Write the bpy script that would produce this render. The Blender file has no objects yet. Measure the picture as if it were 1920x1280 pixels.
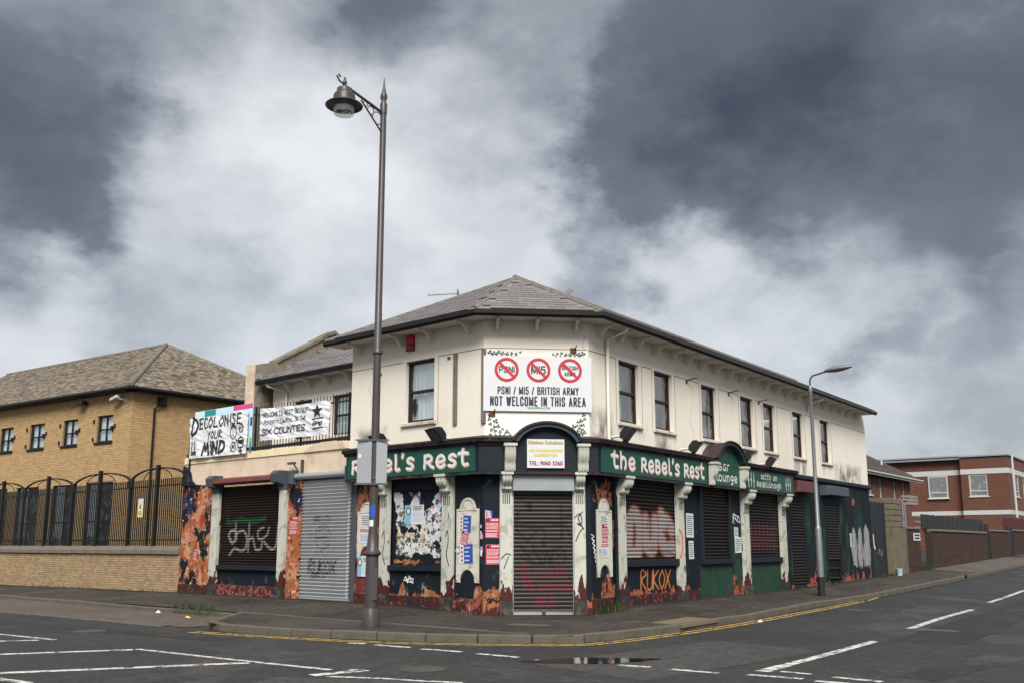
import bpy, bmesh, math, random
import numpy as np
from mathutils import Matrix, Vector
random.seed(7); NP = np.random.RandomState(11)
SC = bpy.context.scene
COL = SC.collection
R_ = math.radians

# ------------------------------------------------------------------ camera
cam = bpy.data.cameras.new('camera'); camo = bpy.data.objects.new('camera', cam); COL.objects.link(camo)
cam.sensor_width = 36; cam.lens = 33.75; cam.shift_y = 60 / 1920; cam.clip_end = 2000
PITCH = math.atan(322 / 1800)
camo.location = (0, 0, 1.5); camo.rotation_euler = (math.pi / 2 + PITCH, 0, 0)
SC.camera = camo

# ------------------------------------------------------------------ node helpers
class NT:
    def __init__(s, tree): s.t = tree; s.n = tree.nodes; s.l = tree.links
    def new(s, typ, **kw):
        x = s.n.new(typ)
        for k, v in kw.items(): setattr(x, k, v)
        return x
    def set(s, inp, v):
        if v is None: return
        if hasattr(v, 'is_output'): s.l.new(v, inp)
        else:
            if isinstance(v, (tuple, list)) and len(v) == 3 and inp.type == 'RGBA': v = (*v, 1)
            inp.default_value = v
    def math(s, op, a, b=None, c=None, clamp=False):
        x = s.new('ShaderNodeMath', operation=op); x.use_clamp = clamp
        for i, v in enumerate((a, b, c)): s.set(x.inputs[i], v)
        return x.outputs[0]
    def vmath(s, op, a, b=None, scale=None):
        x = s.new('ShaderNodeVectorMath', operation=op)
        s.set(x.inputs[0], a); s.set(x.inputs[1], b)
        if scale is not None: s.set(x.inputs['Scale'], scale)
        return x.outputs['Value'] if op in ('DOT_PRODUCT', 'LENGTH') else x.outputs[0]
    def mix(s, f, a, b, blend='MIX'):
        x = s.new('ShaderNodeMix', data_type='RGBA', blend_type=blend)
        s.set(x.inputs[0], f); s.set(x.inputs[6], a); s.set(x.inputs[7], b)
        return x.outputs[2]
    def noise(s, vec, scale, detail=4, rough=.55, dist=0, out=0):
        x = s.new('ShaderNodeTexNoise'); s.set(x.inputs['Vector'], vec)
        x.inputs['Scale'].default_value = scale; x.inputs['Detail'].default_value = detail
        x.inputs['Roughness'].default_value = rough; x.inputs['Distortion'].default_value = dist
        return x.outputs[out]
    def rng(s, v, a, b, c=0., d=1., smooth=True):
        x = s.new('ShaderNodeMapRange', interpolation_type='SMOOTHSTEP' if smooth else 'LINEAR')
        for i, q in enumerate((v, a, b, c, d)): s.set(x.inputs[i], q)
        return x.outputs[0]
    def ramp(s, f, stops):
        x = s.new('ShaderNodeValToRGB'); e = x.color_ramp.elements
        while len(e) < len(stops): e.new(.5)
        for q, (p, c) in zip(e, stops): q.position = p; q.color = (*c, 1)
        s.set(x.inputs[0], f); return x.outputs[0]
    def scl(s, vec, v):
        x = s.new('ShaderNodeMapping'); s.set(x.inputs[0], vec); x.inputs['Scale'].default_value = v
        return x.outputs[0]
    def xyz(s, vec):
        x = s.new('ShaderNodeSeparateXYZ'); s.set(x.inputs[0], vec); return x.outputs

# ------------------------------------------------------------------ world: broken overcast over a Nishita sky
SUN_DIR = Vector((.04, -.8, .76)).normalized()
W = bpy.data.worlds.new('World'); SC.world = W; W.use_nodes = True
wt = NT(W.node_tree); W.node_tree.nodes.clear()
def pixel_dir(px, py):                       # direction of a cloud bank in the sky (azimuth / elevation)
    v = Vector((px - 960, 1800, -(py - 700))); c, s_ = math.cos(PITCH), math.sin(PITCH)
    return Vector((v.x, v.y * c - v.z * s_, v.y * s_ + v.z * c)).normalized()
CLOUD_BANKS = [(1640, 130, 580, .44), (1330, 150, 310, .22), (1560, 250, 330, .16), (1880, 280, 300, .16), (1210, 310, 190, .20), (1140, 440, 130, .20), (1400, 330, 220, .16), (20, 130, 370, .44),
  (-140, 300, 330, .26), (110, 330, 180, .14), (330, 470, 240, .20), (590, 510, 190, .17), (80, 500, 200, .10), (1900, 740, 210, .16), (960, -40, 420, .30), (560, -60, 340, .24), (1880, 560, 170, .10), (1640, 640, 80, .14), (1760, 500, 120, .08),
  (440, 250, 330, -.20), (780, 390, 360, -.17), (60, 580, 170, -.12), (1400, 560, 260, -.10), (1640, 440, 200, -.16), (1020, 490, 90, -.08)]
tc = wt.new('ShaderNodeTexCoord'); D = wt.vmath('NORMALIZE', tc.outputs['Generated'])
dz = wt.xyz(D)[2]
P = wt.vmath('DIVIDE', D, None)
dv = wt.math('ADD', wt.math('MAXIMUM', dz, 0.), .30)
cmb = wt.new('ShaderNodeCombineXYZ')
for i in range(3): wt.l.new(dv, cmb.inputs[i])
wt.l.new(cmb.outputs[0], P.node.inputs[1])
Q = wt.vmath('MULTIPLY', D, (1., 1., 1.55))
nv = wt.noise(Q, 4.2, 9, .58, 0, 1)
Dw = wt.vmath('NORMALIZE', wt.vmath('ADD', D, wt.vmath('SCALE', wt.vmath('SUBTRACT', nv, (.5, .5, .5)), scale=.36)))
f1 = wt.noise(Q, 3.4, 10, .56, .25); f2 = wt.noise(Q, 10., 9, .6, .3); f3 = wt.noise(P, 2.4, 8, .6, .3)
dark = wt.math('ADD', .265, wt.math('MULTIPLY', wt.math('SUBTRACT', f1, .5), .50))
dark = wt.math('ADD', dark, wt.math('MULTIPLY', wt.math('SUBTRACT', f2, .5), .30))
dark = wt.math('ADD', dark, wt.math('MULTIPLY', wt.math('SUBTRACT', f3, .5), .24))
for px, py, r, w in CLOUD_BANKS:
    cr = math.cos(r / 1800)
    g = wt.rng(wt.vmath('DOT_PRODUCT', Dw, tuple(pixel_dir(px, py))), cr, 1.0)
    dark = wt.math('MULTIPLY_ADD', g, w, dark)
cloud = wt.ramp(wt.math('MULTIPLY', dark, .80), [(0.0, (.87, .875, .88)), (.215, (.65, .668, .69)), (.40, (.36, .382, .415)), (.60, (.155, .168, .192)), (1., (.04, .044, .053))])
sky = wt.new('ShaderNodeTexSky', sky_type='NISHITA', sun_disc=False)
sky.sun_elevation = math.asin(SUN_DIR.z); sky.sun_rotation = math.atan2(SUN_DIR.x, SUN_DIR.y)
skyc = wt.vmath('SCALE', sky.outputs[0], scale=.32)
final = wt.mix(.94, skyc, cloud)
bg = wt.new('ShaderNodeBackground'); wt.l.new(final, bg.inputs[0]); bg.inputs[1].default_value = .217
wo = wt.new('ShaderNodeOutputWorld'); wt.l.new(bg.outputs[0], wo.inputs[0])

sun = bpy.data.lights.new('sun', 'SUN'); sun.energy = 1.5; sun.angle = R_(30); sun.color = (1, .96, .9)
suno = bpy.data.objects.new('sun', sun); COL.objects.link(suno); suno.location = (-20, -30, 40)
suno.rotation_euler = (-SUN_DIR).to_track_quat('-Z', 'Y').to_euler()
SC.view_settings.view_transform = 'Standard'; SC.view_settings.look = 'None'
SC.view_settings.exposure = 2.15; SC.view_settings.gamma = 1; SC.view_settings.use_curve_mapping = False
SC.render.engine = 'CYCLES'
SC.cycles.max_bounces = 5; SC.cycles.diffuse_bounces = 2; SC.cycles.glossy_bounces = 2; SC.cycles.transparent_max_bounces = 8
SC.cycles.use_denoising = True

# ------------------------------------------------------------------ materials
MATS = {}
def _start(name):
    m = bpy.data.materials.new(name); m.use_nodes = True; MATS[name] = m
    t = NT(m.node_tree); b = m.node_tree.nodes['Principled BSDF']; return m, t, b
def mat(name, col, rough=.8, var=.18, scale=2.5, fine=30, bump=.0, metal=0., streak=0., spec=.3, coord='Object', dirt_shade=None, tint=False, emit=None):
    """plain procedural surface: two scales of tonal variation, optional rain streaks, dirt tone and relief"""
    m, t, b = _start(name)
    c = t.new('ShaderNodeTexCoord').outputs[coord]
    n1 = t.noise(c, scale, 5); n2 = t.noise(c, fine, 3)
    v = t.math('ADD', t.math('MULTIPLY', t.math('SUBTRACT', n1, .5), var * 2), t.math('MULTIPLY', t.math('SUBTRACT', n2, .5), var * 1.2))
    k = t.math('ADD', 1., v)
    if streak:
        s = t.noise(t.scl(c, (3.2, 3.2, .22)), 2.2, 5)
        k = t.math('SUBTRACT', k, t.math('MULTIPLY', t.rng(s, .52, .78), streak))
    if tint:
        at = t.new('ShaderNodeAttribute', attribute_name='tint'); k = t.math('MULTIPLY', k, at.outputs['Fac'])
    base = t.vmath('SCALE', tuple(col), scale=k)
    if dirt_shade:
        dc, amt = dirt_shade; base = t.mix(t.rng(t.noise(c, scale * .6, 6, .65), .5, .72, 0, amt), base, dc)
    t.l.new(base, b.inputs['Base Color'])
    b.inputs['Roughness'].default_value = rough; b.inputs['Metallic'].default_value = metal
    b.inputs['Specular IOR Level'].default_value = spec
    if emit: b.inputs['Emission Color'].default_value = (*emit, 1); b.inputs['Emission Strength'].default_value = 1
    if bump:
        bn = t.new('ShaderNodeBump'); bn.inputs['Strength'].default_value = min(1, bump); bn.inputs['Distance'].default_value = .012
        t.l.new(t.math('ADD', n2, t.math('MULTIPLY', n1, .5)), bn.inputs['Height']); t.l.new(bn.outputs[0], b.inputs['Normal'])
    return m
def peel(name, base, layers, rough=.72, bump=.35, spec=.12, streak=.0):
    """coats of old paint: each layer (colour, noise scale, threshold, soft, z_low, z_high, weight) shows where noise + height term passes a threshold"""
    m, t, b = _start(name)
    c = t.new('ShaderNodeTexCoord').outputs['Object']; z = t.xyz(c)[2]
    n0 = t.noise(c, 2.2, 5); nf = t.noise(c, 38, 4, .6)
    k = t.math('ADD', .82, t.math('ADD', t.math('MULTIPLY', n0, .22), t.math('MULTIPLY', nf, .18)))
    if streak: k = t.math('SUBTRACT', k, t.math('MULTIPLY', t.rng(t.noise(t.scl(c, (4, 4, .3)), 2.4, 5), .5, .75), streak))
    col = t.vmath('SCALE', tuple(base), scale=k); h = nf
    for i, (lc, sc, thr, soft, z0, z1, wgt, stretch) in enumerate(layers):
        off = t.new('ShaderNodeMapping'); t.l.new(c, off.inputs[0]); off.inputs['Location'].default_value = (i * 7.3, i * 3.1, i * 5.7)
        off.inputs['Scale'].default_value = (1, 1, stretch)
        n = t.noise(off.outputs[0], sc, 6, .6, .4)
        if wgt: n = t.math('MULTIPLY_ADD', t.rng(z, z0, z1, 1., 0., False), wgt, n)
        mk = t.rng(n, thr - soft, thr + soft)
        lcol = t.vmath('SCALE', tuple(lc), scale=t.math('ADD', .7, t.math('MULTIPLY', t.noise(c, 9 + 3 * i, 4), .6)))
        col = t.mix(mk, col, lcol); h = t.math('SUBTRACT', h, t.math('MULTIPLY', mk, .8))
    t.l.new(col, b.inputs['Base Color']); b.inputs['Roughness'].default_value = rough; b.inputs['Specular IOR Level'].default_value = spec
    bn = t.new('ShaderNodeBump'); bn.inputs['Strength'].default_value = bump; bn.inputs['Distance'].default_value = .01
    t.l.new(h, bn.inputs['Height']); t.l.new(bn.outputs[0], b.inputs['Normal'])
    return m
def painted(name, col, rough=.5, metal=0., alpha=False, var=.2, spec=.4):
    """surface carrying sprayed or printed colour in the colour attribute 'paint' (its alpha is how much paint covers)"""
    m, t, b = _start(name)
    c = t.new('ShaderNodeTexCoord').outputs['Object']
    at = t.new('ShaderNodeAttribute', attribute_name='paint')
    nf = t.noise(c, 26, 4, .65); n1 = t.noise(t.scl(c, (1, 1, .3)), 3, 4)
    k = t.math('ADD', 1 - var, t.math('ADD', t.math('MULTIPLY', nf, var), t.math('MULTIPLY', n1, var)))
    if alpha:
        pc = t.vmath('SCALE', at.outputs['Color'], scale=k)
        t.l.new(pc, b.inputs['Base Color']); b.inputs['Roughness'].default_value = rough
        a = t.rng(t.math('ADD', at.outputs['Alpha'], t.math('MULTIPLY', t.math('SUBTRACT', nf, .5), .5)), .3, .62)
        t.l.new(a, b.inputs['Alpha'])
    else:
        base = t.vmath('SCALE', tuple(col), scale=k)
        a = t.math('MULTIPLY', at.outputs['Alpha'], t.math('ADD', .72, t.math('MULTIPLY', nf, .5)), None, True)
        t.l.new(t.mix(a, base, at.outputs['Color']), b.inputs['Base Color'])
        t.l.new(t.math('MULTIPLY_ADD', a, .2, rough), b.inputs['Roughness'])
        if metal: t.l.new(t.math('MULTIPLY', t.math('SUBTRACT', 1., a), metal), b.inputs['Metallic'])
    b.inputs['Specular IOR Level'].default_value = spec
    return m
def glass(name, col=(.5, .56, .58), mixf=.45, rough=.05):
    m, t, b = _start(name); t.n.remove(b)
    tr = t.new('ShaderNodeBsdfTransparent'); tr.inputs[0].default_value = (*col, 1)
    gl = t.new('ShaderNodeBsdfGlossy'); gl.inputs['Roughness'].default_value = rough
    c = t.new('ShaderNodeTexCoord').outputs['Object']
    df = t.new('ShaderNodeBsdfDiffuse'); df.inputs[0].default_value = (.55, .58, .58, 1)
    bn = t.new('ShaderNodeBump'); bn.inputs['Strength'].default_value = .12; bn.inputs['Distance'].default_value = .02
    t.l.new(t.noise(c, 1.6, 2), bn.inputs['Height']); t.l.new(bn.outputs[0], gl.inputs['Normal'])
    m1 = t.new('ShaderNodeMixShader'); m1.inputs[0].default_value = mixf; t.l.new(tr.outputs[0], m1.inputs[1]); t.l.new(gl.outputs[0], m1.inputs[2])
    m2 = t.new('ShaderNodeMixShader'); t.l.new(t.rng(t.noise(c, 2.6, 6, .65), .45, .8, .02, .35), m2.inputs[0])
    t.l.new(m1.outputs[0], m2.inputs[1]); t.l.new(df.outputs[0], m2.inputs[2])
    t.l.new(m2.outputs[0], t.n['Material Output'].inputs[0]); return m

# ------------------------------------------------------------------ mesh helpers
class MB:
    def __init__(s): s.v = []; s.f = []; s.tint = []; s.cur = 1.
    def add(s, vs, fs):
        o = len(s.v); s.v += [tuple(p) for p in vs]
        for f in fs: s.f.append(tuple(i + o for i in f)); s.tint.append(s.cur)
        return s
    def box(s, x0, x1, y0, y1, z0, z1, ch=0.):
        if ch <= 0:
            s.add([(x0, y0, z0), (x1, y0, z0), (x1, y1, z0), (x0, y1, z0), (x0, y0, z1), (x1, y0, z1), (x1, y1, z1), (x0, y1, z1)],
                  [(0, 3, 2, 1), (4, 5, 6, 7), (0, 1, 5, 4), (1, 2, 6, 5), (2, 3, 7, 6), (3, 0, 4, 7)])
        else:       # chamfered on the front (y0) edges
            s.add([(x0, y1, z0), (x1, y1, z0), (x1, y1, z1), (x0, y1, z1), (x0, y0 + ch, z0), (x1, y0 + ch, z0), (x1, y0 + ch, z1), (x0, y0 + ch, z1),
                   (x0 + ch, y0, z0 + ch), (x1 - ch, y0, z0 + ch), (x1 - ch, y0, z1 - ch), (x0 + ch, y0, z1 - ch)],
                  [(0, 3, 2, 1), (0, 1, 5, 4), (1, 2, 6, 5), (2, 3, 7, 6), (3, 0, 4, 7), (4, 5, 9, 8), (5, 6, 10, 9), (6, 7, 11, 10), (7, 4, 8, 11), (8, 9, 10, 11)])
        return s
    def prism(s, prof, a, b, axis='x'):
        """closed profile [(p,q)] extruded from a to b: axis x -> (y,z) profile, y -> (x,z), z -> (x,y)"""
        n = len(prof); mk = {'x': lambda t, p: (t, p[0], p[1]), 'y': lambda t, p: (p[0], t, p[1]), 'z': lambda t, p: (p[0], p[1], t)}[axis]
        s.add([mk(a, p) for p in prof] + [mk(b, p) for p in prof],
              [tuple(range(n)), tuple(range(2 * n - 1, n - 1, -1))] + [(i, i + n, (i + 1) % n + n, (i + 1) % n) for i in range(n)])
        return s
    def lathe(s, prof, n=16, c=(0, 0, 0), cap=True):
        vs = []; fs = []
        for r, z in prof:
            for i in range(n):
                a = 2 * math.pi * i / n; vs.append((c[0] + r * math.cos(a), c[1] + r * math.sin(a), c[2] + z))
        for j in range(len(prof) - 1):
            for i in range(n): fs.append((j * n + i, j * n + (i + 1) % n, (j + 1) * n + (i + 1) % n, (j + 1) * n + i))
        if cap: fs += [tuple(range(n - 1, -1, -1)), tuple(range((len(prof) - 1) * n, len(prof) * n))]
        return s.add(vs, fs)
    def tube(s, pts, r, n=8, cap=True):
        pts = [Vector(p) for p in pts]; rr = r if isinstance(r, (list, tuple)) else [r] * len(pts)
        vs = []; fs = []; ref = None
        for i, p in enumerate(pts):
            d = (pts[min(i + 1, len(pts) - 1)] - pts[max(i - 1, 0)]).normalized()
            if ref is None: ref = Vector((0, 0, 1)) if abs(d.z) < .9 else Vector((1, 0, 0))
            u = d.cross(ref).normalized(); w = u.cross(d).normalized(); ref = w
            for k in range(n):
                a = 2 * math.pi * k / n; vs.append(p + (u * math.cos(a) + w * math.sin(a)) * rr[i])
        for j in range(len(pts) - 1):
            for k in range(n): fs.append((j * n + k, (j + 1) * n + k, (j + 1) * n + (k + 1) % n, j * n + (k + 1) % n))
        if cap: fs += [tuple(range(n)), tuple(range(len(pts) * n - 1, (len(pts) - 1) * n - 1, -1))]
        return s.add(vs, fs)
    def quad(s, a, b, c, d): return s.add([a, b, c, d], [(0, 1, 2, 3)])
    def mesh(s, name, mat_, smooth=False):
        me = bpy.data.meshes.new(name); me.from_pydata(s.v, [], s.f)
        if mat_ is not None: me.materials.append(MATS[mat_] if isinstance(mat_, str) else mat_)
        if len(s.tint) == len(s.f):
            at = me.attributes.new('tint', 'FLOAT', 'FACE'); at.data.foreach_set('value', s.tint)
        if smooth:
            me.polygons.foreach_set('use_smooth', [True] * len(me.polygons))
            me.set_sharp_from_angle(angle=R_(40))
        me.update(); return me
WM = {}
I4 = Matrix.Identity(4)
def link(name, data, parent=None, M=None, **props):
    o = bpy.data.objects.new(name, data); COL.objects.link(o)
    M = M if M is not None else (WM[parent] if parent else I4)
    if parent: o.parent = parent; o.matrix_basis = WM[parent].inverted() @ M
    else: o.matrix_basis = M
    WM[o] = M.copy()
    for k, v in props.items(): o[k] = v
    return o
def obj(name, mb, mat_, parent=None, M=None, smooth=False, **props): return link(name, mb.mesh(name, mat_, smooth), parent, M, **props)
def thing(name, label, cat, M=None, group=None):
    o = link(name, None, None, M or I4, label=label, category=cat); o.empty_display_size = .2
    if group: o['group'] = group
    return o
def solo(name, mb, mat_, label, cat, M=None, group=None, smooth=False):
    o = obj(name, mb, mat_, None, M, smooth, label=label, category=cat)
    if group: o['group'] = group
    return o
def T(x, y, z, rz=0.): return Matrix.Translation((x, y, z)) @ Matrix.Rotation(rz, 4, 'Z')

# ------------------------------------------------------------------ site frames: x to the viewer's right along the wall, y into the building, z up
def frame(o, azim):                            # azim = compass of the +x axis
    xa = Vector((math.sin(azim), math.cos(azim), 0)); ya = Vector((-xa.y, xa.x, 0))
    return Matrix(((xa.x, ya.x, 0, o[0]), (xa.y, ya.y, 0, o[1]), (0, 0, 1, 0), (0, 0, 0, 1)))
PA = (-.636, 21.566); PB = (1.769, 21.821)
FR = frame(PB, R_(36.9)); FL = frame(PA, R_(131.)); FC = frame(PA, math.atan2(PB[0] - PA[0], PB[1] - PA[1]))
CL = math.hypot(PB[0] - PA[0], PB[1] - PA[1])
def loc(F, x, y): v = F @ Vector((x, y, 0)); return v.x, v.y
def sstep(t): t = min(1, max(0, t)); return t * t * (3 - 2 * t)
iR, iL = FR.inverted(), FL.inverted()
def road_z(x, y):
    u = (iR @ Vector((x, y, 0))).x - 10; u = max(0, u)
    return -.13 + .022 * u * u / (u + 4)
def pav_z(x, y):
    a = iR @ Vector((x, y, 0)); b = iL @ Vector((x, y, 0)); o = max(0, -a.y if a.x > 0 else -b.y)
    e = .12 * sstep((max(a.x, -b.x) + .3) / 2.5) * max(0, 1 - o / 2.3)
    return road_z(x, y) + .13 + e - .008 * max(0, -b.x - 10)
# ------------------------------------------------------------------ ground materials
def asphalt(name, c0, c1, wet=.0, seed=0., rough=.72):
    m, t, b = _start(name); c = t.new('ShaderNodeTexCoord').outputs['Object']
    c = t.vmath('ADD', c, (seed, seed * .7, 0))
    big = t.noise(c, .35, 6, .6, .5); mid = t.noise(c, 3.5, 5, .6); grit = t.noise(c, 60, 3, .7)
    vor = t.new('ShaderNodeTexVoronoi'); t.l.new(c, vor.inputs['Vector']); vor.inputs['Scale'].default_value = 55
    stone = t.rng(vor.outputs['Distance'], .0, .35, 1., 0.)
    f = t.math('ADD', t.math('MULTIPLY', big, .55), t.math('MULTIPLY', mid, .45))
    col = t.mix(t.rng(f, .35, .65), c0, c1)
    k = t.math('ADD', .62, t.math('ADD', t.math('MULTIPLY', grit, .5), t.math('MULTIPLY', t.math('MULTIPLY', stone, t.rng(t.noise(c, 90, 1), .55, .75)), 1.3)))
    g2 = t.noise(c, 19, 3, .85); k = t.math('MULTIPLY', k, t.rng(g2, .36, .64, .62, 1.42)); g3 = t.noise(c, 7, 3, .8); k = t.math('MULTIPLY', k, t.rng(g3, .35, .65, .84, 1.16))
    col = t.vmath('SCALE', col, scale=k)
    crk = t.new('ShaderNodeTexVoronoi', feature='DISTANCE_TO_EDGE'); t.l.new(t.vmath('ADD', c, t.vmath('SCALE', t.noise(c, 1.3, 4, .6, 0, 1), scale=1.2)), crk.inputs['Vector']); crk.inputs['Scale'].default_value = .22
    ck = t.math('MULTIPLY', t.rng(crk.outputs['Distance'], .0, .006, 1., 0.), t.rng(big, .45, .6))
    col = t.mix(t.math('MULTIPLY', ck, .7), col, (.012, .011, .011))
    t.l.new(col, b.inputs['Base Color'])
    w = t.rng(t.math('ADD', t.noise(t.scl(c, (1., .55, 1)), .42, 6, .62, .6), t.math('MULTIPLY', mid, .12)), .56, .72, 0, wet)
    t.l.new(t.math('SUBTRACT', rough, t.math('MULTIPLY', w, .5)), b.inputs['Roughness'])
    t.l.new(t.math('MULTIPLY_ADD', w, .35, .35), b.inputs['Specular IOR Level'])
    bn = t.new('ShaderNodeBump'); bn.inputs['Strength'].default_value = .5; bn.inputs['Distance'].default_value = .008
    t.l.new(t.math('ADD', grit, t.math('MULTIPLY', stone, .6)), bn.inputs['Height']); t.l.new(bn.outputs[0], b.inputs['Normal'])
    return m
asphalt('asphalt', (.016, .016, .016), (.028, .028, .0275), wet=.9)
asphalt('footway', (.018, .0142, .0113), (.052, .041, .0325), wet=.5, seed=5., rough=.82)
asphalt('patch_dark', (.011, .011, .011), (.02, .0195, .019), wet=1., seed=21.)
asphalt('patch_pale', (.03, .03, .029), (.046, .045, .043), wet=.3, seed=33., rough=.85)
asphalt('patch_foot', (.018, .0145, .012), (.036, .029, .024), wet=.6, seed=41.)
asphalt('layby_concrete', (.058, .045, .035), (.10, .08, .064), wet=.1, seed=9., rough=.85)
asphalt('apron_tar', (.06, .052, .044), (.095, .083, .072), wet=.2, seed=3., rough=.85)
mat('kerb_concrete', (.078, .069, .054), .9, .4, 2.2, 28, .8, dirt_shade=((.028, .03, .016), .8))
mat('tactile', (.125, .098, .058), .85, .25, 3, 30, .4, dirt_shade=((.08, .06, .04), .6))
mat('iron', (.05, .045, .042), .6, .3, 4, 40, .4)
def worn_paint(name, col, amt=.5):
    m, t, b = _start(name); c = t.new('ShaderNodeTexCoord').outputs['Object']
    n = t.noise(c, 7, 6, .7); g = t.noise(c, 70, 3, .7)
    t.l.new(t.vmath('SCALE', tuple(col), scale=t.math('ADD', .7, t.math('MULTIPLY', t.noise(c, 4, 4), .5))), b.inputs['Base Color'])
    b.inputs['Roughness'].default_value = .7
    t.l.new(t.rng(t.math('ADD', n, t.math('MULTIPLY', g, .55)), amt, amt + .1), b.inputs['Alpha']); return m
worn_paint('line_white', (.50, .495, .47), .68); worn_paint('line_yellow', (.42, .27, .07), .67)
m, t, b = _start('puddle_water'); b.inputs['Base Color'].default_value = (.012, .012, .013, 1); b.inputs['Roughness'].default_value = .06; b.inputs['Specular IOR Level'].default_value = .6

# ------------------------------------------------------------------ ground, road, pavement
def axis(lo, hi, st, far):
    a = list(np.arange(lo, hi + .01, st)); d = st
    while a[-1] < far: d *= 1.5; a.append(a[-1] + d)
    d = st
    while a[0] > -far: d *= 1.5; a.insert(0, a[0] - d)
    return a
xs = axis(-40, 60, 2., 700); ys = axis(-6, 110, 2., 700)
g = MB(); g.v = [(x, y, road_z(x, y)) for y in ys for x in xs]; nx = len(xs)
g.f = [(j * nx + i, j * nx + i + 1, (j + 1) * nx + i + 1, (j + 1) * nx + i) for j in range(len(ys) - 1) for i in range(nx - 1)]
g.tint = [1.] * len(g.f)
road = obj('road', g, 'asphalt', kind='structure')
def strip(pairs, zf, n=8, lift=0.):
    mb = MB(); vs = []
    for a, b in pairs:
        for k in range(n + 1):
            x = a[0] + (b[0] - a[0]) * k / n; y = a[1] + (b[1] - a[1]) * k / n; vs.append((x, y, zf(x, y) + lift))
    fs = [(i * (n + 1) + k, i * (n + 1) + k + 1, (i + 1) * (n + 1) + k + 1, (i + 1) * (n + 1) + k) for i in range(len(pairs) - 1) for k in range(n)]
    return mb.add(vs, fs)
Lp = lambda x, o=0.: loc(FL, x, -o)
Rp = lambda x, o=0.: loc(FR, x, -o)
Cp = lambda x, o=0.: loc(FC, x, -o)
KERB_OUT = [(-6.16, 22.6), (-6.02, 19.5), (-4.7, 18.55), (-3.3, 17.75), (-1.81, 17.2), (-.83, 16.95), (-.1, 16.82), (.56, 16.76), (1.02, 16.8), (1.5, 17.1),
            (2.13, 17.78), (3.31, 19.15), (4.62, 21.09), (5.25, 21.85), (6.99, 24.76)] + [Rp(u, 2.25) for u in (8, 10, 12, 15, 18, 21, 24, 26)]
pairs = [(Lp(x, -.1), Lp(x, 2.95)) for x in (-60, -50, -40, -34, -28, -24, -20, -17, -14, -12, -10, -8, -6.5, -5.4, -4.86)]
wall_pts = [Lp(-4.8, -.1), Lp(-4.7, -.1), Lp(-3.9, -.1), Lp(-2.6, -.1), Lp(-1.3, -.1), Lp(-.2, -.1), Cp(.4, -.1), Cp(1.1, -.1), Cp(1.7, -.1), Cp(2.4, -.1), Rp(.3, -.1), Rp(.9, -.1), Rp(1.5, -.1), Rp(2.1, -.1), Rp(5.5, -.1)] + [Rp(u, -.1) for u in (8, 10, 12, 15, 18, 21, 24, 26)]
pairs += list(zip(wall_pts, KERB_OUT))
pairs += [(Rp(u, -.6), Rp(u, 2.25)) for u in (30, 34, 38, 44, 50, 60, 80, 110)]
pavement = obj('pavement', strip(pairs, pav_z, 10), 'footway', kind='structure')
lay = obj('layby', strip([(Lp(x, 2.9), Lp(x, 5.15 + .05 * max(0, -x - 3))) for x in (-60, -40, -30, -22, -16, -11, -8, -6, -4.86, -3.4)], road_z, 8, .012), 'layby_concrete', kind='structure')
yard = MB()                                          # paved yard behind the railings
yard.v = [(*Lp(x, o), .02) for o in (-.2, -30) for x in (-60, -12.7)]; yard.f = [(0, 1, 3, 2)]; yard.tint = [1.]
obj('yard', yard, 'footway', kind='structure')
obj('driveway_apron', strip([(Rp(u, .1), Rp(u, 2.2)) for u in (28.2, 30, 32, 35, 38, 42, 46)], pav_z, 4, .008), 'apron_tar', kind='structure')
# kerb stones, one by one
stone = MB().box(-.5, .5, -.075, .075, -.16, .0, 0.).mesh('kerb_stone', 'kerb_concrete')
def bevel_mesh(me, w, seg=1):
    bm = bmesh.new(); bm.from_mesh(me); bmesh.ops.bevel(bm, geom=bm.edges[:], offset=w, segments=seg, affect='EDGES', profile=.6); bm.to_mesh(me); bm.free(); me.update()
bevel_mesh(stone, .018)
def resample(pts, st):
    out = [Vector(pts[0])]; acc = 0.
    for a, b in zip(pts, pts[1:]):
        a, b = Vector(a), Vector(b); L = (b - a).length; d = st - acc
        while d <= L: out.append(a + (b - a) * (d / L)); d += st
        acc = (acc + L) % st
    return out
def kerbs(pts, parent, name, st=.92, top=None, zf=None, wid=1., lift=.0):
    ps = resample([(p[0], p[1]) for p in pts], st)
    for a, b in zip(ps, ps[1:]):
        m_ = (a + b) / 2; L = (b - a).length - .012
        z = (top if top is not None else zf(m_.x, m_.y)) + random.uniform(-.006, .008) + lift
        o = link(name, stone, parent, Matrix.Translation((m_.x, m_.y, z)) @ Matrix.Rotation(math.atan2(b.y - a.y, b.x - a.x) + random.uniform(-.008, .008), 4, 'Z') @ Matrix.Rotation(random.uniform(-.01, .01), 4, 'X') @ Matrix.Diagonal((L, wid, 1, 1)))
kz = lambda x, y: road_z(x, y) + .137
kerbs([Lp(-40, 2.98), Lp(-4.86, 2.98)], pavement, 'kerb_stone', zf=kz, lift=-.03)
kerbs(KERB_OUT, pavement, 'kerb_stone', zf=kz, lift=.006)
kerbs([Rp(u, 2.25) for u in (26, 27.2)] + [Rp(28, 1.6), Rp(28.3, .6)], pavement, 'kerb_stone', zf=kz, lift=.0)
kerbs([Rp(27.2, 2.25), Rp(90, 2.25)], pavement, 'kerb_stone', zf=kz)
kerbs([(-6.05, 22.45), (.42, 16.95)], pavement, 'edging_stone', zf=pav_z, lift=.008, wid=.7)
kerbs([Lp(-40, 5.15 + .05 * 37), Lp(-3.6, 5.2)], road, 'edging_stone', zf=road_z, lift=.02, wid=.9)
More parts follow.
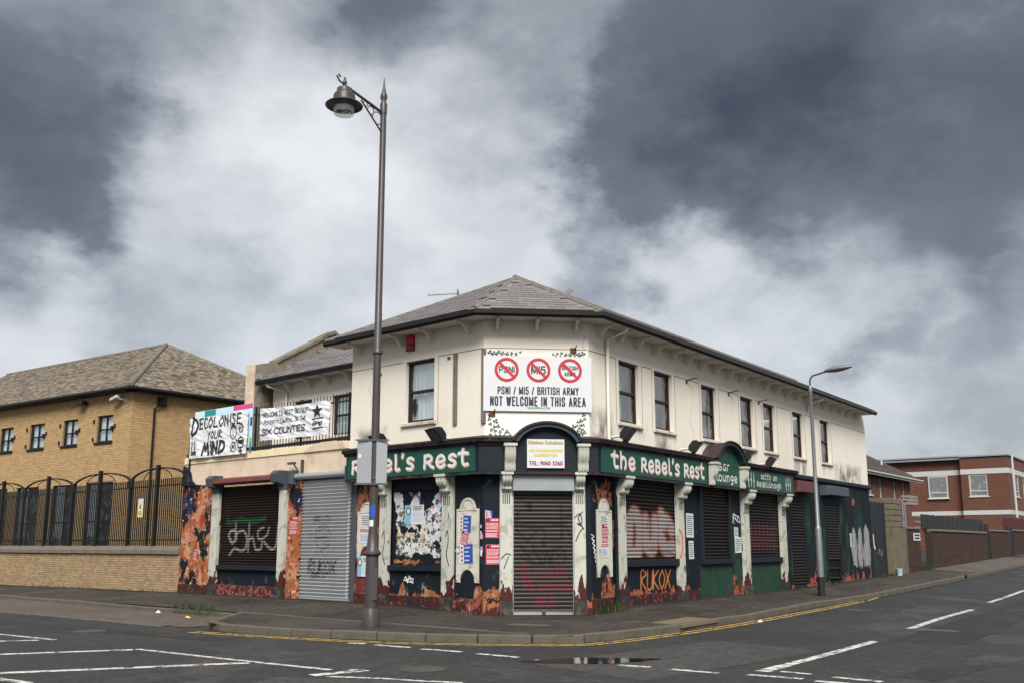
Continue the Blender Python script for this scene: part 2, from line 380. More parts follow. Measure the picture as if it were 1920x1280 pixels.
# tactile slab, cover plates, patch
def slab(name, pts, zf, lift, mat_, parent):
    mb = MB(); mb.add([(x, y, zf(x, y) + lift) for x, y in pts] + [(x, y, zf(x, y) - .05) for x, y in pts], [(0, 1, 2, 3), (0, 4, 5, 1), (1, 5, 6, 2), (2, 6, 7, 3), (3, 7, 4, 0)]); return obj(name, mb, mat_, parent)
tp = slab('tactile_paving', [(3.25, 18.9), (4.25, 20.35), (3.75, 21.0), (2.75, 19.55)], pav_z, .008, 'tactile', pavement)
mb = MB()
for i in range(11):
    for j in range(6):
        x = 3.25 + i / 11 + .045 - j * .0833 - .04; y = 18.95 + i * 1.45 / 11 + .06 + j * .108 + .05
        mb.lathe([(.03, 0), (.022, .006)], 6, (x, y, pav_z(x, y) + .008))
obj('blister', mb, 'tactile', tp, I4, kind='stuff')
slab('cover_plate', [(-.12, 19.0), (.62, 18.72), (.78, 18.98), (.06, 19.3)], pav_z, .006, 'kerb_concrete', pavement)
slab('cover_plate', [(2.3, 19.35), (2.75, 19.8), (2.5, 20.1), (2.05, 19.65)], pav_z, .006, 'iron', pavement)
slab('road_patch', [(7.95, 19.55), (8.5, 19.0), (8.7, 19.15), (8.2, 19.72)], road_z, .005, 'apron_tar', road)
# reinstatement patches, trench scars, covers and the dark strip along the kerb
def sheet(name, pts, zf, lift, mat_, parent):
    mb = MB(); n = 10
    A_, B_, C_, D_ = [Vector(p) for p in pts]
    for j in range(n + 1):
        for i in range(n + 1):
            u, v = i / n, j / n; p = (A_ * (1 - u) + B_ * u) * (1 - v) + (D_ * (1 - u) + C_ * u) * v; mb.v.append((p.x, p.y, zf(p.x, p.y) + lift))
    mb.f = [(j * (n + 1) + i, j * (n + 1) + i + 1, (j + 1) * (n + 1) + i + 1, (j + 1) * (n + 1) + i) for j in range(n) for i in range(n)]; mb.tint = [1.] * len(mb.f); return obj(name, mb, mat_, parent)
for pts, m_ in (([(1.6, 12.2), (4.9, 15.6), (3.6, 17.3), (.3, 13.9)], 'patch_pale'), ([(6.5, 17.2), (7.6, 16.6), (16, 28.5), (15.1, 29.2)], 'patch_dark'), ([(-12, 21.6), (-5.2, 17.2), (-4.9, 17.7), (-11.7, 22.1)], 'patch_dark'), ([(-3.6, 11.2), (-1.0, 10.5), (-.2, 12.0), (-2.9, 12.6)], 'patch_pale'), ([(5.2, 12.2), (7.6, 14.6), (7.2, 15.1), (4.8, 12.6)], 'patch_dark'), ([(10.4, 24), (12, 26.4), (11.2, 27), (9.6, 24.6)], 'patch_pale'), ([(-9, 13.2), (-5.6, 11.4), (-5.3, 11.8), (-8.7, 13.7)], 'patch_dark')): sheet('road_patch', pts, road_z, .0025, m_, road)
for F_, x0, x1, o0, o1 in ((FL, -9.6, -6.9, .5, 2.2), (FL, -2.8, -1.0, 1.2, 2.6), (FR, 6.2, 8.8, .4, 1.7), (FR, 13.0, 17.5, .9, 1.5), (FL, -17, -13.4, .9, 2.3), (FR, 1.2, 2.6, .6, 1.8), (FC, .2, 2.3, .25, 1.3)): sheet('footway_patch', [loc(F_, x0, -o0), loc(F_, x1, -o0), loc(F_, x1, -o1), loc(F_, x0, -o1)], pav_z, .004, 'patch_foot', pavement)
def kerb_strip(pts, w, mat_):
    P_ = [Vector(p) for p in pts]; prs = []
    for i, p in enumerate(P_):
        d = (P_[min(i + 1, len(P_) - 1)] - P_[max(i - 1, 0)]).normalized(); n_ = Vector((d.y, -d.x)); prs.append((p + n_ * .05, p + n_ * (w + .05 * math.sin(i * 2.1))))
    return strip(prs, road_z, 2, .0035)
obj('kerb_shade', kerb_strip(KERB_OUT[1:] + [Rp(u, 2.25) for u in (30, 36, 44)], .30, 'patch_dark'), 'patch_dark', road)  # dark wet asphalt strip; the kerb's shade is put into its colour
for x_, y_ in ((-1.2, 13.4), (8.9, 25.3), (-8.2, 19.2)): obj('manhole_cover', MB().lathe([(.33, .0), (.33, .006), (.30, .006), (.30, .004), (.02, .004)], 24, (x_, y_, road_z(x_, y_))), 'iron', road, I4)
# painted road markings
def line(pts, w, mat_, name='road_marking', lift=.005, parent=road):
    mb = MB(); P_ = [Vector(p) for p in pts]; prev = []
    for i, p in enumerate(P_):
        d = (P_[min(i + 1, len(P_) - 1)] - P_[max(i - 1, 0)]).normalized(); n_ = Vector((-d.y, d.x)) * w / 2
        for q in (p + n_, p - n_): mb.v.append((q.x, q.y, road_z(q.x, q.y) + lift))
    for i in range(len(P_) - 1): mb.f.append((2 * i, 2 * i + 1, 2 * i + 3, 2 * i + 2)); mb.tint.append(1.)
    return obj(name, mb, mat_, parent)
YL = [(-6.13, 18.99), (-5, 18.3), (-3.93, 17.7), (-2.9, 17.2), (-1.87, 16.83), (-.9, 16.62), (-.28, 16.54), (.5, 16.49), (.98, 16.5), (1.35, 16.64), (1.9, 17.15), (2.49, 17.8), (3.48, 18.99), (5.03, 21.09), (6.6, 23.45), (8.5, 26.3), (10.43, 29.29), (11.4, 30.9)]
def offs(pts, o):
    P_ = [Vector(p) for p in pts]; out = []
    for i, p in enumerate(P_):
        d = (P_[min(i + 1, len(P_) - 1)] - P_[max(i - 1, 0)]).normalized(); out.append(p + Vector((-d.y, d.x)) * o)
    return out
line(offs(YL, .09), .085, 'line_yellow'); line(offs(YL, -.1), .085, 'line_yellow')
for a, b in [((-2.79, 16.83), (-2.47, 16.72)), ((-2.28, 16.54), (-1.66, 16.11)), ((-1.45, 15.9), (-.79, 15.47)), ((-.53, 15.23), (.1, 14.71)), ((.32, 14.39), (.88, 14.04)), ((1.47, 13.79), (1.88, 13.56)),
             ((2.13, 13.34), (2.68, 12.93)), ((3.02, 12.79), (3.61, 12.39)), ((4.03, 12.55), (4.49, 12.13)), ((3.7, 12.2), (4.3, 11.8))]: line([a, b], .13, 'line_white')
for pts, w in [([(-11, 19.5), (-8.02, 17.41)], .1), ([(-9.8, 16.9), (-8.25, 17.34)], .16), ([(-9.2, 14.6), (-6.02, 15.78)], .17), ([(-8.2, 12.35), (-3.71, 14.04)], .19), ([(-6.9, 12.75), (-5.81, 12.02)], .13),
               ([(-5.99, 15.87), (-3.76, 14.22), (-2.41, 13.27)], .11), ([(-2.55, 12.72), (-1.97, 13.2)], .2), ([(-2.16, 13.3), (-1.9, 13.15)], .1), ([(-2.34, 12.62), (-1.6, 12.42), (-1.08, 12.2), (-.6, 12.05)], .1),
               ([(3.27, 13.08), (3.76, 13.74)], .2), ([(3.76, 13.74), (4.73, 15.03), (6.28, 17.16)], .16), ([(7.94, 19.73), (9.74, 22.46), (11.91, 25.51)], .16), ([(13.71, 28.32), (14.88, 29.9)], .15), ([(15.1, 30.2), (17.4, 33.4)], .15), ([(19.5, 36.4), (21.8, 39.7)], .15),
               ([(3.53, 13.1), (3.85, 12.83)], .1)]: line(pts, w, 'line_white')
pud = MB(); N_ = 28
pv = [(1.15 + (1.0 + .12 * math.sin(3 * a) + .07 * math.sin(7 * a)) * math.cos(a) * .95, 14.28 + (.34 + .06 * math.sin(4 * a + 1)) * math.sin(a) + .12 * math.cos(a)) for a in [2 * math.pi * i / N_ for i in range(N_)]]
pud.add([(x, y, road_z(x, y) + .009) for x, y in pv], [tuple(range(N_))]); obj('puddle', pud, 'puddle_water', None, kind='structure')

# ------------------------------------------------------------------ weeds
mat('weed_leaf', (.026, .040, .010), .6, .4, 6, 40)
def weeds(name, spots, label, seedv, n=60, h=.14, group=None):
    rs = random.Random(seedv); mb = MB()
    for (x, y, z, rad) in spots:
        for i in range(int(n * max(.4, rad / .3))):
            a = rs.uniform(0, 6.28); r = rad * math.sqrt(rs.random()); bx, by = x + r * math.cos(a), y + r * math.sin(a) * .5
            hh = h * rs.uniform(.4, 1.2); lean = rs.uniform(0, 6.28); l2 = hh * rs.uniform(.2, .7); w = .003 + .004 * rs.random()
            ca, sa = math.cos(lean), math.sin(lean)
            mb.cur = rs.uniform(.6, 1.4)
            mb.add([(bx - sa * w, by + ca * w, z), (bx + sa * w, by - ca * w, z), (bx + ca * l2 * .5 + sa * w, by + sa * l2 * .5 - ca * w, z + hh * .7), (bx + ca * l2 * .5 - sa * w, by + sa * l2 * .5 + ca * w, z + hh * .7), (bx + ca * l2, by + sa * l2, z + hh)], [(0, 1, 2, 3), (3, 2, 4)])
    return solo(name, mb, 'weed_leaf', label, 'weeds', None, group)
def wp(F, x, o, rad): px, py = loc(F, x, -o); return (px, py, pav_z(px, py), rad)
# ------------------------------------------------------------------ lettering, print and spray-paint helpers
def smooth_line(pts, n=6):
    p = [np.array(q, float) for q in pts]
    if len(p) < 3: return np.array(p)
    p = [2 * p[0] - p[1]] + p + [2 * p[-1] - p[-2]]; out = []
    for i in range(1, len(p) - 2):
        for k in range(n):
            t = k / n; a, b, c, d = p[i - 1], p[i], p[i + 1], p[i + 2]
            out.append(.5 * ((2 * b) + (-a + c) * t + (2 * a - 5 * b + 4 * c - d) * t * t + (-a + 3 * b - 3 * c + d) * t ** 3))
    out.append(p[-2]); return np.array(out)
def seg_dist(X, Z, poly):
    d = np.full(X.shape, 1e9)
    for (ax, az), (bx, bz) in zip(poly[:-1], poly[1:]):
        dx, dz_ = bx - ax, bz - az; L2 = dx * dx + dz_ * dz_ + 1e-12
        t = np.clip(((X - ax) * dx + (Z - az) * dz_) / L2, 0, 1)
        d = np.minimum(d, np.hypot(X - ax - t * dx, Z - az - t * dz_))
    return d
def vnoise(X, Z, s, seed=0, oct_=3):
    out = np.zeros(X.shape); amp = 1.; tot = 0
    for o in range(oct_):
        rs = np.random.RandomState(seed + o * 17); G = rs.rand(64, 64); x = X * s + seed * 3.3; z = Z * s + seed * 1.7
        xi = np.floor(x).astype(int); zi = np.floor(z).astype(int); fx = x - xi; fz = z - zi; fx = fx * fx * (3 - 2 * fx); fz = fz * fz * (3 - 2 * fz)
        g = lambda a, b: G[a % 64, b % 64]
        out += amp * ((g(xi, zi) * (1 - fx) + g(xi + 1, zi) * fx) * (1 - fz) + (g(xi, zi + 1) * (1 - fx) + g(xi + 1, zi + 1) * fx) * fz)
        tot += amp; amp *= .5; s *= 2.1
    return out / tot
def contour(fn, x0, x1, z0, z1, st, y=-.003):
    """mesh of the region fn(X,Z)<0 (marching squares, interior runs merged) standing at depth y"""
    nx = int((x1 - x0) / st) + 2; nz = int((z1 - z0) / st) + 2
    X, Z = np.meshgrid(x0 + st * np.arange(nx), z0 + st * np.arange(nz)); S = fn(X, Z)
    mb = MB(); ins = S < 0
    full = ins[:-1, :-1] & ins[1:, :-1] & ins[:-1, 1:] & ins[1:, 1:]
    anyc = ins[:-1, :-1] | ins[1:, :-1] | ins[:-1, 1:] | ins[1:, 1:]
    for j in range(nz - 1):
        row = full[j]; i = 0
        while i < nx - 1:
            if row[i]:
                k = i
                while k < nx - 1 and row[k]: k += 1
                mb.quad((X[j, i], y, Z[j, i]), (X[j, k], y, Z[j, i]), (X[j, k], y, Z[j + 1, i]), (X[j, i], y, Z[j + 1, i])); i = k
            else: i += 1
        for i in np.nonzero(anyc[j] & ~row)[0]:
            cs = [(j, i), (j, i + 1), (j + 1, i + 1), (j + 1, i)]; poly = []
            for a in range(4):
                p, q = cs[a], cs[(a + 1) % 4]; sp, sq = S[p], S[q]
                if sp < 0: poly.append((X[p], y, Z[p]))
                if (sp < 0) != (sq < 0):
                    t = sp / (sp - sq); poly.append((X[p] + t * (X[q] - X[p]), y, Z[p] + t * (Z[q] - Z[p])))
            if len(poly) > 2: mb.add(poly, [tuple(range(len(poly)))])
    return mb
def strokes_fn(strokes):
    def fn(X, Z):
        s = np.full(X.shape, 1e9)
        for pl_, w in strokes:
            pl_ = np.asarray(pl_); m = w
            k = (X > pl_[:, 0].min() - m) & (X < pl_[:, 0].max() + m) & (Z > pl_[:, 1].min() - m) & (Z < pl_[:, 1].max() + m)
            if k.any(): s[k] = np.minimum(s[k], seg_dist(X[k], Z[k], pl_) - w / 2)
        return s
    return fn
# plain block capitals (stroke skeletons, cap height 1)
CAPS = {'A': (.58, [[(0, 0), (.29, 1), (.58, 0)], [(.1, .3), (.48, .3)]]), 'B': (.52, [[(0, 0), (0, 1), (.38, 1), (.48, .9), (.48, .62), (.38, .53), (0, .53)], [(.38, .53), (.52, .42), (.52, .12), (.4, 0), (0, 0)]]), 'C': (.5, [[(.5, .72), (.5, .88), (.38, 1), (.12, 1), (0, .88), (0, .12), (.12, 0), (.38, 0), (.5, .12), (.5, .3)]]),
 'E': (.42, [[(.42, 1), (0, 1), (0, 0), (.42, 0)], [(0, .52), (.36, .52)]]), 'F': (.42, [[(.42, 1), (0, 1), (0, 0)], [(0, .5), (.36, .5)]]), 'H': (.52, [[(0, 0), (0, 1)], [(.52, 0), (.52, 1)], [(0, .5), (.52, .5)]]), 'I': (.0, [[(0, 0), (0, 1)]]), 'L': (.4, [[(0, 1), (0, 0), (.4, 0)]]), 'M': (.72, [[(0, 0), (0, 1), (.36, .1), (.72, 1), (.72, 0)]]), 'N': (.52, [[(0, 0), (0, 1), (.52, 0), (.52, 1)]]),
 'O': (.52, [[(.14, 1), (.38, 1), (.52, .86), (.52, .14), (.38, 0), (.14, 0), (0, .14), (0, .86), (.14, 1)]]), 'P': (.5, [[(0, 0), (0, 1), (.38, 1), (.5, .88), (.5, .56), (.38, .45), (0, .45)]]), 'R': (.52, [[(0, 0), (0, 1), (.38, 1), (.5, .88), (.5, .6), (.38, .5), (0, .5)], [(.3, .5), (.52, 0)]]), 'S': (.5, [[(.5, .74), (.5, .88), (.38, 1), (.12, 1), (0, .88), (0, .66), (.1, .56), (.4, .44), (.5, .34), (.5, .12), (.38, 0), (.12, 0), (0, .12), (0, .26)]]),
 'T': (.5, [[(.25, 0), (.25, 1)], [(0, 1), (.5, 1)]]), 'U': (.52, [[(0, 1), (0, .14), (.14, 0), (.38, 0), (.52, .14), (.52, 1)]]), 'V': (.56, [[(0, 1), (.28, 0), (.56, 1)]]), 'W': (.8, [[(0, 1), (.2, 0), (.4, .9), (.6, 0), (.8, 1)]]), 'X': (.54, [[(0, 0), (.54, 1)], [(0, 1), (.54, 0)]]), 'Y': (.54, [[(0, 1), (.27, .48), (.54, 1)], [(.27, .48), (.27, 0)]]), '/': (.34, [[(0, 0), (.34, 1)]]), '5': (.5, [[(.48, 1), (.04, 1), (0, .55), (.38, .6), (.5, .48), (.5, .12), (.38, 0), (.12, 0), (0, .12), (0, .22)]]),
 ',': (.06, [[(.06, .04), (0, -.16)]]), ' ': (.12, []), '.': (.0, [[(0, 0), (0, .02)]])}
def caps(text, x0, x1, z, h, pen=.16, big=None):
    """condensed block capitals between x0 and x1; letters starting a word are taller when big is set"""
    P_ = pen * h; gap = P_ * 1.5; first = True; seq = []
    for ch in text:
        seq.append((ch, big if (big and first and ch.isalpha()) else 1.)); first = ch == ' '
    kx = (x1 - x0 - P_ - gap * (len(seq) - 1)) / sum(CAPS[c][0] * k for c, k in seq); x = x0 + P_ / 2; out = []
    for ch, k in seq:
        adv, st = CAPS[ch]
        for s in st: out.append((np.array([(x + a * k * kx, z + P_ / 2 + b * k * (h - P_)) for a, b in s]), P_))
        x += adv * k * kx + gap
    return out
# half-uncial letters, x-height 1
UNC = {
 't': (.9, [[(.42, 1.42), (.36, 1.1), (.36, .35), (.5, .07), (.82, .1)], [(.02, 1.0), (.2, 1.06), (.82, 1.0)]]),
 'h': (1., [[(.16, 1.55), (.2, .9), (.18, .05)], [(.2, .72), (.5, .98), (.78, .78), (.8, .3), (.68, .04)]]),
 'e': (.98, [[(.86, .2), (.6, .03), (.3, .08), (.13, .4), (.22, .8), (.52, 1.0), (.8, .82), (.78, .56), (.45, .46), (.18, .46)]]),
 'R': (1.02, [[(.16, 1.08), (.18, .6), (.14, .02)], [(.16, 1.0), (.5, 1.1), (.8, .92), (.74, .62), (.4, .5)], [(.44, .52), (.7, .2), (.98, .04)]]),
 'B': (.95, [[(.16, 1.1), (.17, .6), (.15, .05)], [(.16, 1.05), (.5, 1.1), (.74, .88), (.62, .62), (.25, .56)], [(.3, .58), (.72, .5), (.8, .22), (.5, .0), (.16, .05)]]),
 'l': (.55, [[(.16, 1.45), (.2, .8), (.2, .15), (.36, .03), (.55, .1)]]),
 "'": (.35, [[(.16, 1.5), (.2, 1.25)], [(.22, 1.42), (.13, 1.1)]]),
 's': (.85, [[(.74, .86), (.5, 1.0), (.2, .88), (.22, .64), (.55, .48), (.72, .28), (.5, .04), (.12, .1)]]),
 'a': (.98, [[(.74, .95), (.45, 1.0), (.16, .7), (.16, .25), (.4, .04), (.7, .3), (.78, .95)], [(.78, .9), (.8, .2), (.92, .04)]]),
 'o': (1., [[(.5, 1.), (.16, .8), (.12, .35), (.42, .02), (.8, .22), (.84, .68), (.5, 1.)]]),
 'u': (1., [[(.14, 1.), (.16, .35), (.36, .04), (.7, .24)], [(.8, 1.), (.78, .3), (.94, .04)]]),
 'n': (1., [[(.16, 1.), (.17, .04)], [(.18, .74), (.5, 1.), (.78, .76), (.78, .04)]]),
 'g': (1., [[(.8, .95), (.4, 1.), (.14, .68), (.3, .3), (.66, .36), (.8, .9)], [(.8, .95), (.8, .1), (.6, -.32), (.2, -.28)]]),
 'i': (.42, [[(.18, 1.), (.19, .2), (.34, .04)]]), 'c': (.85, [[(.76, .84), (.5, 1.), (.16, .74), (.16, .26), (.46, .02), (.78, .18)]]),
 'r': (.8, [[(.16, 1.), (.17, .04)], [(.18, .7), (.46, 1.), (.74, .88)]]), ' ': (.55, []),
}
UNC['í'] = (.42, UNC['i'][1] + [[(.2, 1.25), (.36, 1.5)]]); UNC['ú'] = (1., UNC['u'][1] + [[(.45, 1.22), (.62, 1.5)]])
UNC['b'] = UNC['B']
def uncial(text, x0, z0, h, width=None, pen=.25, sx=1., slope=0.):
    x = 0.; items = []
    for ch in text:
        adv, st = UNC[ch]
        for s in st: items.append(smooth_line([(x + a, b) for a, b in s], 7))
        x += adv + .14
    k = h if width is None else width / x
    return [(np.stack([x0 + p[:, 0] * k * sx, z0 + p[:, 1] * h + slope * p[:, 0] * k], 1), pen * h) for p in items]
def letters(parent, M, strokes, mat_, name='lettering', st=.011, y=-.004):
    P_ = np.concatenate([s[0] for s in strokes]); w = max(s[1] for s in strokes)
    return obj(name, contour(strokes_fn(strokes), P_[:, 0].min() - w, P_[:, 0].max() + w, P_[:, 1].min() - w, P_[:, 1].max() + w, st, y), mat_, parent, M)
def text_mb(s, size, x, z, sx=1., bold=0., y=-.004, align='CENTER', shear=0., rot=0.):
    cu = bpy.data.curves.new('print', 'FONT'); cu.body = s; cu.size = size; cu.align_x = align; cu.offset = bold; cu.shear = shear; cu.resolution_u = 3
    o = bpy.data.objects.new('print', cu); me = bpy.data.meshes.new_from_object(o); mb = MB(); c, s_ = math.cos(rot), math.sin(rot)
    mb.add([(x + (v.co.x * sx) * c - v.co.y * s_, y, z + v.co.x * sx * s_ + v.co.y * c) for v in me.vertices], [tuple(p.vertices) for p in me.polygons])
    bpy.data.objects.remove(o); bpy.data.meshes.remove(me); bpy.data.curves.remove(cu); return mb
def text_width(s, size):
    mb = text_mb(s, size, 0, 0); a = [v[0] for v in mb.v]; return max(a) - min(a)
def fit_text(s, x0, x1, z, size, bold=0., y=-.004, shear=0.):
    """text stretched to x0..x1; weight comes from copies set side by side, each a hair in front of the last"""
    w = text_width(s, size); mb = MB(); n = 3 if bold else 1
    for k in range(n):
        q = text_mb(s, size, (x0 + x1) / 2 + (k - (n - 1) / 2) * bold * 1.3, z, (x1 - x0 - 2 * bold) / w, bold * .25, y - .0006 * k, 'CENTER', shear); mb.add(q.v, q.f)
    return mb
def set_paint(me, cols):
    at = me.color_attributes.new('paint', 'FLOAT_COLOR', 'POINT'); at.data.foreach_set('color', np.asarray(cols, np.float32).ravel())
def paint_over(cols, X, Z, strokes):
    """strokes: (polyline, width, rgb, softness, strength)"""
    for pl_, w, rgb, soft, k in strokes:
        pl_ = np.asarray(pl_); m_ = w / 2 + soft
        near = (X > pl_[:, 0].min() - m_) & (X < pl_[:, 0].max() + m_) & (Z > pl_[:, 1].min() - m_) & (Z < pl_[:, 1].max() + m_)
        if not near.any(): continue
        d = seg_dist(X[near], Z[near], pl_); a = np.clip((w / 2 + soft - d) / (2 * soft + 1e-6), 0, 1) * k
        c = cols[near]; c[:, :3] = c[:, :3] * (1 - a[:, None]) + np.array(rgb)[None] * a[:, None]; c[:, 3] = 1 - (1 - c[:, 3]) * (1 - a)
        # un-premultiplied: where little paint lies the colour is simply the new one
        first = cols[near][:, 3] < .05; c[first, :3] = rgb
        cols[near] = c
    return cols
def S(pts, w=.035, rgb=(.01, .01, .01), soft=.012, k=1., n=6): return (smooth_line(pts, n), w, rgb, soft, k)
def shutter(parent, M, x0, x1, z0, z1, nsl, mat_, strokes=None, y=0., bulge=.022, step=.03, name='roller_shutter', skew=None, part_mat=None):
    """roller shutter: a part whose slats are its pieces; spray paint lies on the slats themselves"""
    h = (z1 - z0) / nsl
    fr = MB(); fr.box(x0, x1, y + .035, y + .05, z0, z1); fr.box(x0, x1, y - .03, y + .03, z0 - .004, z0 + .05)
    sh = obj(name, fr, part_mat or mat_, parent, M)
    prof = [(0., .016), (.07, .010), (.2, -bulge * .15), (.45, -bulge * .75), (.66, -bulge), (.84, -bulge * .75), (.95, -.0), (1., .016)]
    painted_ = strokes is not None
    nc = max(2, int((x1 - x0) / step)) if painted_ else 2
    base = None
    for i in range(nsl):
        if base is None or painted_:
            xs_ = np.linspace(x0, x1, nc); mb = MB()
            mb.v = [(x, y + p[1], p[0] * h) for p in prof for x in xs_]
            mb.f = [(r * nc + k, r * nc + k + 1, (r + 1) * nc + k + 1, (r + 1) * nc + k) for r in range(len(prof) - 1) for k in range(nc - 1)]; mb.tint = [1.] * len(mb.f)
            base = mb.mesh('slat', mat_, True)
            V = np.array(mb.v); cols = np.zeros((len(V), 4))
            if painted_: paint_over(cols, V[:, 0], V[:, 2] + z0 + i * h, strokes)
            set_paint(base, cols)
        Ms = M @ Matrix.Translation((0, random.uniform(-.002, .002), z0 + i * h))
        if skew and i < skew[0]: Ms = M @ Matrix.Translation((skew[1] * (skew[0] - i) / skew[0], .04 * (skew[0] - i) / skew[0], z0 + i * h)) @ Matrix.Rotation(skew[2] * (skew[0] - i) / skew[0], 4, 'Y')
        link('slat', base, sh, Ms)
    return sh
def spray_panel(name, parent, M, x0, x1, z0, z1, strokes, y=-.003, st=.014, mat_='spray'):
    nx = int((x1 - x0) / st) + 1; nz = int((z1 - z0) / st) + 1
    X, Z = np.meshgrid(np.linspace(x0, x1, nx), np.linspace(z0, z1, nz)); X, Z = X.ravel(), Z.ravel()
    cols = paint_over(np.zeros((len(X), 4)), X, Z, strokes) if not callable(strokes) else strokes(X, Z)
    A = cols[:, 3].reshape(nz, nx); mb = MB(); mb.v = [(x, y, z) for x, z in zip(X, Z)]
    keep = (A[:-1, :-1] + A[1:, :-1] + A[:-1, 1:] + A[1:, 1:]) > .02
    mb.f = [(j * nx + i, j * nx + i + 1, (j + 1) * nx + i + 1, (j + 1) * nx + i) for j, i in zip(*np.nonzero(keep))]; mb.tint = [1.] * len(mb.f)
    me = mb.mesh(name, mat_); set_paint(me, cols); o = link(name, me, parent, M)
    if parent is not None: o['kind'] = 'stuff'
    return o
painted('spray', (.5, .5, .5), .55, alpha=True, var=.12)
# ------------------------------------------------------------------ wall with openings
def wall_mb(x0, x1, z0, z1, opens, depth=.2, y=0.):
    mb = MB(); xs_ = sorted({x0, x1, *[v for o in opens for v in o[:2]]}); zs_ = sorted({z0, z1, *[v for o in opens for v in o[2:4]]})
    inside = lambda cx, cz: any(a < cx < b and c < cz < d for a, b, c, d in opens)
    for i in range(len(xs_) - 1):
        for j in range(len(zs_) - 1):
            if not inside((xs_[i] + xs_[i + 1]) / 2, (zs_[j] + zs_[j + 1]) / 2):
                mb.quad((xs_[i], y, zs_[j]), (xs_[i + 1], y, zs_[j]), (xs_[i + 1], y, zs_[j + 1]), (xs_[i], y, zs_[j + 1]))
    for a, b, c, d in opens:
        Y = y + depth
        mb.quad((a, y, c), (a, y, d), (a, Y, d), (a, Y, c)); mb.quad((b, y, d), (b, y, c), (b, Y, c), (b, Y, d))
        mb.quad((a, y, d), (b, y, d), (b, Y, d), (a, Y, d)); mb.quad((b, y, c), (a, y, c), (a, Y, c), (b, Y, c))
    return mb
def window(parent, M, x0, x1, z0, z1, depth=.16, fmat='brown_frame', sill=True, smat='sill_paint', bars='sash', curtain='curtain', pane='glass', fw=.07, mid=.5, cur=None, name='window'):
    mb = MB(); y0, y1 = depth - .06, depth + .02
    mb.box(x0, x0 + fw, y0, y1, z0, z1); mb.box(x1 - fw, x1, y0, y1, z0, z1); mb.box(x0 + fw, x1 - fw, y0, y1, z1 - fw, z1); mb.box(x0 + fw, x1 - fw, y0, y1, z0, z0 + fw)
    zm = z0 + (z1 - z0) * mid; xm = (x0 + x1) / 2
    if bars in ('sash', 'cross'): mb.box(x0 + fw, x1 - fw, y0 - .01, y1, zm - fw * .45, zm + fw * .45)
    if bars == 'cross': mb.box(xm - fw * .35, xm + fw * .35, y0, y1 - .005, z0 + fw, zm - fw * .45); mb.box(xm - fw * .35, xm + fw * .35, y0, y1 - .005, zm + fw * .45, z1 - fw)
    w = obj(name, mb, fmat, parent, M)
    for a, b in (((z0 + fw, zm - fw * .45), (zm + fw * .45, z1 - fw)) if bars in ('sash', 'cross') else ((z0 + fw, z1 - fw),)):
        obj('pane', MB().quad((x0 + fw, depth - .015, a), (x1 - fw, depth - .015, a), (x1 - fw, depth - .015, b), (x0 + fw, depth - .015, b)), pane, w, M)
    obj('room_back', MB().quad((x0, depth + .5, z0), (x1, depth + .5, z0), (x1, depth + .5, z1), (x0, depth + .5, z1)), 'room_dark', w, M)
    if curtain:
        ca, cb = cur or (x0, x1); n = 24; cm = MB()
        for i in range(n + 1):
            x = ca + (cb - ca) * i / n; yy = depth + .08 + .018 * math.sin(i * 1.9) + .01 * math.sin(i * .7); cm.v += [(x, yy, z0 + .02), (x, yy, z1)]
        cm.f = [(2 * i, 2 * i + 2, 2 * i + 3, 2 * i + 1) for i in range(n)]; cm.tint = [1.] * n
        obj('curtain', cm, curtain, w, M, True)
    if sill: obj('sill', MB().box(x0 - .1, x1 + .1, -.07, depth - .06, z0 - .09, z0 - .003, .012), smat, w, M)
    return w
def spread(parent, name, mesh, mats, limit, stuff_mb, stuff_mat, stuff_name):
    """the first `limit` pieces one by one (sharing one mesh), the rest joined into one part"""
    for M in mats[:limit]: link(name, mesh, parent, M)
# ------------------------------------------------------------------ pub materials
CREAM = (.595, .555, .485)
mat('cream_render', CREAM, .85, .05, .8, 14, .18, streak=.06, dirt_shade=((.42, .37, .28), .3))
mat('cream_trim', (.56, .52, .45), .8, .08, 3, 30, .1, streak=.1, dirt_shade=((.35, .28, .18), .3))
mat('sill_paint', (.48, .43, .36), .8, .12, 4, 30, .2, dirt_shade=((.16, .07, .04), .7))
mat('gutter_black', (.007, .007, .0085), .38, .3, 3, 30)
mat('roof_slate', (.142, .130, .131), .55, .16, 3, 25, .25, tint=True, dirt_shade=((.20, .185, .17), .35))
mat('ridge_tile', (.13, .115, .095), .85, .3, 4, 30, .4, dirt_shade=((.07, .075, .035), .6))
mat('brown_frame', (.016, .009, .0075), .55, .25, 4, 30)
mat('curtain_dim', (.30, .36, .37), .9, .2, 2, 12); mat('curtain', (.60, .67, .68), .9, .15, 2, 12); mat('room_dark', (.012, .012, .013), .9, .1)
glass('glass', (.78, .84, .86), .30)
mat('batten', (.13, .11, .095), .85, .35, 5, 40, .3); mat('rust', (.10, .035, .018), .9, .4, 6, 40, .3)
NAVY = (.0075, .0105, .0145)
ORG = (.235, .084, .038); MAR = (.052, .014, .012); PNK = (.20, .062, .056)
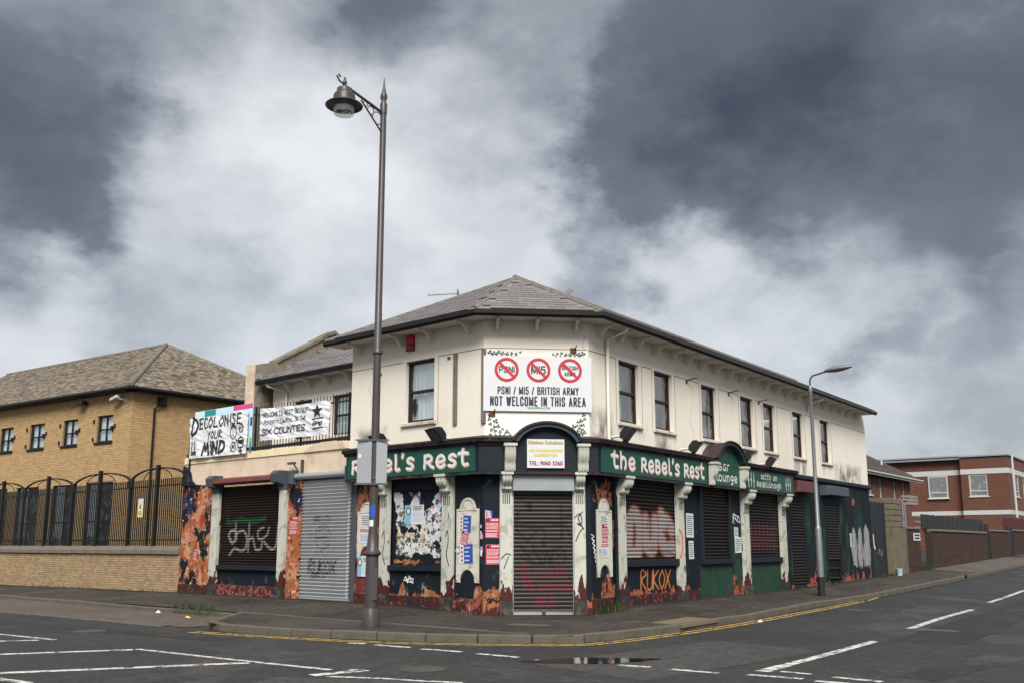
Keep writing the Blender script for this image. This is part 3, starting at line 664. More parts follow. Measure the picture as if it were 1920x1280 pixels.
# layer: colour, noise scale, threshold, soft, z_low, z_high, weight, z stretch
peel('navy_wall', NAVY, [((.055, .075, .085), 3., .66, .08, 0, 1, 0, 1), (ORG, 4.5, .93, .012, .22, .75, .52, .45), (PNK, 7, .93, .03, .05, .36, .5, 1.), (MAR, 6., 1.0, .03, .0, .48, .62, 1.)], streak=.25)
peel('navy_green', NAVY, [((.013, .042, .026), 1.5, .56, .06, 0, 1, 0, .35), ((.10, .15, .12), 8, .70, .04, 0, 1, 0, .5), ((.32, .10, .06), 6, 1.0, .02, .15, .62, .55, .5), (MAR, 6., 1.0, .03, .0, .45, .64, 1.)], streak=.3)
peel('green_riser', (.014, .040, .026), [((.03, .035, .04), 2.6, .58, .05, 0, 1, 0, 1), ((.16, .22, .18), 7, .71, .03, 0, 1, 0, .6), (MAR, 6., 1.0, .03, .0, .5, .64, 1.)], streak=.3)
peel('mural_orange', (.25, .085, .036), [((.36, .18, .105), 2.0, .52, .04, 0, 1, 0, 1), ((.17, .045, .022), 6, .57, .03, 0, 1, 0, 1), (NAVY, 1.7, .555, .010, 0, 1, 0, .6), ((.008, .022, .10), 1.3, .61, .010, 0, 1, 0, .35), ((.46, .35, .25), 5, .615, .012, 0, 1, 0, 1), ((.26, .025, .016), 3, .63, .04, 0, 1, 0, 1), (NAVY, 5, .64, .012, 0, 1, 0, 1), (PNK, 8, .9, .05, .1, .45, .45, 1.), (MAR, 6., .98, .03, 0, .4, .55, 1.)], bump=.5)
peel('maroon_strip', (.10, .022, .02), [(ORG, 3, .55, .02, 0, 1, 0, .6), (NAVY, 3.5, .57, .02, 0, 1, 0, .8), (PNK, 10, .64, .03, 0, 1, 0, 1)], bump=.5)
peel('plinth_pink', MAR, [(PNK, 6, .5, .05, 0, 1, 0, 1), ((.55, .42, .18), 7, .68, .02, 0, 1, 0, 1), ((.02, .02, .022), 7, .56, .03, 0, 1, 0, 1), ((.6, .5, .45), 16, .72, .02, 0, 1, 0, 1)], bump=.6)
peel('plinth_maroon', MAR, [(PNK, 7, .58, .04, 0, 1, 0, 1), ((.02, .018, .018), 5, .52, .05, 0, 1, 0, 1)], bump=.6)
peel('pilaster_paint', (.37, .375, .33), [((.26, .26, .215), 3, .57, .06, 0, 1, 0, 1), (MAR, 4.5, .80, .012, .25, 1.25, .46, .5), ((.045, .02, .02), 8, .655, .012, 0, 1, 0, .3), ((.3, .25, .08), 3, .75, .05, 0, 1, 0, .3)], bump=.4, streak=.2)
peel('plinth_dark', (.03, .027, .025), [((.07, .06, .05), 5, .55, .05, 0, 1, 0, 1), (MAR, 6, .62, .03, 0, 1, 0, 1)], bump=.5)
peel('plaque_paint', (.42, .41, .35), [((.30, .28, .23), 4, .58, .05, 0, 1, 0, 1), (MAR, 6, .90, .015, .6, 1.25, .3, 1), ((.05, .03, .03), 11, .72, .015, 0, 1, 0, 1)], bump=.3)
peel('cornice_paint', (.022, .025, .032), [((.045, .018, .022), 3, .52, .06, 0, 1, 0, 1), ((.10, .10, .10), 9, .66, .03, 0, 1, 0, 1), ((.012, .012, .012), 5, .55, .05, 0, 1, 0, 1)], rough=.75)
mat('navy_trim', (.0085, .013, .0185), .6, .3, 3, 30, .2, spec=.15); mat('blue_arch', (.017, .030, .046), .5, .25, 4, 30, .2)
mat('sign_green', (.006, .052, .036), .55, .18, 2, 22, .1, streak=.2, dirt_shade=((.02, .035, .03), .5))
mat('letter_white', (.52, .515, .49), .6, .1, 6, 40, dirt_shade=((.4, .38, .34), .35)); mat('letter_pink', (.42, .17, .15), .6, .2, 6, 40)
mat('pebbledash', (.52, .42, .32), .95, .22, 2.5, 60, 1., dirt_shade=((.30, .22, .15), .6), streak=.15)
mat('parapet_cream', (.60, .51, .33), .85, .16, 2, 24, .3, streak=.3, dirt_shade=((.20, .09, .04), .45))
mat('stained_render', (.15, .13, .10), .95, .3, 2, 30, .6, streak=.5, dirt_shade=((.045, .042, .03), .9))
mat('steel_box', (.22, .24, .26), .5, .2, 3, 30, .1, metal=.3); mat('steel_grey', (.045, .055, .065), .6, .25, 4, 30, .15)
mat('galvanised', (.36, .37, .38), .42, .18, 3, 24, .05, metal=.55, streak=.2)
painted('slat_steel', (.42, .43, .44), .36, .6, var=.28); painted('slat_black', (.0115, .0095, .009), .5, 0., var=.4, spec=.2); painted('slat_maroon', (.015, .008, .008), .5, 0., var=.4, spec=.2); painted('slat_door', (.046, .042, .039), .45, .3, var=.35)
mat('hood_maroon', (.10, .028, .028), .6, .3, 4, 30, .2)

peel('orange_bare', (.225, .083, .038), [((.30, .155, .09), 3, .54, .05, 0, 1, 0, 1), ((.15, .04, .025), 7, .57, .05, 0, 1, 0, 1), ((.02, .02, .024), 13, .60, .02, 0, 1, 0, 1)], bump=.7)
peel('bare_red', (.22, .05, .035), [(ORG, 4, .55, .04, 0, 1, 0, 1), (PNK, 9, .6, .03, 0, 1, 0, 1)], bump=.5)
mat('hood_lead', (.030, .018, .017), .7, .5, 5, 25, .4, dirt_shade=((.09, .085, .085), .5))
# ------------------------------------------------------------------ pub
pub = thing('pub_building', 'derelict two-storey cream and navy corner pub with graffiti-covered roller shutters', 'building', T(*Cp(1.2), 0))
XE = 20.6; XL = -4.67; ZT = 6.72
def sweep(prof, xl=XL, xr=XE, start=None, end=None):
    """closed profile [(out, z)] carried along left wall, splayed corner and right wall with mitres, from start to end = (frame letter, x)"""
    h = math.tan(R_(47.05 / 2)); start = start or ('L', xl); end = end or ('R', xr); fn = {'L': Lp, 'C': Cp, 'R': Rp}; seq = 'LCR'
    i0, i1 = seq.index(start[0]), seq.index(end[0]); cols = []
    for o, z in prof:
        c = [(*fn[start[0]](start[1], o), z)]
        if i0 < 1 <= i1: c.append((*Lp(h * o, o), z))
        if i0 < 2 <= i1: c.append((*Cp(CL + h * o, o), z))
        c.append((*fn[end[0]](end[1], o), z)); cols.append(c)
    mb = MB(); n = len(prof); m_ = len(cols[0]); mb.v = [p[k] for k in range(m_) for p in cols]
    for k in range(m_ - 1):
        for i in range(n): mb.f.append((k * n + i, (k + 1) * n + i, (k + 1) * n + (i + 1) % n, k * n + (i + 1) % n))
    mb.f += [tuple(range(n - 1, -1, -1)), tuple(range((m_ - 1) * n, m_ * n))]; mb.tint = [1.] * len(mb.f)
    return mb
WR = [1.36, 3.14, 5.86, 8.5, 10.24, 12.74, 15.4]; WW = .98; ZS, ZH = 4.43, 5.95
WL = (-2.62, -1.62)
Mz = lambda F: F
obj('upper_wall', wall_mb(XL, 0, 3.70, ZT, [(WL[0], WL[1], ZS, ZH)]), 'cream_render', pub, FL)
obj('upper_wall', wall_mb(0, CL, 3.70, ZT, []), 'cream_render', pub, FC)
obj('upper_wall', wall_mb(0, XE, 3.70, ZT, [(x, x + WW, ZS, ZH) for x in WR]), 'cream_render', pub, FR)
mb = MB(); a = Lp(XL); b = loc(FL, XL, 4.9); c = loc(FR, XE, 4.9); d = Rp(XE)
for p, q in ((b, a), (d, c), (c, b)): mb.quad((*p, -.2), (*q, -.2), (*q, ZT), (*p, ZT))
obj('rear_wall', mb, 'cream_render', pub, I4)
# frieze line and panel joints, their gap shadow painted as thin dark strips
gr = {}
def groove(F, segs):
    for x0, x1, z0, z1 in segs: obj('panel_joint', MB().box(x0, x1, -.006, .004, z0, z1), 'batten', pub, F)
segs = [(0, WR[0] - .14, 5.945, 5.96)]
for i, x in enumerate(WR):
    e = WR[i + 1] - .14 if i < 6 else XE
    segs += [(x + WW + .14, e, 5.945, 5.96), (x - .145, x - .135, ZS - .1, 5.945), (x + WW + .135, x + WW + .145, ZS - .1, 5.945)]
groove(FR, segs)
groove(FL, [(XL, WL[0] - .14, 5.945, 5.96), (WL[1] + .14, -.0, 5.945, 5.96), (WL[1] + .135, WL[1] + .145, ZS - .1, 5.945)])
groove(FC, [(0.02, CL - .02, 5.951, 5.964)])
for i, x in enumerate(WR):
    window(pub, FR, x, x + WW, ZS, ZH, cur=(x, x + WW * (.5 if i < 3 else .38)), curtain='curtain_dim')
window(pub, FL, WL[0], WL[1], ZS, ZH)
mb = contour(lambda X, Z: (np.hypot((X + 2.42) / .09, (Z - 4.83) / .2) + .9 * (vnoise(X, Z, 14, 3) - .5)) - 1, -2.56, -2.2, 4.5, 5.14, .01, .128)
obj('broken_pane', mb, 'room_dark', pub, FL)
# eaves
obj('soffit', sweep([(-.05, 6.60), (.50, 6.60), (.50, 6.70), (-.05, 6.70)], XL - .42, XE - .42), 'cream_trim', pub, I4)
gutp = [(.505, 6.72), (.505, 6.60), (.54, 6.575), (.60, 6.575), (.645, 6.62), (.65, 6.70), (.60, 6.72)]
obj('gutter', sweep(gutp, XL - .45, XE - .36), 'gutter_black', pub, I4, True)
br = MB().prism([(-.0, 6.60), (-.42, 6.60), (-.43, 6.545), (-.36, 6.53), (-.27, 6.50), (-.20, 6.44), (-.15, 6.36), (-.12, 6.34), (-.085, 6.35), (-.07, 6.38), (0, 6.38)], -.036, .036).mesh('bracket', 'cream_trim')
for x in (-4.32, -2.72, -1.68, -.42): link('bracket', br, pub, FL @ Matrix.Translation((x, 0, 0)))
for x in (.29, 1.2, 2.12): link('bracket', br, pub, FC @ Matrix.Translation((x, 0, 0)))
x = .4
while x < XE - .8: link('bracket', br, pub, FR @ Matrix.Translation((x + random.uniform(-.03, .03), 0, 0))); x += .9
# roof
TOP = Vector((.067, 23.47, 8.14)); dR3 = Vector((math.sin(R_(36.9)), math.cos(R_(36.9)), 0))
h47 = math.tan(R_(47.05 / 2)); eo = .56; ez = 6.735
EA = Vector((*Lp(h47 * eo, eo), ez)); EB = Vector((*Cp(CL + h47 * eo, eo), ez)); EL = Vector((*Lp(XL - .45, eo), ez)); ER = Vector((*Rp(XE - .4, eo), ez))
RE = TOP + dR3 * 19.3; EK = Vector((*loc(FL, XL - .45, 4.9), ez)); EQ = Vector((*loc(FR, XE - .4, 5.2), ez))
mb = MB()
for poly in ((EL, EA, TOP), (EA, EB, TOP), (EB, ER, RE, TOP), (EL, TOP, EK), (TOP, RE, EQ, EK), (ER, EQ, RE)): mb.add(poly, [tuple(range(len(poly)))])
roof = obj('roof', mb, 'roof_slate', pub, I4)
def slate_rows(poly, w, ex, th=.008, lift=.018, jitter=.003, seedv=1):
    """matrices for whole slates laid in broken courses over a planar polygon whose first edge is the eave"""
    rs = random.Random(seedv); o = poly[0]; e = (poly[1] - poly[0]).normalized(); nrm = (poly[1] - poly[0]).cross(poly[2] - poly[0]).normalized()
    if nrm.z < 0: nrm = -nrm
    up = nrm.cross(e).normalized(); P2 = [((p - o).dot(e), (p - o).dot(up)) for p in poly]
    def inside(x, y):
        c = False
        for i in range(len(P2)):
            (x1, y1), (x2, y2) = P2[i], P2[i - 1]
            if (y1 > y) != (y2 > y) and x < (x2 - x1) * (y - y1) / (y2 - y1) + x1: c = not c
        return c
    out = []; ymax = max(p[1] for p in P2); xmin = min(p[0] for p in P2); xmax = max(p[0] for p in P2); r = 0; y = 0.
    while y < ymax:
        x = xmin + (w / 2 if r % 2 else 0)
        while x < xmax:
            if inside(x + .03, y + ex * .6) and inside(x + w - .03, y + ex * .6):
                M = Matrix(((e.x, up.x, nrm.x, 0), (e.y, up.y, nrm.y, 0), (e.z, up.z, nrm.z, 0), (0, 0, 0, 1)))
                p = o + e * (x + w / 2) + up * y + nrm * (lift + rs.uniform(0, jitter)); M.translation = p
                out.append(M @ Matrix.Rotation(-th * 1.6 / ex + rs.uniform(-.006, .006), 4, 'X'))
            x += w
        y += ex; r += 1
    return out
def piece_set(parent, name, mats, dims, mat_, limit=300, tint=(.7, 1.3), seedv=3, stuff=None):
    """dims = box of one piece; first pieces as objects, the rest joined"""
    rs = random.Random(seedv); x0, x1, y0, y1, z0, z1 = dims; meshes = []
    for k in range(5):
        mb = MB(); mb.cur = tint[0] + (tint[1] - tint[0]) * (k + .5) / 5; mb.box(*dims); meshes.append(mb.mesh(name, mat_))
    for M in mats[:limit]: link(name, rs.choice(meshes), parent, M)
    if len(mats) > limit:
        mb = MB(); cs = [(x0, y0, z0), (x1, y0, z0), (x1, y1, z0), (x0, y1, z0), (x0, y0, z1), (x1, y0, z1), (x1, y1, z1), (x0, y1, z1)]
        cs = np.array([(*c, 1) for c in cs])
        for M in mats[limit:]:
            mb.cur = rs.uniform(*tint); q = cs @ np.array(M).T
            mb.add([tuple(v[:3]) for v in q], [(4, 5, 6, 7), (0, 1, 5, 4), (1, 2, 6, 5), (2, 3, 7, 6), (3, 0, 4, 7)])
        obj(stuff or name + 's', mb, mat_, parent, I4, kind='stuff')
sl = slate_rows([EA, EB, TOP], .34, .19, seedv=1); s2 = slate_rows([EL, EA, TOP], .34, .19, seedv=2); s3 = slate_rows([EB, ER, RE, TOP], .34, .19, seedv=3)
piece_set(roof, 'slate', sl + s2[:max(0, 300 - len(sl))], (-.166, .166, 0, .26, -.004, .014), 'roof_slate', 300, (.84, 1.16), 5)
piece_set(roof, 'slate', s2[max(0, 300 - len(sl)):] + s3, (-.166, .166, 0, .26, -.004, .014), 'roof_slate', 0, (.84, 1.16), 6, 'slate_courses')
def ridge(a, b, parent, n, r=.10, mat_='ridge_tile'):
    a, b = Vector(a), Vector(b)
    for i in range(n):
        p, q = a + (b - a) * (i / n), a + (b - a) * ((i + .97) / n); obj('ridge_tile', MB().tube([p, q], [r, r * .93], 8), mat_, parent, I4)
up_ = Vector((0, 0, .0))
ridge(EB, TOP, roof, 9, .055); ridge(TOP, RE, roof, 26, .09); ridge(EA, TOP, roof, 14, .04, 'roof_slate'); ridge(EL, TOP, roof, 12, .045)
hip = lambda t_, up=0.: EL + (TOP - EL) * t_ + Vector((.12, .25, up))
obj('roof_vent', MB().box(-.14, .14, -.12, .12, 0, .1, .02), 'steel_grey', roof, Matrix.Translation(hip(.47, .02)) @ Matrix.Rotation(-.25, 4, 'Y'))
obj('flue', MB().lathe([(.055, -.2), (.055, .14), (.075, .15), (.075, .18), (.06, .19), (.06, .28), (.075, .29), (.065, .32)], 14), 'galvanised', roof, Matrix.Translation(hip(.26, .02)), True)
obj('lifted_slate', MB().box(-.17, .17, 0, .3, 0, .012), 'roof_slate', roof, Matrix.Translation(EL + (EA - EL) * .4 + Vector((0, 0, .06))) @ Matrix.Rotation(.7, 4, 'Y') @ Matrix.Rotation(.3, 4, 'X'))
obj('lifted_slate', MB().box(-.2, .2, 0, .35, 0, .012), 'roof_slate', roof, Matrix.Translation(EB + (TOP - EB) * .4 + Vector((0.05, 0, .05))) @ Matrix.Rotation(-.6, 4, 'Y') @ Matrix.Rotation(.5, 4, 'X'))
# downpipes
obj('downpipe', MB().tube([FR @ Vector(p) for p in ((.92, -.5, 6.62), (.92, -.5, 6.5), (.74, -.07, 6.3), (.74, -.07, 3.86))], .042, 10), 'cream_trim', pub, I4, True)
obj('downpipe', MB().tube([FR @ Vector(p) for p in ((14.35, -.5, 6.62), (14.35, -.5, 6.5), (14.1, -.07, 6.33), (14.1, -.07, 6.1))], .042, 8), 'cream_trim', pub, I4, True)
obj('downpipe', MB().tube([FR @ Vector(p) for p in ((14.6, -.06, 3.62), (14.6, -.06, 2.05))], .04, 8), 'steel_grey', pub, I4, True)
obj('downpipe', MB().tube([FR @ Vector(p) for p in ((.78, -.28, 3.08), (.86, -.1, 2.75), (.97, -.08, 2.6), (.97, -.08, .12))], .045, 10), 'navy_trim', pub, I4, True)
for x in (-.95, -.05): obj('batten', MB().box(x, x + .11, -.045, .0, 4.26 - (.04 if x > -.5 else 0), 5.93), 'batten', pub, FL)
for x in (4.96, 7.67, 9.89): obj('iron_stay', MB().box(x - .04, x + .04, -.02, 0, 5.84, 5.95).tube([(x, 0, 5.93), (x + .12, -.28, 5.99)], .018, 6), 'rust', pub, FR)
for F, x, z in ((FC, 2.06, 5.93), (FC, .18, 4.43)): obj('iron_stay', MB().box(x - .07, x + .07, -.05, -.0, z - .05, z + .06).tube([(x + .03, -.02, z), (x + .06, -.16, z + .1)], .014, 6), 'rust', pub, F)
for F, x, z in ((FL, -3.55, 5.75), (FL, -1.12, 5.86)): obj('rust_fixing', MB().box(x - .04, x + .04, -.03, 0, z - .02, z + .03), 'rust', pub, F)

# ---------------- ground floor: main block, left wall
def block(name, F, x0, x1, z0, z1, y0=-.0, y1=.3, m_='navy_wall', ch=0.): return obj(name, MB().box(x0, x1, y0, y1, z0, z1, ch), m_, pub, F)
ZF = 3.12
block('shop_wall', FL, -.91, 0.0, -.1, ZF)                   # right of the poster bay
block('shop_wall', FL, -4.35, -3.37, -.1, ZF, m_='maroon_strip')
block('shop_wall', FL, -4.56, -4.352, -.1, ZF, .02, .3, 'steel_grey')
block('shop_wall', FL, -3.06, -1.22, -.1, .91); block('window_sill', FL, -3.06, -1.22, .912, 1.04, -.09, .2, 'navy_trim', .01)
block('poster_board', FL, -3.06, -1.22, 1.042, ZF, .07, .3); block('board_head', FL, -3.06, -1.22, 2.8, ZF - .002, .03, .068, 'navy_trim')
block('shop_wall', FC, -.0, .38, -.2, ZF); block('shop_wall', FC, 2.26, CL, -.2, ZF)
block('shop_wall', FR, .0, 1.07, -.2, ZF)
block('shop_wall', FR, 1.4, 4.1, -.1, 1.0); block('window_sill', FR, 1.44, 4.08, 1.002, 1.17, -.1, .2, 'navy_trim', .01)
block('shop_wall', FR, 4.3, 5.45, -.1, ZF)
block('shop_wall', FR, 5.45, 7.45, -.1, 1.0, m_='green_riser'); block('window_sill', FR, 5.5, 7.42, 1.002, 1.13, -.1, .2, 'navy_trim', .01)
block('jamb', FR, 5.45, 5.64, 1.0, ZF, -.05, .3, 'navy_trim'); block('jamb', FR, 7.3, 7.448, 1.0, ZF, -.05, .3, 'navy_trim')
block('shop_wall', FR, 7.45, 8.3, -.1, ZF, m_='navy_green')
block('shop_wall', FR, 8.5, 11.2, -.1, 1.0, m_='green_riser'); block('window_sill', FR, 8.62, 11.08, 1.002, 1.15, -.1, .2, 'navy_trim', .01)
block('shop_wall', FR, 11.3, 12.15, -.1, 3.68, .0, .3, 'navy_green'); block('shop_wall', FR, 13.4, 15.55, -.1, 3.68, .0, .3, 'navy_green')
block('shop_wall', FR, 16.85, XE, -.1, 3.68, .0, .3, 'navy_green'); block('shop_wall', FR, 12.15, 13.4, 2.95, 3.68); block('shop_wall', FR, 15.55, 16.85, 2.95, 3.68)
obj('string_band', MB().prism([(.0, 3.68), (-.06, 3.68), (-.10, 3.72), (-.10, 3.80), (-.05, 3.84), (0, 3.86)], 11.9, XE + .06), 'navy_trim', pub, FR)
for F, xx in ((FL, (-3.06, -1.22, 'plinth_maroon')), (FL, (-.91, 0, 'plinth_pink')), (FL, (-4.35, -3.37, 'plinth_maroon')), (FR, (0, 1.07, 'plinth_maroon')), (FR, (1.44, 4.06, 'plinth_maroon')), (FR, (4.45, 5.4, 'plinth_maroon'))):
    obj('plinth', MB().box(xx[0] + .01, xx[1] - .01, -.03, 0., -.1, .34), xx[2], pub, F)
# pilasters with consoles and plinths
def console_mb(w, z0, z1, dep, ribs=3):
    mb = MB(); h = z1 - z0
    prof = [(0, z1), (-dep, z1), (-dep, z1 - .07 * h), (-dep * .93, z1 - .12 * h), (-dep * .97, z1 - .3 * h), (-dep * .82, z1 - .5 * h), (-dep * .5, z1 - .62 * h), (-dep * .38, z1 - .78 * h), (-dep * .46, z1 - .92 * h), (-dep * .3, z0), (0, z0)]
    mb.prism(prof, -w / 2, w / 2)
    for k in range(ribs):
        c = -w / 2 + w * (k + .5) / ribs
        mb.tube([(c, p[0] - .004, p[1]) for p in prof[2:-1]], w / ribs * .36, 7)
    mb.box(-w / 2 - .03, w / 2 + .03, -dep - .035, .0, z1 - .005, z1 + .055)
    return mb
def pilaster(F, x0, x1, base=.36, top=ZF, zc=2.72, dep=.24, mat_='pilaster_paint', flutes=True, y=-.09):
    w = x1 - x0; c = (x0 + x1) / 2; mb = MB(); mb.box(x0, x1, y, .0, base, top - .004)
    mb.box(x0 - .02, x0, y + .03, .0, base, top - .006); mb.box(x1, x1 + .02, y + .03, .0, base, top - .006)
    p = obj('pilaster', mb, mat_, pub, F)
    if flutes:
        fm = MB()
        for k in range(4): fm.box(x0 + w * (.16 + .19 * k), x0 + w * (.24 + .19 * k), y - .006, y - .001, zc - .3, zc - .1)
        obj('flute', fm, 'plinth_dark', p, F)
    obj('console', console_mb(w * .86, zc, top - .06, dep), mat_, p, F @ Matrix.Translation((c, y, 0)), True)
    obj('plinth', MB().box(x0 - .02, x1 + .02, y - .035, .0, -.15, base - .003), 'plinth_dark', p, F)
for x0, x1 in ((-3.37, -3.07), (-1.22, -.91)): pilaster(FL, x0, x1)
for x0, x1 in ((.38, .63), (2.03, 2.27)): pilaster(FC, x0, x1, .32)
for x0, x1 in ((1.08, 1.42), (4.08, 4.42), (8.2, 8.6), (11.1, 11.5)): pilaster(FR, x0, x1)
# fascia, cornice
h3 = lambda o: h47 * o
def fascia(F, x0, x1, z0=3.1, z1=3.74, o=.3, m_='navy_trim', y1=.0): return block('fascia', F, x0, x1, z0, z1, -o, y1, m_)
obj('fascia_board', sweep([(0, 3.12), (.29, 3.12), (.29, 3.76), (0, 3.76)], -4.45, 11.85), 'navy_trim', pub, I4)
obj('fascia_foot', sweep([(.2, 3.06), (.315, 3.06), (.315, 3.115), (.2, 3.115)], -4.45, 11.85), 'cornice_paint', pub, I4)
for st_, en_ in ((('L', -4.5), ('C', .665)), (('C', 2.115), ('R', 5.72)), (('R', 7.72), ('R', 11.95))):
    obj('cornice', sweep([(0, 3.70), (.32, 3.70), (.34, 3.755), (.40, 3.775), (.42, 3.84), (.39, 3.86), (0, 3.93)], start=st_, end=en_), 'cornice_paint', pub, I4)
    obj('lead_cap', sweep([(0, 3.934), (.385, 3.866), (.425, 3.845), (.432, 3.85), (.39, 3.885), (0, 3.955)], start=st_, end=en_), 'hood_lead', pub, I4)
def sign_panel(F, x0, x1, z0, z1, o=.30):
    p = obj('sign_panel', MB().box(x0, x1, -o - .012, -o + .012, z0, z1, .004), 'sign_green', pub, F)
    fr = MB(); y0, y1 = -o - .022, -o - .0125
    fr.box(x0, x1, y0, y1, z1 - .02, z1 + .004); fr.box(x0, x1, y0, y1, z0 - .004, z0 + .012); fr.box(x0, x0 + .015, y0, y1, z0 + .012, z1 - .02); fr.box(x1 - .015, x1, y0, y1, z0 + .012, z1 - .02)
    obj('sign_edge', fr, 'sign_green', p, F); return p
def sign_text(p, F, strokes, o=.312, shadow=(.022, -.028)):
    sh = [(q + np.array(shadow), w) for q, w in strokes]; letters(p, F, sh, 'letter_pink', 'lettering_shadow', .012, -o - .002)
    letters(p, F, strokes, 'letter_white', 'lettering', .011, -o - .006)
sp = sign_panel(FL, -4.38, .02, 3.135, 3.69)
sign_text(sp, FL, uncial("Rebel's Rest", -4.22, 3.27, .27, 4.1, .27))
sp = sign_panel(FR, .0, 5.4, 3.135, 3.70)
sign_text(sp, FR, uncial("the", .42, 3.27, .27, 1.15, .27) + uncial("Rebel's", 1.78, 3.27, .27, 2.05, .27) + uncial("Rest", 4.02, 3.27, .27, 1.22, .27))
sp = sign_panel(FR, 5.62, 7.78, 3.135, 3.70)
bl = uncial("Bar", 6.12, 3.56, .17, .76, .22) + uncial("lounge", 5.95, 3.26, .17, 1.42, .22)
sign_text(sp, FR, bl, shadow=(.012, -.014))
sp = sign_panel(FR, 8.02, 11.7, 3.135, 3.69)
st = uncial("scíth an", 9.05, 3.47, .12, 1.32, .22) + uncial("Reibiliúnaigh", 8.72, 3.235, .13, 1.95, .2)
for x in (8.14, 8.33, 8.52, 11.05, 11.23, 11.41):
    z = 3.2 + (.03 if x in (8.33, 11.23) else 0); st += [(np.array([(x, z), (x, z + .38)]), .035), (np.array([(x - .035, z + .17), (x + .03, z + .2)]), .04), (np.array([(x, z + .34), (x + .004, z + .43)]), .016)]
sign_text(sp, FR, st, shadow=(.008, -.01))
# arched hoods
def arch(F, cx, zc, r, o0, o1, th=.1, m_='blue_arch', zleg=3.72, top='cornice_paint'):
    mb = MB(); n = 20; pr = []
    A0 = 18
    for i in range(n + 1):
        a = R_(A0 + (180 - 2 * A0) * i / n); pr.append((math.cos(a), math.sin(a)))
    rz = r * .72
    for i in range(n):
        (c0, s0), (c1, s1) = pr[i], pr[i + 1]; q = []
        for rr in (r - th, r):
            k = rr / r
            for c_, s_ in ((c0, s0), (c1, s1)):
                for y in (-o1, -o0): q.append((cx + r * c_ * (k if rr < r else 1), y, zc + rz * s_ * (k if rr < r else 1)))
        mb.add(q, [(0, 2, 6, 4), (1, 5, 7, 3), (4, 6, 7, 5), (0, 1, 3, 2)])
    h = obj('arched_hood', mb, m_, pub, F)
    lip = MB().tube([(cx + (r + .02) * c_, -o1 - .005, zc + (rz + .02) * s_) for c_, s_ in pr], .038, 8); obj('hood_edge', lip, top, h, F, True)
    roofp = MB(); 
    for i in range(n):
        (c0, s0), (c1, s1) = pr[i], pr[i + 1]; r2 = r + .012; z2 = rz + .012
        roofp.quad((cx + r2 * c0, -o1 + .02, zc + z2 * s0), (cx + r2 * c1, -o1 + .02, zc + z2 * s1), (cx + r2 * c1, -.0, zc + z2 * s1), (cx + r2 * c0, -.0, zc + z2 * s0))
    obj('hood_roof', roofp, 'hood_lead', h, F, True)
    tym = MB(); pts = [(cx + (r - th) * c_, zc + (rz - th * .72) * s_) for c_, s_ in pr]
    tym.add([(x, -o0 - .0, z) for x, z in pts] + [(pts[-1][0], -o0, zleg), (pts[0][0], -o0, zleg)], [tuple(range(len(pts) + 2))])
    return h, tym
h, tym = arch(FC, 1.39, 3.62, .78, .30, .46); obj('tympanum', tym, 'navy_trim', h, FC)
h, tym = arch(FR, 6.66, 3.62, 1.0, .31, .50); obj('tympanum', tym, 'sign_green', h, FR)
for F, x in ((FC, .56), (FC, 2.2)): obj('scroll_bracket', console_mb(.24, 3.13, 3.68, .16), 'pilaster_paint', pub, F @ Matrix.Translation((x, -.31, 0)), True)
for x in (5.6, 7.62): obj('scroll_bracket', console_mb(.2, 3.12, 3.68, .2), 'pilaster_paint', pub, FR @ Matrix.Translation((x, -.31, 0)), True)
# arched plaques
def plaque(F, x0, x1, z0, z1, ztop, y=-.0):
    cx = (x0 + x1) / 2; r = (x1 - x0) * .36; r2 = (x1 - x0) * .33
    def fn(X, Z):
        body = np.maximum(np.abs(X - cx) - (x1 - x0) / 2, np.maximum(Z - z1, z0 - Z)); cap = np.hypot(X - cx, (Z - z1) * r / (ztop - z1)) - r
        cut = np.hypot(X - cx, (Z - z0) * .8) - r2
        return np.maximum(np.minimum(body, cap), -cut)
    front = contour(fn, x0 - .02, x1 + .02, z0 - .02, ztop + .02, .012, y - .035)
    p = obj('plaque', front, 'plaque_paint', pub, F)
    side = contour(lambda X, Z: fn(X, Z) - .012, x0 - .04, x1 + .04, z0 - .04, ztop + .04, .012, y - .02); obj('plaque_rim', side, 'pilaster_paint', p, F)
    rim = MB().tube([(cx + r * .82 * math.cos(a), y - .038, z1 + .02 + (ztop - z1) * .78 * math.sin(a)) for a in [math.pi * i / 12 for i in range(13)]], .014, 6)
    rim.tube([(x0 + .03, y - .038, z0 + .02), (x0 + .03, y - .038, z1 - .03), (x1 - .03, y - .038, z1 - .03), (x1 - .03, y - .038, z0 + .02)], .012, 6); obj('moulding', rim, 'pilaster_paint', p, F, True)
plaque(FL, -.80, -.11, .69, 2.31, 2.56); plaque(FL, -4.26, -3.56, 1.2, 2.33, 2.56); plaque(FR, .2, .86, .80, 2.3, 2.56)
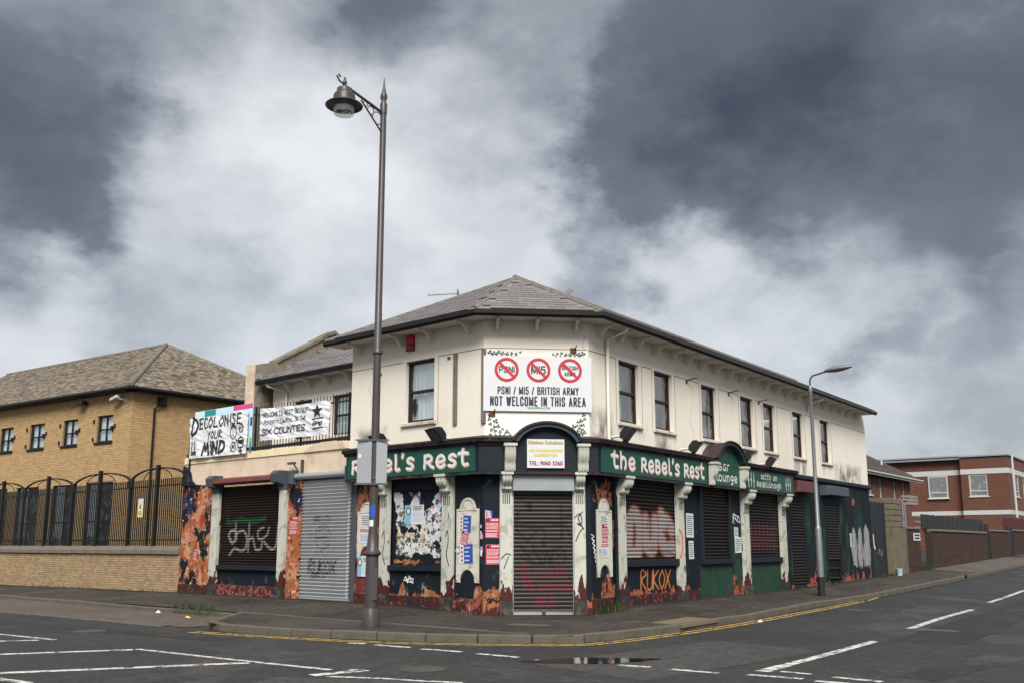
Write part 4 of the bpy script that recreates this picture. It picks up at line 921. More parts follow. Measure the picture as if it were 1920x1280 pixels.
# ---------------- shutters of the main block
K = (.006, .006, .007); RED = (.16, .008, .028)
cs = [S([(.73, 2.2), (.9, 2.28), (1.3, 2.27), (1.95, 2.3), (2.02, 2.33)], .03), S([(.75, 2.08), (.95, 2.12), (1.5, 2.1), (2.0, 2.16)], .035), S([(.72, 1.95), (1.2, 2.0), (1.8, 1.98)], .05), S([(.74, 1.88), (.95, 1.62), (1.05, 1.66), (1.3, 1.9), (1.42, 1.66), (1.75, 1.64)], .03),
      S([(1.74, 2.4), (1.76, 2.1), (1.76, 1.64)], .03), S([(1.02, 2.4), (1.05, 2.3)], .09), S([(1.8, 1.95), (1.95, 1.8), (2.0, 1.5), (2.01, 1.2)], .025), S([(.78, 2.18), (.72, 2.05), (.9, 1.9), (1.5, 1.92), (1.9, 2.0)], .03),
      S([(.82, 1.5), (.95, 1.36), (1.12, 1.08)], .035), S([(.82, 1.3), (1.05, 1.34), (1.5, 1.38), (1.75, 1.46)], .035), S([(1.1, 1.52), (1.2, 1.3), (1.35, 1.1), (1.42, 1.4), (1.5, 1.1), (1.55, 1.45)], .035), S([(1.35, 1.6), (1.36, 1.5)], .07),
      S([(1.62, 1.36), (1.7, 1.28), (1.82, 1.4), (1.82, 1.15), (1.68, 1.1)], .03), S([(1.5, 1.2), (1.75, 1.0), (2.0, .7)], .02), S([(1.55, 1.08), (1.6, .95)], .03), S([(.85, 1.25), (1.2, 1.1), (1.5, 1.15)], .03)]
cs = [(q[0], q[1] * 1.25, *q[2:]) for q in cs]
def word_strokes(s, x0, z0, h, rgb, w, sp=.62, soft=.014, k=.9, italic=0.):
    G = {'B': [[(0, 0), (0, 1), (.5, .9), (.05, .55), (.55, .3), (0, 0)]], 'i': [[(.2, 0), (.2, .6)]], 'o': [[(.3, .65), (.05, .3), (.3, 0), (.55, .3), (.3, .65)]], 'd': [[(.5, 1), (.5, 0), (.1, .1), (.1, .5), (.5, .5)]], 'h': [[(.05, 1), (.05, 0)], [(.05, .45), (.35, .6), (.5, 0)]],
         'n': [[(.05, .6), (.05, 0)], [(.05, .4), (.35, .6), (.5, 0)]], 'y': [[(.05, .6), (.3, .1)], [(.55, .6), (.1, -.4)]], 'M': [[(0, 0), (.15, 1), (.35, .3), (.6, 1), (.7, 0)]], 's': [[(.5, .6), (.1, .5), (.45, .2), (.05, 0)]], 'e': [[(.05, .3), (.5, .35), (.3, .62), (.05, .3), (.45, 0)]],
         'a': [[(.5, .6), (.1, .4), (.15, .0), (.5, .2), (.5, .6), (.55, 0)]], 'c': [[(.5, .55), (.1, .4), (.15, .05), (.5, .05)]], 'A': [[(0, 0), (.3, 1), (.6, 0)], [(.1, .4), (.5, .4)]], 'R': [[(0, 0), (0, 1), (.5, .8), (.05, .5), (.55, 0)]], 'I': [[(.2, 0), (.2, 1)]], 'T': [[(.3, 0), (.3, 1)], [(-.02, 1), (.62, 1)]],
         'S': [[(.55, .9), (.1, .8), (.5, .4), (.05, .05)]], 'O': [[(.3, 1), (0, .5), (.3, 0), (.6, .5), (.3, 1)]], 'U': [[(0, 1), (.05, .1), (.5, .1), (.55, 1)]], 'K': [[(0, 0), (0, 1)], [(.55, 1), (.05, .5), (.6, 0)]], 'X': [[(0, 0), (.6, 1)], [(0, 1), (.6, 0)]], '1': [[(.1, .8), (.3, 1), (.3, 0)]], '9': [[(.5, .5), (.1, .6), (.3, 1), (.5, .7), (.4, 0)]], '6': [[(.5, 1), (.1, .4), (.3, 0), (.5, .3), (.1, .4)]], ' ': []}
    out = []
    for i, ch in enumerate(s):
        for st_ in G[ch]: out.append(S([(x0 + (i * sp + a + italic * b) * h, z0 + b * h) for a, b in st_], w, rgb, soft, k))
    return out
cs += word_strokes('Biodh', .86, .80, .30, RED, .035, .72) + word_strokes('Misneach', .88, .50, .28, RED, .032, .58) + word_strokes('ARA', 1.12, .17, .22, RED, .035, .8)
shutter(pub, FC, .67, 2.0, .04, 2.70, 30, 'slat_door', cs, y=.03, step=.022)
block('shutter_guide', FC, .63, .67, -.02, 2.70, -.035, .1, 'galvanised'); block('shutter_guide', FC, 2.0, 2.03, -.02, 2.70, -.035, .1, 'galvanised')
block('shutter_box', FC, .635, 2.025, 2.70, 3.05, -.2, .1, 'steel_box', .01); block('bottom_bar', FC, .67, 2.0, -.03, .085, -.0, .05, 'galvanised', .01)
obj('padlock', MB().box(1.3, 1.38, -.03, -.002, .02, .1, .01), 'rust', pub, FC)
WHT = (.25, .25, .26); ORA = (.26, .06, .015)
os_ = []
for pts in ([(1.75, 2.0), (1.72, 1.4), (1.95, 1.28), (2.2, 1.45), (2.22, 2.05), (2.0, 2.25), (1.78, 2.1)], [(2.55, 2.1), (2.55, 1.6), (2.7, 1.45), (2.95, 1.5), (3.02, 2.1)], [(3.35, 2.25), (3.38, 1.6), (3.6, 1.42), (3.95, 1.45)], [(3.15, 1.95), (3.6, 2.12), (3.9, 1.9)]):
    os_ += [S(pts, .46, ORA, .05, .85)]
for pts in ([(1.75, 2.0), (1.72, 1.4), (1.95, 1.28), (2.2, 1.45), (2.22, 2.05), (2.0, 2.25), (1.78, 2.1)], [(2.55, 2.1), (2.55, 1.6), (2.7, 1.45), (2.95, 1.5), (3.02, 2.1)], [(3.35, 2.25), (3.38, 1.6), (3.6, 1.42), (3.95, 1.45)], [(3.15, 1.95), (3.6, 2.12), (3.9, 1.9)]):
    os_ += [S(pts, .38, WHT, .05, .82)]
for pts in ([(1.95, 1.5), (1.98, 1.95)], [(2.4, 2.3), (2.38, 1.35)], [(3.2, 2.3), (3.16, 1.4)], [(2.78, 1.75), (2.8, 2.15)], [(3.65, 1.7), (3.72, 2.0)]): os_ += [S(pts, .05, ORA, .02, .8)]
for pts in ([(1.9, 1.62), (2.05, 1.8)], [(2.6, 1.4), (3., 1.42)], [(3.3, 1.36), (3.9, 1.33)], [(2.6, 1.9), (2.7, 2.2)], [(3.4, 1.9), (3.55, 1.75)]): os_ += [S(pts, .035, (.05, .05, .055), .02, .8)]
shutter(pub, FR, 1.44, 4.06, 1.17, 3.1, 21, 'slat_black', os_, y=.03, step=.024)
shutter(pub, FR, 5.64, 7.3, 1.13, 3.08, 22, 'slat_black', None, y=.02)
rs3 = random.Random(4); scr = [S([(8.7 + .3 * i, 2.2 - rs3.random() * .1), (8.75 + .3 * i, 1.7), (8.9 + .3 * i, 1.35), (8.95 + .3 * i, 2.1)], .05, (.16, .05, .06), .03, .6) for i in range(7)] + [S([(8.75, 1.5 + .18 * i), (9.8, 1.52 + .18 * i), (10.95, 1.48 + .18 * i)], .04, (.17, .06, .07), .03, .5) for i in range(4)]
shutter(pub, FR, 8.62, 11.08, 1.15, 3.1, 22, 'slat_black', scr, y=.03, step=.03)
shutter(pub, FR, 12.2, 13.36, .14, 3.0, 30, 'slat_black', None, y=.03); shutter(pub, FR, 15.6, 16.8, .22, 3.0, 29, 'slat_black', None, y=.03, skew=(8, .06, .12))
obj('shutter_box', MB().box(12.15, 13.72, -.32, .0, 3.22, 3.6, .03), 'hood_maroon', pub, FR); obj('shutter_box', MB().box(15.0, 17.2, -.32, .0, 3.24, 3.58, .03), 'steel_grey', pub, FR)
# ---------------- spray on the walls
SIL = (.24, .235, .24)
def scribble(X, Z):
    c = np.zeros((len(X), 4)); c[:, :3] = np.array(SIL) * (.75 + .5 * vnoise(X, Z * .3, 14, 5, 3))[:, None]; a = np.zeros(len(X))
    for cx, top, w, ph in ((18.42, 2.1, .30, 0.), (19.12, 2.16, .27, 1.3), (19.92, 2.2, .40, 2.1)):
        mid = cx + .05 * np.sin(Z * 3 + ph); ww = w * (1 + .18 * np.sin(Z * 5 + ph)) * np.clip((top + .18 * vnoise(X, Z, 3, 8, 2) - Z) * 3.2, 0, 1) ** .6
        d = np.abs(X - mid) / np.maximum(ww, 1e-3); a = np.maximum(a, np.clip(1.25 - d, 0, .5) * 2 * (Z > .55 + .35 * vnoise(X, Z * 0, 8, 3, 3)))
        c[(np.abs(d - .55) < .10) | (np.abs(X - mid - .06 * np.sin(Z * 9)) < .012), :3] *= .35
    c[:, 3] = a * np.clip(.25 + 1.15 * vnoise(X, Z * .22, 22, 11, 4), 0, 1); return c
spray_panel('graffiti', pub, FR, 17.9, 20.55, .42, 2.6, scribble, st=.02)
def grime(x0, x1, z0, z1, seedv, k=.8):
    def f(X, Z):
        e = np.minimum(np.minimum(X - x0, x1 - X) / (x1 - x0) * 3, np.minimum((z1 - Z) / (z1 - z0) * 1.6, 1)); n = vnoise(X, Z * .6, 4, seedv, 4)
        return np.concatenate([np.zeros((len(X), 3)) + np.array((.10, .085, .06)), (np.clip(e, 0, 1) * np.clip((n - .30) * 2.8, 0, 1) * 1.5 * k)[:, None]], 1)
    return f
m, t, b = _start('stain'); at = t.new('ShaderNodeAttribute', attribute_name='paint'); b.inputs['Roughness'].default_value = .9  # also colours the painted contact shade at the wall feet
t.l.new(at.outputs['Color'], b.inputs['Base Color']); t.l.new(t.math('MULTIPLY', at.outputs['Alpha'], t.noise(t.new('ShaderNodeTexCoord').outputs['Object'], 40, 3, .7), None, True), b.inputs['Alpha'])
for F, q, sd in ((FR, (.0, 1.1, 3.94, 4.75), 3), (FR, (8.0, 9.3, 3.94, 4.7), 5), (FC, (2.1, 2.41, 3.94, 4.6), 7), (FR, (12.6, 13.9, 3.88, 4.4), 9), (FR, (16.5, 20., 3.88, 4.6), 11), (FL, (-4.6, -3.2, 3.96, 4.5), 13), (FR, (3.0, 4.2, 3.96, 4.4), 15)):
    spray_panel('stain', pub, F, *q, grime(*q, sd), y=-.0065, st=.03, mat_='stain')
for i, x in enumerate(WR): q = (x - .1, x + WW + .1, 3.96 if x < 12 else 3.88, ZS - .09); spray_panel('stain', pub, FR, *q, (lambda q, sd: (lambda X, Z: np.concatenate([np.zeros((len(X), 3)) + np.array((.16, .12, .08)), (np.clip((vnoise(X, Z * .12, 9, sd, 3) - .45) * 2.2, 0, 1) * np.clip((Z - q[2]) / (q[3] - q[2]), 0, 1) * 1.2)[:, None]], 1)))(q, 20 + i), y=-.007, st=.03, mat_='stain')
spray_panel('graffiti', pub, FR, 2.1, 3.95, .36, 1.0, word_strokes('RUKOX', 2.2, .45, .46, (.40, .13, .03), .05, .66, .03, .85, .1), st=.014)
spray_panel('graffiti', pub, FR, 7.5, 8.2, 2.05, 2.5, [S([(7.6, 2.15), (7.75, 2.38), (7.9, 2.2), (8.0, 2.36), (8.1, 2.16), (7.8, 2.26), (7.62, 2.3)], .02, (.6, .6, .6), .008), S([(7.7, 2.12), (7.66, 2.4), (8.05, 2.3)], .018, (.6, .6, .6), .008)], st=.012)
tg = []
for i in range(9): tg += [S([(-.0 + .03 * i, 1.75 - .1 * i), (.12 + .02 * i, 1.70 - .1 * i), (.02 + .03 * i, 1.66 - .1 * i), (.13 + .02 * i, 1.6 - .1 * i)], .018, (.6, .6, .6), .008)]
spray_panel('graffiti', pub, FR, -.05, .42, .7, 1.85, [(np.array([(min(.40, max(-.03, p[0])), p[1]) for p in q[0]]), *q[1:]) for q in tg], y=-.006, st=.012)
spray_panel('graffiti', pub, FL, -2.65, -2.15, .55, .88, [S([(-2.55, .68), (-2.48, .78), (-2.42, .64), (-2.36, .8), (-2.28, .66), (-2.24, .74), (-2.5, .7), (-2.22, .64)], .02, (.6, .6, .6), .008)], st=.012)
spray_panel('graffiti', pub, FC, 2.03, 2.27, 1.4, 2.3, [S([(2.04, 2.12), (2.16, 2.2), (2.2, 2.0), (2.1, 1.98), (2.22, 1.9), (2.14, 1.78), (2.06, 1.6)], .022, K, .006), S([(2.22, 2.25), (2.12, 2.1), (2.24, 1.86)], .02, K, .006)], y=-.094, st=.01)
spray_panel('graffiti', pub, FC, .38, .63, 1.0, 1.4, [S([(.4, 1.22), (.5, 1.32), (.6, 1.3)], .022, K, .006), S([(.45, 1.0), (.55, 1.26)], .018, K, .006)], y=-.094, st=.01)
for x in (-3.22, -1.05): spray_panel('graffiti', pub, FL, x - .15, x + .15, .95, 1.95, [S([(x - .04, 1.7), (x + .02, 1.84), (x + .05, 1.6), (x + .0, 1.3), (x + .08, 1.05)], .022, K, .007)], y=-.094, st=.012)
spray_panel('graffiti', pub, FR, 4.07, 4.43, 1.15, 2.0, [S([(4.1, 1.9), (4.24, 1.8), (4.27, 1.5), (4.2, 1.28), (4.1, 1.2)], .05, (.5, .09, .02), .012)], y=-.094, st=.012)
# bare orange patches with ragged edges
def patch(F, cx, cz, rx, rz_, seedv, mat_='orange_bare', y=-.004, rag=1.15, fn2=None):
    def fn(X, Z):
        s = np.hypot((X - cx) / rx, (Z - cz) / rz_) - 1 + rag * (vnoise(X * 1.3, Z * .8, 7, seedv, 5) - .5) * 2 + .5 * np.clip((Z - cz) / rz_, 0, 2) * (vnoise(X, Z * .25, 9, seedv + 3, 3) - .35) * 3
        return np.maximum(s, fn2(X, Z)) if fn2 else s
    obj('bare_patch', contour(fn, cx - rx * 1.9, cx + rx * 1.9, cz - rz_ * 1.9, cz + rz_ * 1.9, .012, y), mat_, pub, F, kind='stuff')
def peel_band(F, x0, x1, z0, z1, seedv, mat_='orange_bare', y=-.0045):
    """ragged strip where the navy coat has flaked off above the plinth, in tongues"""
    def fn(X, Z):
        top = z0 + (z1 - z0) * np.clip((vnoise(X, X * 0, 3.1, seedv, 4) - .36) * 2.6, -.3, 1.15); s = (Z - top) * 4 + (vnoise(X, Z * .5, 16, seedv + 5, 4) - .5) * .55
        s = np.maximum(s, (.40 - vnoise(X, Z, 7, seedv + 8, 4)) * 1.2); return np.maximum(np.maximum(s, np.maximum(x0 - X, X - x1)), z0 - .01 - Z)
    mb = contour(fn, x0 - .02, x1 + .02, z0 - .02, z1 + .12, .012, y)
    if mb.f: obj('bare_patch', mb, mat_, pub, F, kind='stuff')
inR = lambda a, b: (lambda X, Z: np.maximum(a - X, X - b))
patch(FR, .58, 2.72, .36, .3, 3, fn2=inR(.02, .9)); patch(FR, .95, 1.8, .06, .3, 8); patch(FR, 18.6, 3.15, .1, .22, 11); patch(FR, 4.75, 2.86, .12, .09, 13)
patch(FL, -4.1, 2.72, .2, .28, 5, fn2=inR(-4.34, -3.4)); patch(FL, -2.55, 1.12, .45, .06, 9, y=.066); patch(FL, -1.5, 1.13, .14, .05, 4, y=.066)
peel_band(FL, -3.04, -1.24, .335, .66, 3); peel_band(FL, -.9, -.01, .335, .85, 4); peel_band(FC, .01, .37, .33, .7, 6); peel_band(FR, .02, 1.05, .335, .8, 7); peel_band(FR, 1.46, 4.06, .335, .55, 8, 'bare_red'); peel_band(FR, 4.44, 5.44, .335, .62, 9, 'bare_red')
peel_band(FR, 7.5, 8.18, .1, .8, 10, 'bare_red'); peel_band(FR, 13.45, 15.5, .1, .85, 11, 'bare_red'); peel_band(FR, 16.9, 18.0, .15, .7, 12, 'bare_red'); peel_band(FL, -4.33, -3.4, .335, .8, 13); peel_band(FR, 18., 20.5, .2, .6, 14, 'bare_red')

# hairline cracks in the render, and contact shade painted on the pavement at the wall feet
rsC = random.Random(17)
def crack(F, x, z, L_, seedv):
    rs = random.Random(seedv); pts = [(x, z)]
    for i in range(9): pts.append((pts[-1][0] + rs.uniform(-.07, .09), pts[-1][1] - L_ / 9 * rs.uniform(.6, 1.3)))
    fn = strokes_fn([(np.array(pts), .007)]); P_ = np.array(pts); mb = contour(fn, P_[:, 0].min() - .03, P_[:, 0].max() + .03, P_[:, 1].min() - .03, P_[:, 1].max() + .03, .006, -.0035); obj('render_crack', mb, 'batten', pub, F)
for F, x, z, L_, sd in ((FR, 18.2, 5.2, .9, 1), (FR, 11.9, 5.6, 1.1, 2), (FR, 5.2, 5.3, .9, 3), (FL, -3.9, 5.6, .8, 4), (FR, 17.3, 6.3, .5, 5), (FC, 2.3, 6.3, .35, 6), (FR, 2.7, 4.5, .5, 7)): crack(F, x, z, L_, sd)
def base_shade(F, x0, x1, seedv, w=.4):  # dark strip fading outward, painting in contact shade along the wall
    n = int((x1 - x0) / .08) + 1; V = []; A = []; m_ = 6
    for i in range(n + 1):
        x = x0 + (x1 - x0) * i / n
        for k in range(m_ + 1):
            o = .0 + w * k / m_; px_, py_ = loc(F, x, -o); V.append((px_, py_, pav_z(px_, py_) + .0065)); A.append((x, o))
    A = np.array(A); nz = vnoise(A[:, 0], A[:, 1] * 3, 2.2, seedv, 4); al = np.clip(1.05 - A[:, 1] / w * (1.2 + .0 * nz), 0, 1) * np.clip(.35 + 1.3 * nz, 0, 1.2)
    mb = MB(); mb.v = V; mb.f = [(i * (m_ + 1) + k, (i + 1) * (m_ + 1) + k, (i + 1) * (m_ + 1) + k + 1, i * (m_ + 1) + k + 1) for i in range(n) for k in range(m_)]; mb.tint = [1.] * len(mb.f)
    me = mb.mesh('dirt_shade', 'stain'); set_paint(me, np.concatenate([np.zeros((len(V), 3)) + np.array((.008, .008, .006)), (al * 1.7)[:, None]], 1)); link('dirt_shade', me, pavement, I4, kind='stuff')
base_shade(FL, -30, 0, 3); base_shade(FC, 0, CL, 4); base_shade(FR, 0, 27.3, 5)
# ------------------------------------------------------------------ pub: single-storey shop on the left street
XS0, XS1 = -12.6, XL
block('shop_wall', FL, -12.58, -10.83, -.1, 3.3, .0, .3, 'mural_orange'); block('shop_wall', FL, -7.2, -6.66, -.1, 3.3, .0, .3, 'mural_orange')
block('shop_wall', FL, -10.47, -7.51, -.1, .82, .02, .3); block('window_sill', FL, -10.47, -7.51, .822, .95, -.09, .2, 'navy_trim', .01)
obj('plinth', MB().box(-10.46, -7.52, -.03, .015, -.1, .4), 'plinth_pink', pub, FL); obj('plinth', MB().box(-12.57, -10.84, -.03, -.002, -.1, .36), 'plinth_maroon', pub, FL)
for x0, x1 in ((-10.83, -10.47), (-7.51, -7.22)):
    p = obj('pilaster', MB().box(x0, x1, -.09, .0, .42, 3.02), 'pilaster_paint', pub, FL); obj('plinth', MB().box(x0 - .02, x1 + .02, -.12, .0, -.1, .417), 'plinth_dark', p, FL)
    obj('pilaster_cap', MB().box(x0 - .03, x1 + .03, -.12, .0, 3.022, 3.3), 'steel_grey', p, FL)
obj('pebbledash_wall', MB().box(-12.58, XS1 - .002, .0, .3, 3.302, 3.96), 'pebbledash', pub, FL)
obj('parapet', MB().box(-12.6, XS1 - .002, -.03, .3, 3.962, 4.16, .01), 'parapet_cream', pub, FL)
obj('parapet_pediment', MB().prism([(-6.6, 3.97), (-6.25, 4.13), (-5.8, 4.2), (-5.2, 4.2), (-4.85, 4.12), (-4.72, 3.97)], -.045, -.031, 'y'), 'pebbledash', pub, FL)
obj('scroll_end', MB().prism([(-12.6, 3.3), (-12.6, 3.92), (-12.42, 3.88), (-12.2, 3.7), (-12.1, 3.45), (-11.9, 3.33), (-11.6, 3.302)], -.06, -.002, 'y'), 'navy_wall', pub, FL)
obj('terrace', MB().box(-12.58, XS1, .3, 2.3, 3.6, 3.9), 'iron', pub, FL)
gkg = [S([(-9.9, 1.62), (-10.06, 1.78), (-9.95, 1.92), (-9.72, 1.9), (-9.68, 1.68), (-9.85, 1.58), (-9.95, 1.62)], .07, (.30, .30, .30), .025, .85), S([(-9.72, 2.12), (-9.73, 1.7)], .06, (.28, .28, .28), .025, .8), S([(-9.7, 1.85), (-9.35, 1.92), (-9.15, 1.72), (-9.2, 1.42), (-9.45, 1.36), (-9.75, 1.42), (-9.98, 1.24)], .06, (.28, .28, .28), .025, .9),
       S([(-9.05, 2.1), (-9.06, 1.34)], .06, (.28, .28, .28), .025, .8), S([(-9.0, 1.66), (-8.85, 1.72), (-8.7, 1.4), (-8.45, 1.42), (-8.4, 1.6)], .06, (.28, .28, .28), .025, .85), S([(-8.35, 2.0), (-8.62, 1.9), (-8.55, 1.68), (-8.2, 1.78), (-8.1, 2.0)], .05, (.28, .28, .28), .025, .85), S([(-8.3, 1.6), (-8.0, 1.42), (-7.75, 1.5), (-7.68, 2.08)], .06, (.28, .28, .28), .025, .85),
       S([(-10.2, 2.14), (-9.8, 2.2), (-9.2, 2.2), (-8.3, 2.24)], .07, (.012, .12, .035), .04, .6), S([(-10.15, 2.32), (-10.0, 2.1), (-9.5, 2.28), (-8.8, 2.12), (-8.3, 2.3)], .05, (.012, .11, .03), .04, .5)]
shutter(pub, FL, -10.46, -7.52, .96, 3.2, 30, 'slat_maroon', gkg, y=.05, step=.024)
obj('shutter_hood', MB().prism([(.0, 3.46), (-.34, 3.38), (-.36, 3.28), (-.3, 3.24), (0, 3.24)], -10.55, -7.5), 'hood_maroon', pub, FL)
for x in (-10.75, -7.55): obj('hood_end', MB().prism([(-.0, 3.1), (-.36, 3.2), (-.4, 3.42), (-.3, 3.52), (0, 3.52)], x, x + .3), 'steel_grey', pub, FL)
kb = word_strokes('BRITS', -6.06, 2.1, .15, K, .03, .95, .012, .9, .2) + word_strokes('OUT', -5.98, 1.26, .12, K, .022, 1.0, .012, .6) + word_strokes('RUKOX', -6.25, .78, .34, K, .05, .66, .014, .92, .15) + word_strokes('RAIS', -6.1, .66, .16, K, .035, .9, .012, .85, .2)
kb += [S([(-5.7, 2.02), (-5.95, 1.9), (-6.0, 1.65), (-5.85, 1.45), (-5.6, 1.42), (-5.42, 1.55), (-5.4, 1.85), (-5.55, 2.0), (-5.7, 2.02)], .025, K, .01, .85), S([(-5.9, 1.86), (-5.65, 1.94), (-5.45, 1.86)], .03, K, .012, .8), S([(-5.95, 1.7), (-5.5, 1.72)], .07, K, .02, .7), S([(-5.62, 1.58), (-5.45, 1.5)], .03, K, .01, .8), S([(-6.3, 1.7), (-6.22, 1.8), (-6.16, 1.66)], .02, K, .01, .7), S([(-6.32, 1.56), (-6.14, 1.54)], .02, K, .01, .7)]
shutter(pub, FL, -6.6, -4.57, .14, 3.22, 34, 'slat_steel', kb, y=.03, step=.022, bulge=.042, part_mat='galvanised')
obj('shutter_roll', MB().tube([(-6.82, -.06, 3.33), (-4.62, -.06, 3.33)], .085, 14), 'galvanised', pub, FL, True)
for x in (-7.0, -4.62): obj('roll_bracket', MB().box(x - .02, x + .16, -.2, .0, 3.12, 3.5, .02), 'steel_grey', pub, FL)
obj('pipe_bracket', MB().box(-6.62, -6.56, -.08, -.02, 3.42, 3.78).box(-7.06, -6.74, -.2, -.14, 3.66, 3.72).tube([(-6.8, -.17, 3.66), (-6.76, -.03, 3.46)], .02, 6), 'iron', pub, FL)
# set-back wing above the shop
YW = 2.25
wing_open = [(-8.32, -7.4, 4.75, 5.96), (-10.2, -9.3, 4.75, 5.96)]
obj('wing_wall', wall_mb(-11.35, XL, 3.6, 6.62, wing_open, .2, YW), 'cream_render', pub, FL)
FLW = FL @ Matrix.Translation((0, YW, 0))
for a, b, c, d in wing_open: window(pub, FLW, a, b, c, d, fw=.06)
obj('soffit', MB().box(-11.5, XL, YW - .45, YW + .05, 6.58, 6.66), 'cream_trim', pub, FL); obj('gutter', MB().prism([(YW - .455, 6.70), (YW - .455, 6.58), (YW - .5, 6.555), (YW - .57, 6.57), (YW - .6, 6.68), (YW - .57, 6.70)], -11.55, XL), 'gutter_black', pub, FL)
for x in (-10.35, -9.32, -8.44, -7.44, -6.5, -5.5): link('bracket', br, pub, FLW @ Matrix.Translation((x, 0, -.02)))
obj('downpipe', MB().tube([FLW @ Vector(p) for p in ((-11.0, -.5, 6.57), (-11.0, -.48, 6.48), (-10.55, -.06, 6.3), (-10.55, -.06, 3.9))], .04, 8), 'cream_trim', pub, I4, True)
wa, wb = FL @ Vector((-11.5, YW - .52, 6.71)), FL @ Vector((XL, YW - .52, 6.71)); wc, wd = FL @ Vector((XL, YW + 2.4, 8.3)), FL @ Vector((-11.5, YW + 2.4, 8.3))
we, wf = FL @ Vector((XL, YW + 5.3, 6.71)), FL @ Vector((-11.5, YW + 5.3, 6.71))
mb = MB(); mb.add([wa, wb, wc, wd], [(0, 1, 2, 3)]); mb.add([wd, wc, we, wf], [(0, 1, 2, 3)]); wr = obj('wing_roof', mb, 'roof_slate', pub, I4)
piece_set(wr, 'slate', slate_rows([wa, wb, wc, wd], .34, .19, seedv=8), (-.168, .168, 0, .26, -.004, .006), 'roof_slate', 0, (.72, 1.28), 8, 'slate_courses')
gp = [(YW - .35, 3.6), (YW - .35, 7.3), (YW + .25, 7.42), (YW + 2.5, 8.75), (YW + 5.0, 7.3), (YW + 5.0, 3.6)]
obj('gable_parapet', MB().prism(gp, -11.9, -11.5), 'stained_render', pub, FL)
obj('gable_coping', MB().prism([(YW + .2, 7.41), (YW + .2, 7.50), (YW + 2.5, 8.86), (YW + 5.05, 7.38), (YW + 5.05, 7.28), (YW + 2.5, 8.74)], -11.96, -11.44), 'stained_render', pub, FL)
obj('gable_pier', MB().box(-12.35, -11.901, YW - .4, YW + .5, 3.6, 7.32), 'pebbledash', pub, FL); obj('lead_flashing', MB().box(-11.7, -11.42, YW - .5, YW - .38, 6.78, 6.95), 'steel_box', pub, FL)

# ------------------------------------------------------------------ terrace railing
mat('rail_black', (.008, .009, .011), .5, .3, 4, 30); mat('rail_rusty', (.022, .014, .011), .75, .4, 5, 30)
rail = thing('terrace_railing', 'thin rusty spiked railing along the parapet above the shuttered shop', 'railing', FL @ Matrix.Translation((-8.6, .05, 4.16)))
obj('rail', MB().box(-12.5, XL, -.0, .03, 5.2, 5.24), 'rail_rusty', rail, FL); obj('rail', MB().box(-12.5, XL, -.02, .05, 4.2, 4.28), 'rail_black', rail, FL)
bar = MB().box(-.008, .008, -.0, .016, 4.1, 5.44).mesh('bar', 'rail_rusty'); x = -12.45
while x < XL - .05: link('bar', bar, rail, FL @ Matrix.Translation((x, .007, random.uniform(-.02, .02)))); x += .135
for x in (-12.3, -10.2, -8.95, -6.8, XL - .1): obj('post', MB().box(x - .025, x + .025, .0, .05, 4.0, 5.44), 'rail_black', rail, FL)
# ------------------------------------------------------------------ banners
mat('banner_cloth', (.52, .53, .56), .85, .06, 2, 16); mat('ink', (.016, .016, .018), .7, .25, 8, 40); mat('board_blue', (.42, .58, .68), .6, .1); mat('board_teal', (.015, .20, .21), .6, .1); mat('board_pink', (.55, .05, .16), .6, .1); mat('board_navy', (.02, .04, .12), .6, .1); mat('board_green', (.1, .4, .05), .6, .1)
def cloth(x0, x1, zl0, zl1, zr0, zr1, amp, seedv, y0=-.12):
    """cloth sheet: returns mesh builder and its depth function (arrays)"""
    def yf(x, z):
        x, z = np.atleast_1d(np.asarray(x, float)), np.atleast_1d(np.asarray(z, float))
        return y0 + amp * (vnoise(x, z, 2.3, seedv, 2) - .5) * 2 + amp * .5 * np.sin(5 * x + 3 * z) + amp * .8 * (vnoise(x + 2 * z, z * 1.5, 5.5, seedv + 4, 3) - .5) * 2
    mb = MB(); nx, nz = 120, 48
    for j in range(nz + 1):
        for i in range(nx + 1):
            u, v = i / nx, j / nz; x = x0 + (x1 - x0) * u; a = zl0 + (zr0 - zl0) * u; b_ = zl1 + (zr1 - zl1) * u; sag = -.03 * math.sin(math.pi * u) * v
            z = a + (b_ - a) * v + sag; mb.v.append((x, 0., z))
    mb.f = [(j * (nx + 1) + i, j * (nx + 1) + i + 1, (j + 1) * (nx + 1) + i + 1, (j + 1) * (nx + 1) + i) for j in range(nz) for i in range(nx)]; mb.tint = [1.] * len(mb.f); drape(mb, yf, 0.); return mb, yf
def drape(mb, yf, off=.009):
    V = np.array(mb.v); Y = yf(V[:, 0], V[:, 2]) - off; mb.v = [(float(a), float(b), float(c)) for a, b, c in zip(V[:, 0], Y, V[:, 2])]; return mb
def subdiv_text(mb): return mb
ban = thing('protest_banner', 'white cloth banner painted DECOLONISE YOUR MIND tied over an old blue board', 'banner', FL @ Matrix.Translation((-10.6, -.1, 4.1)))
cm, yf = cloth(-12.2, -9.12, 4.12, 5.36, 4.10, 5.36, .028, 5, -.13); obj('cloth', cm, 'banner_cloth', ban, FL, True)
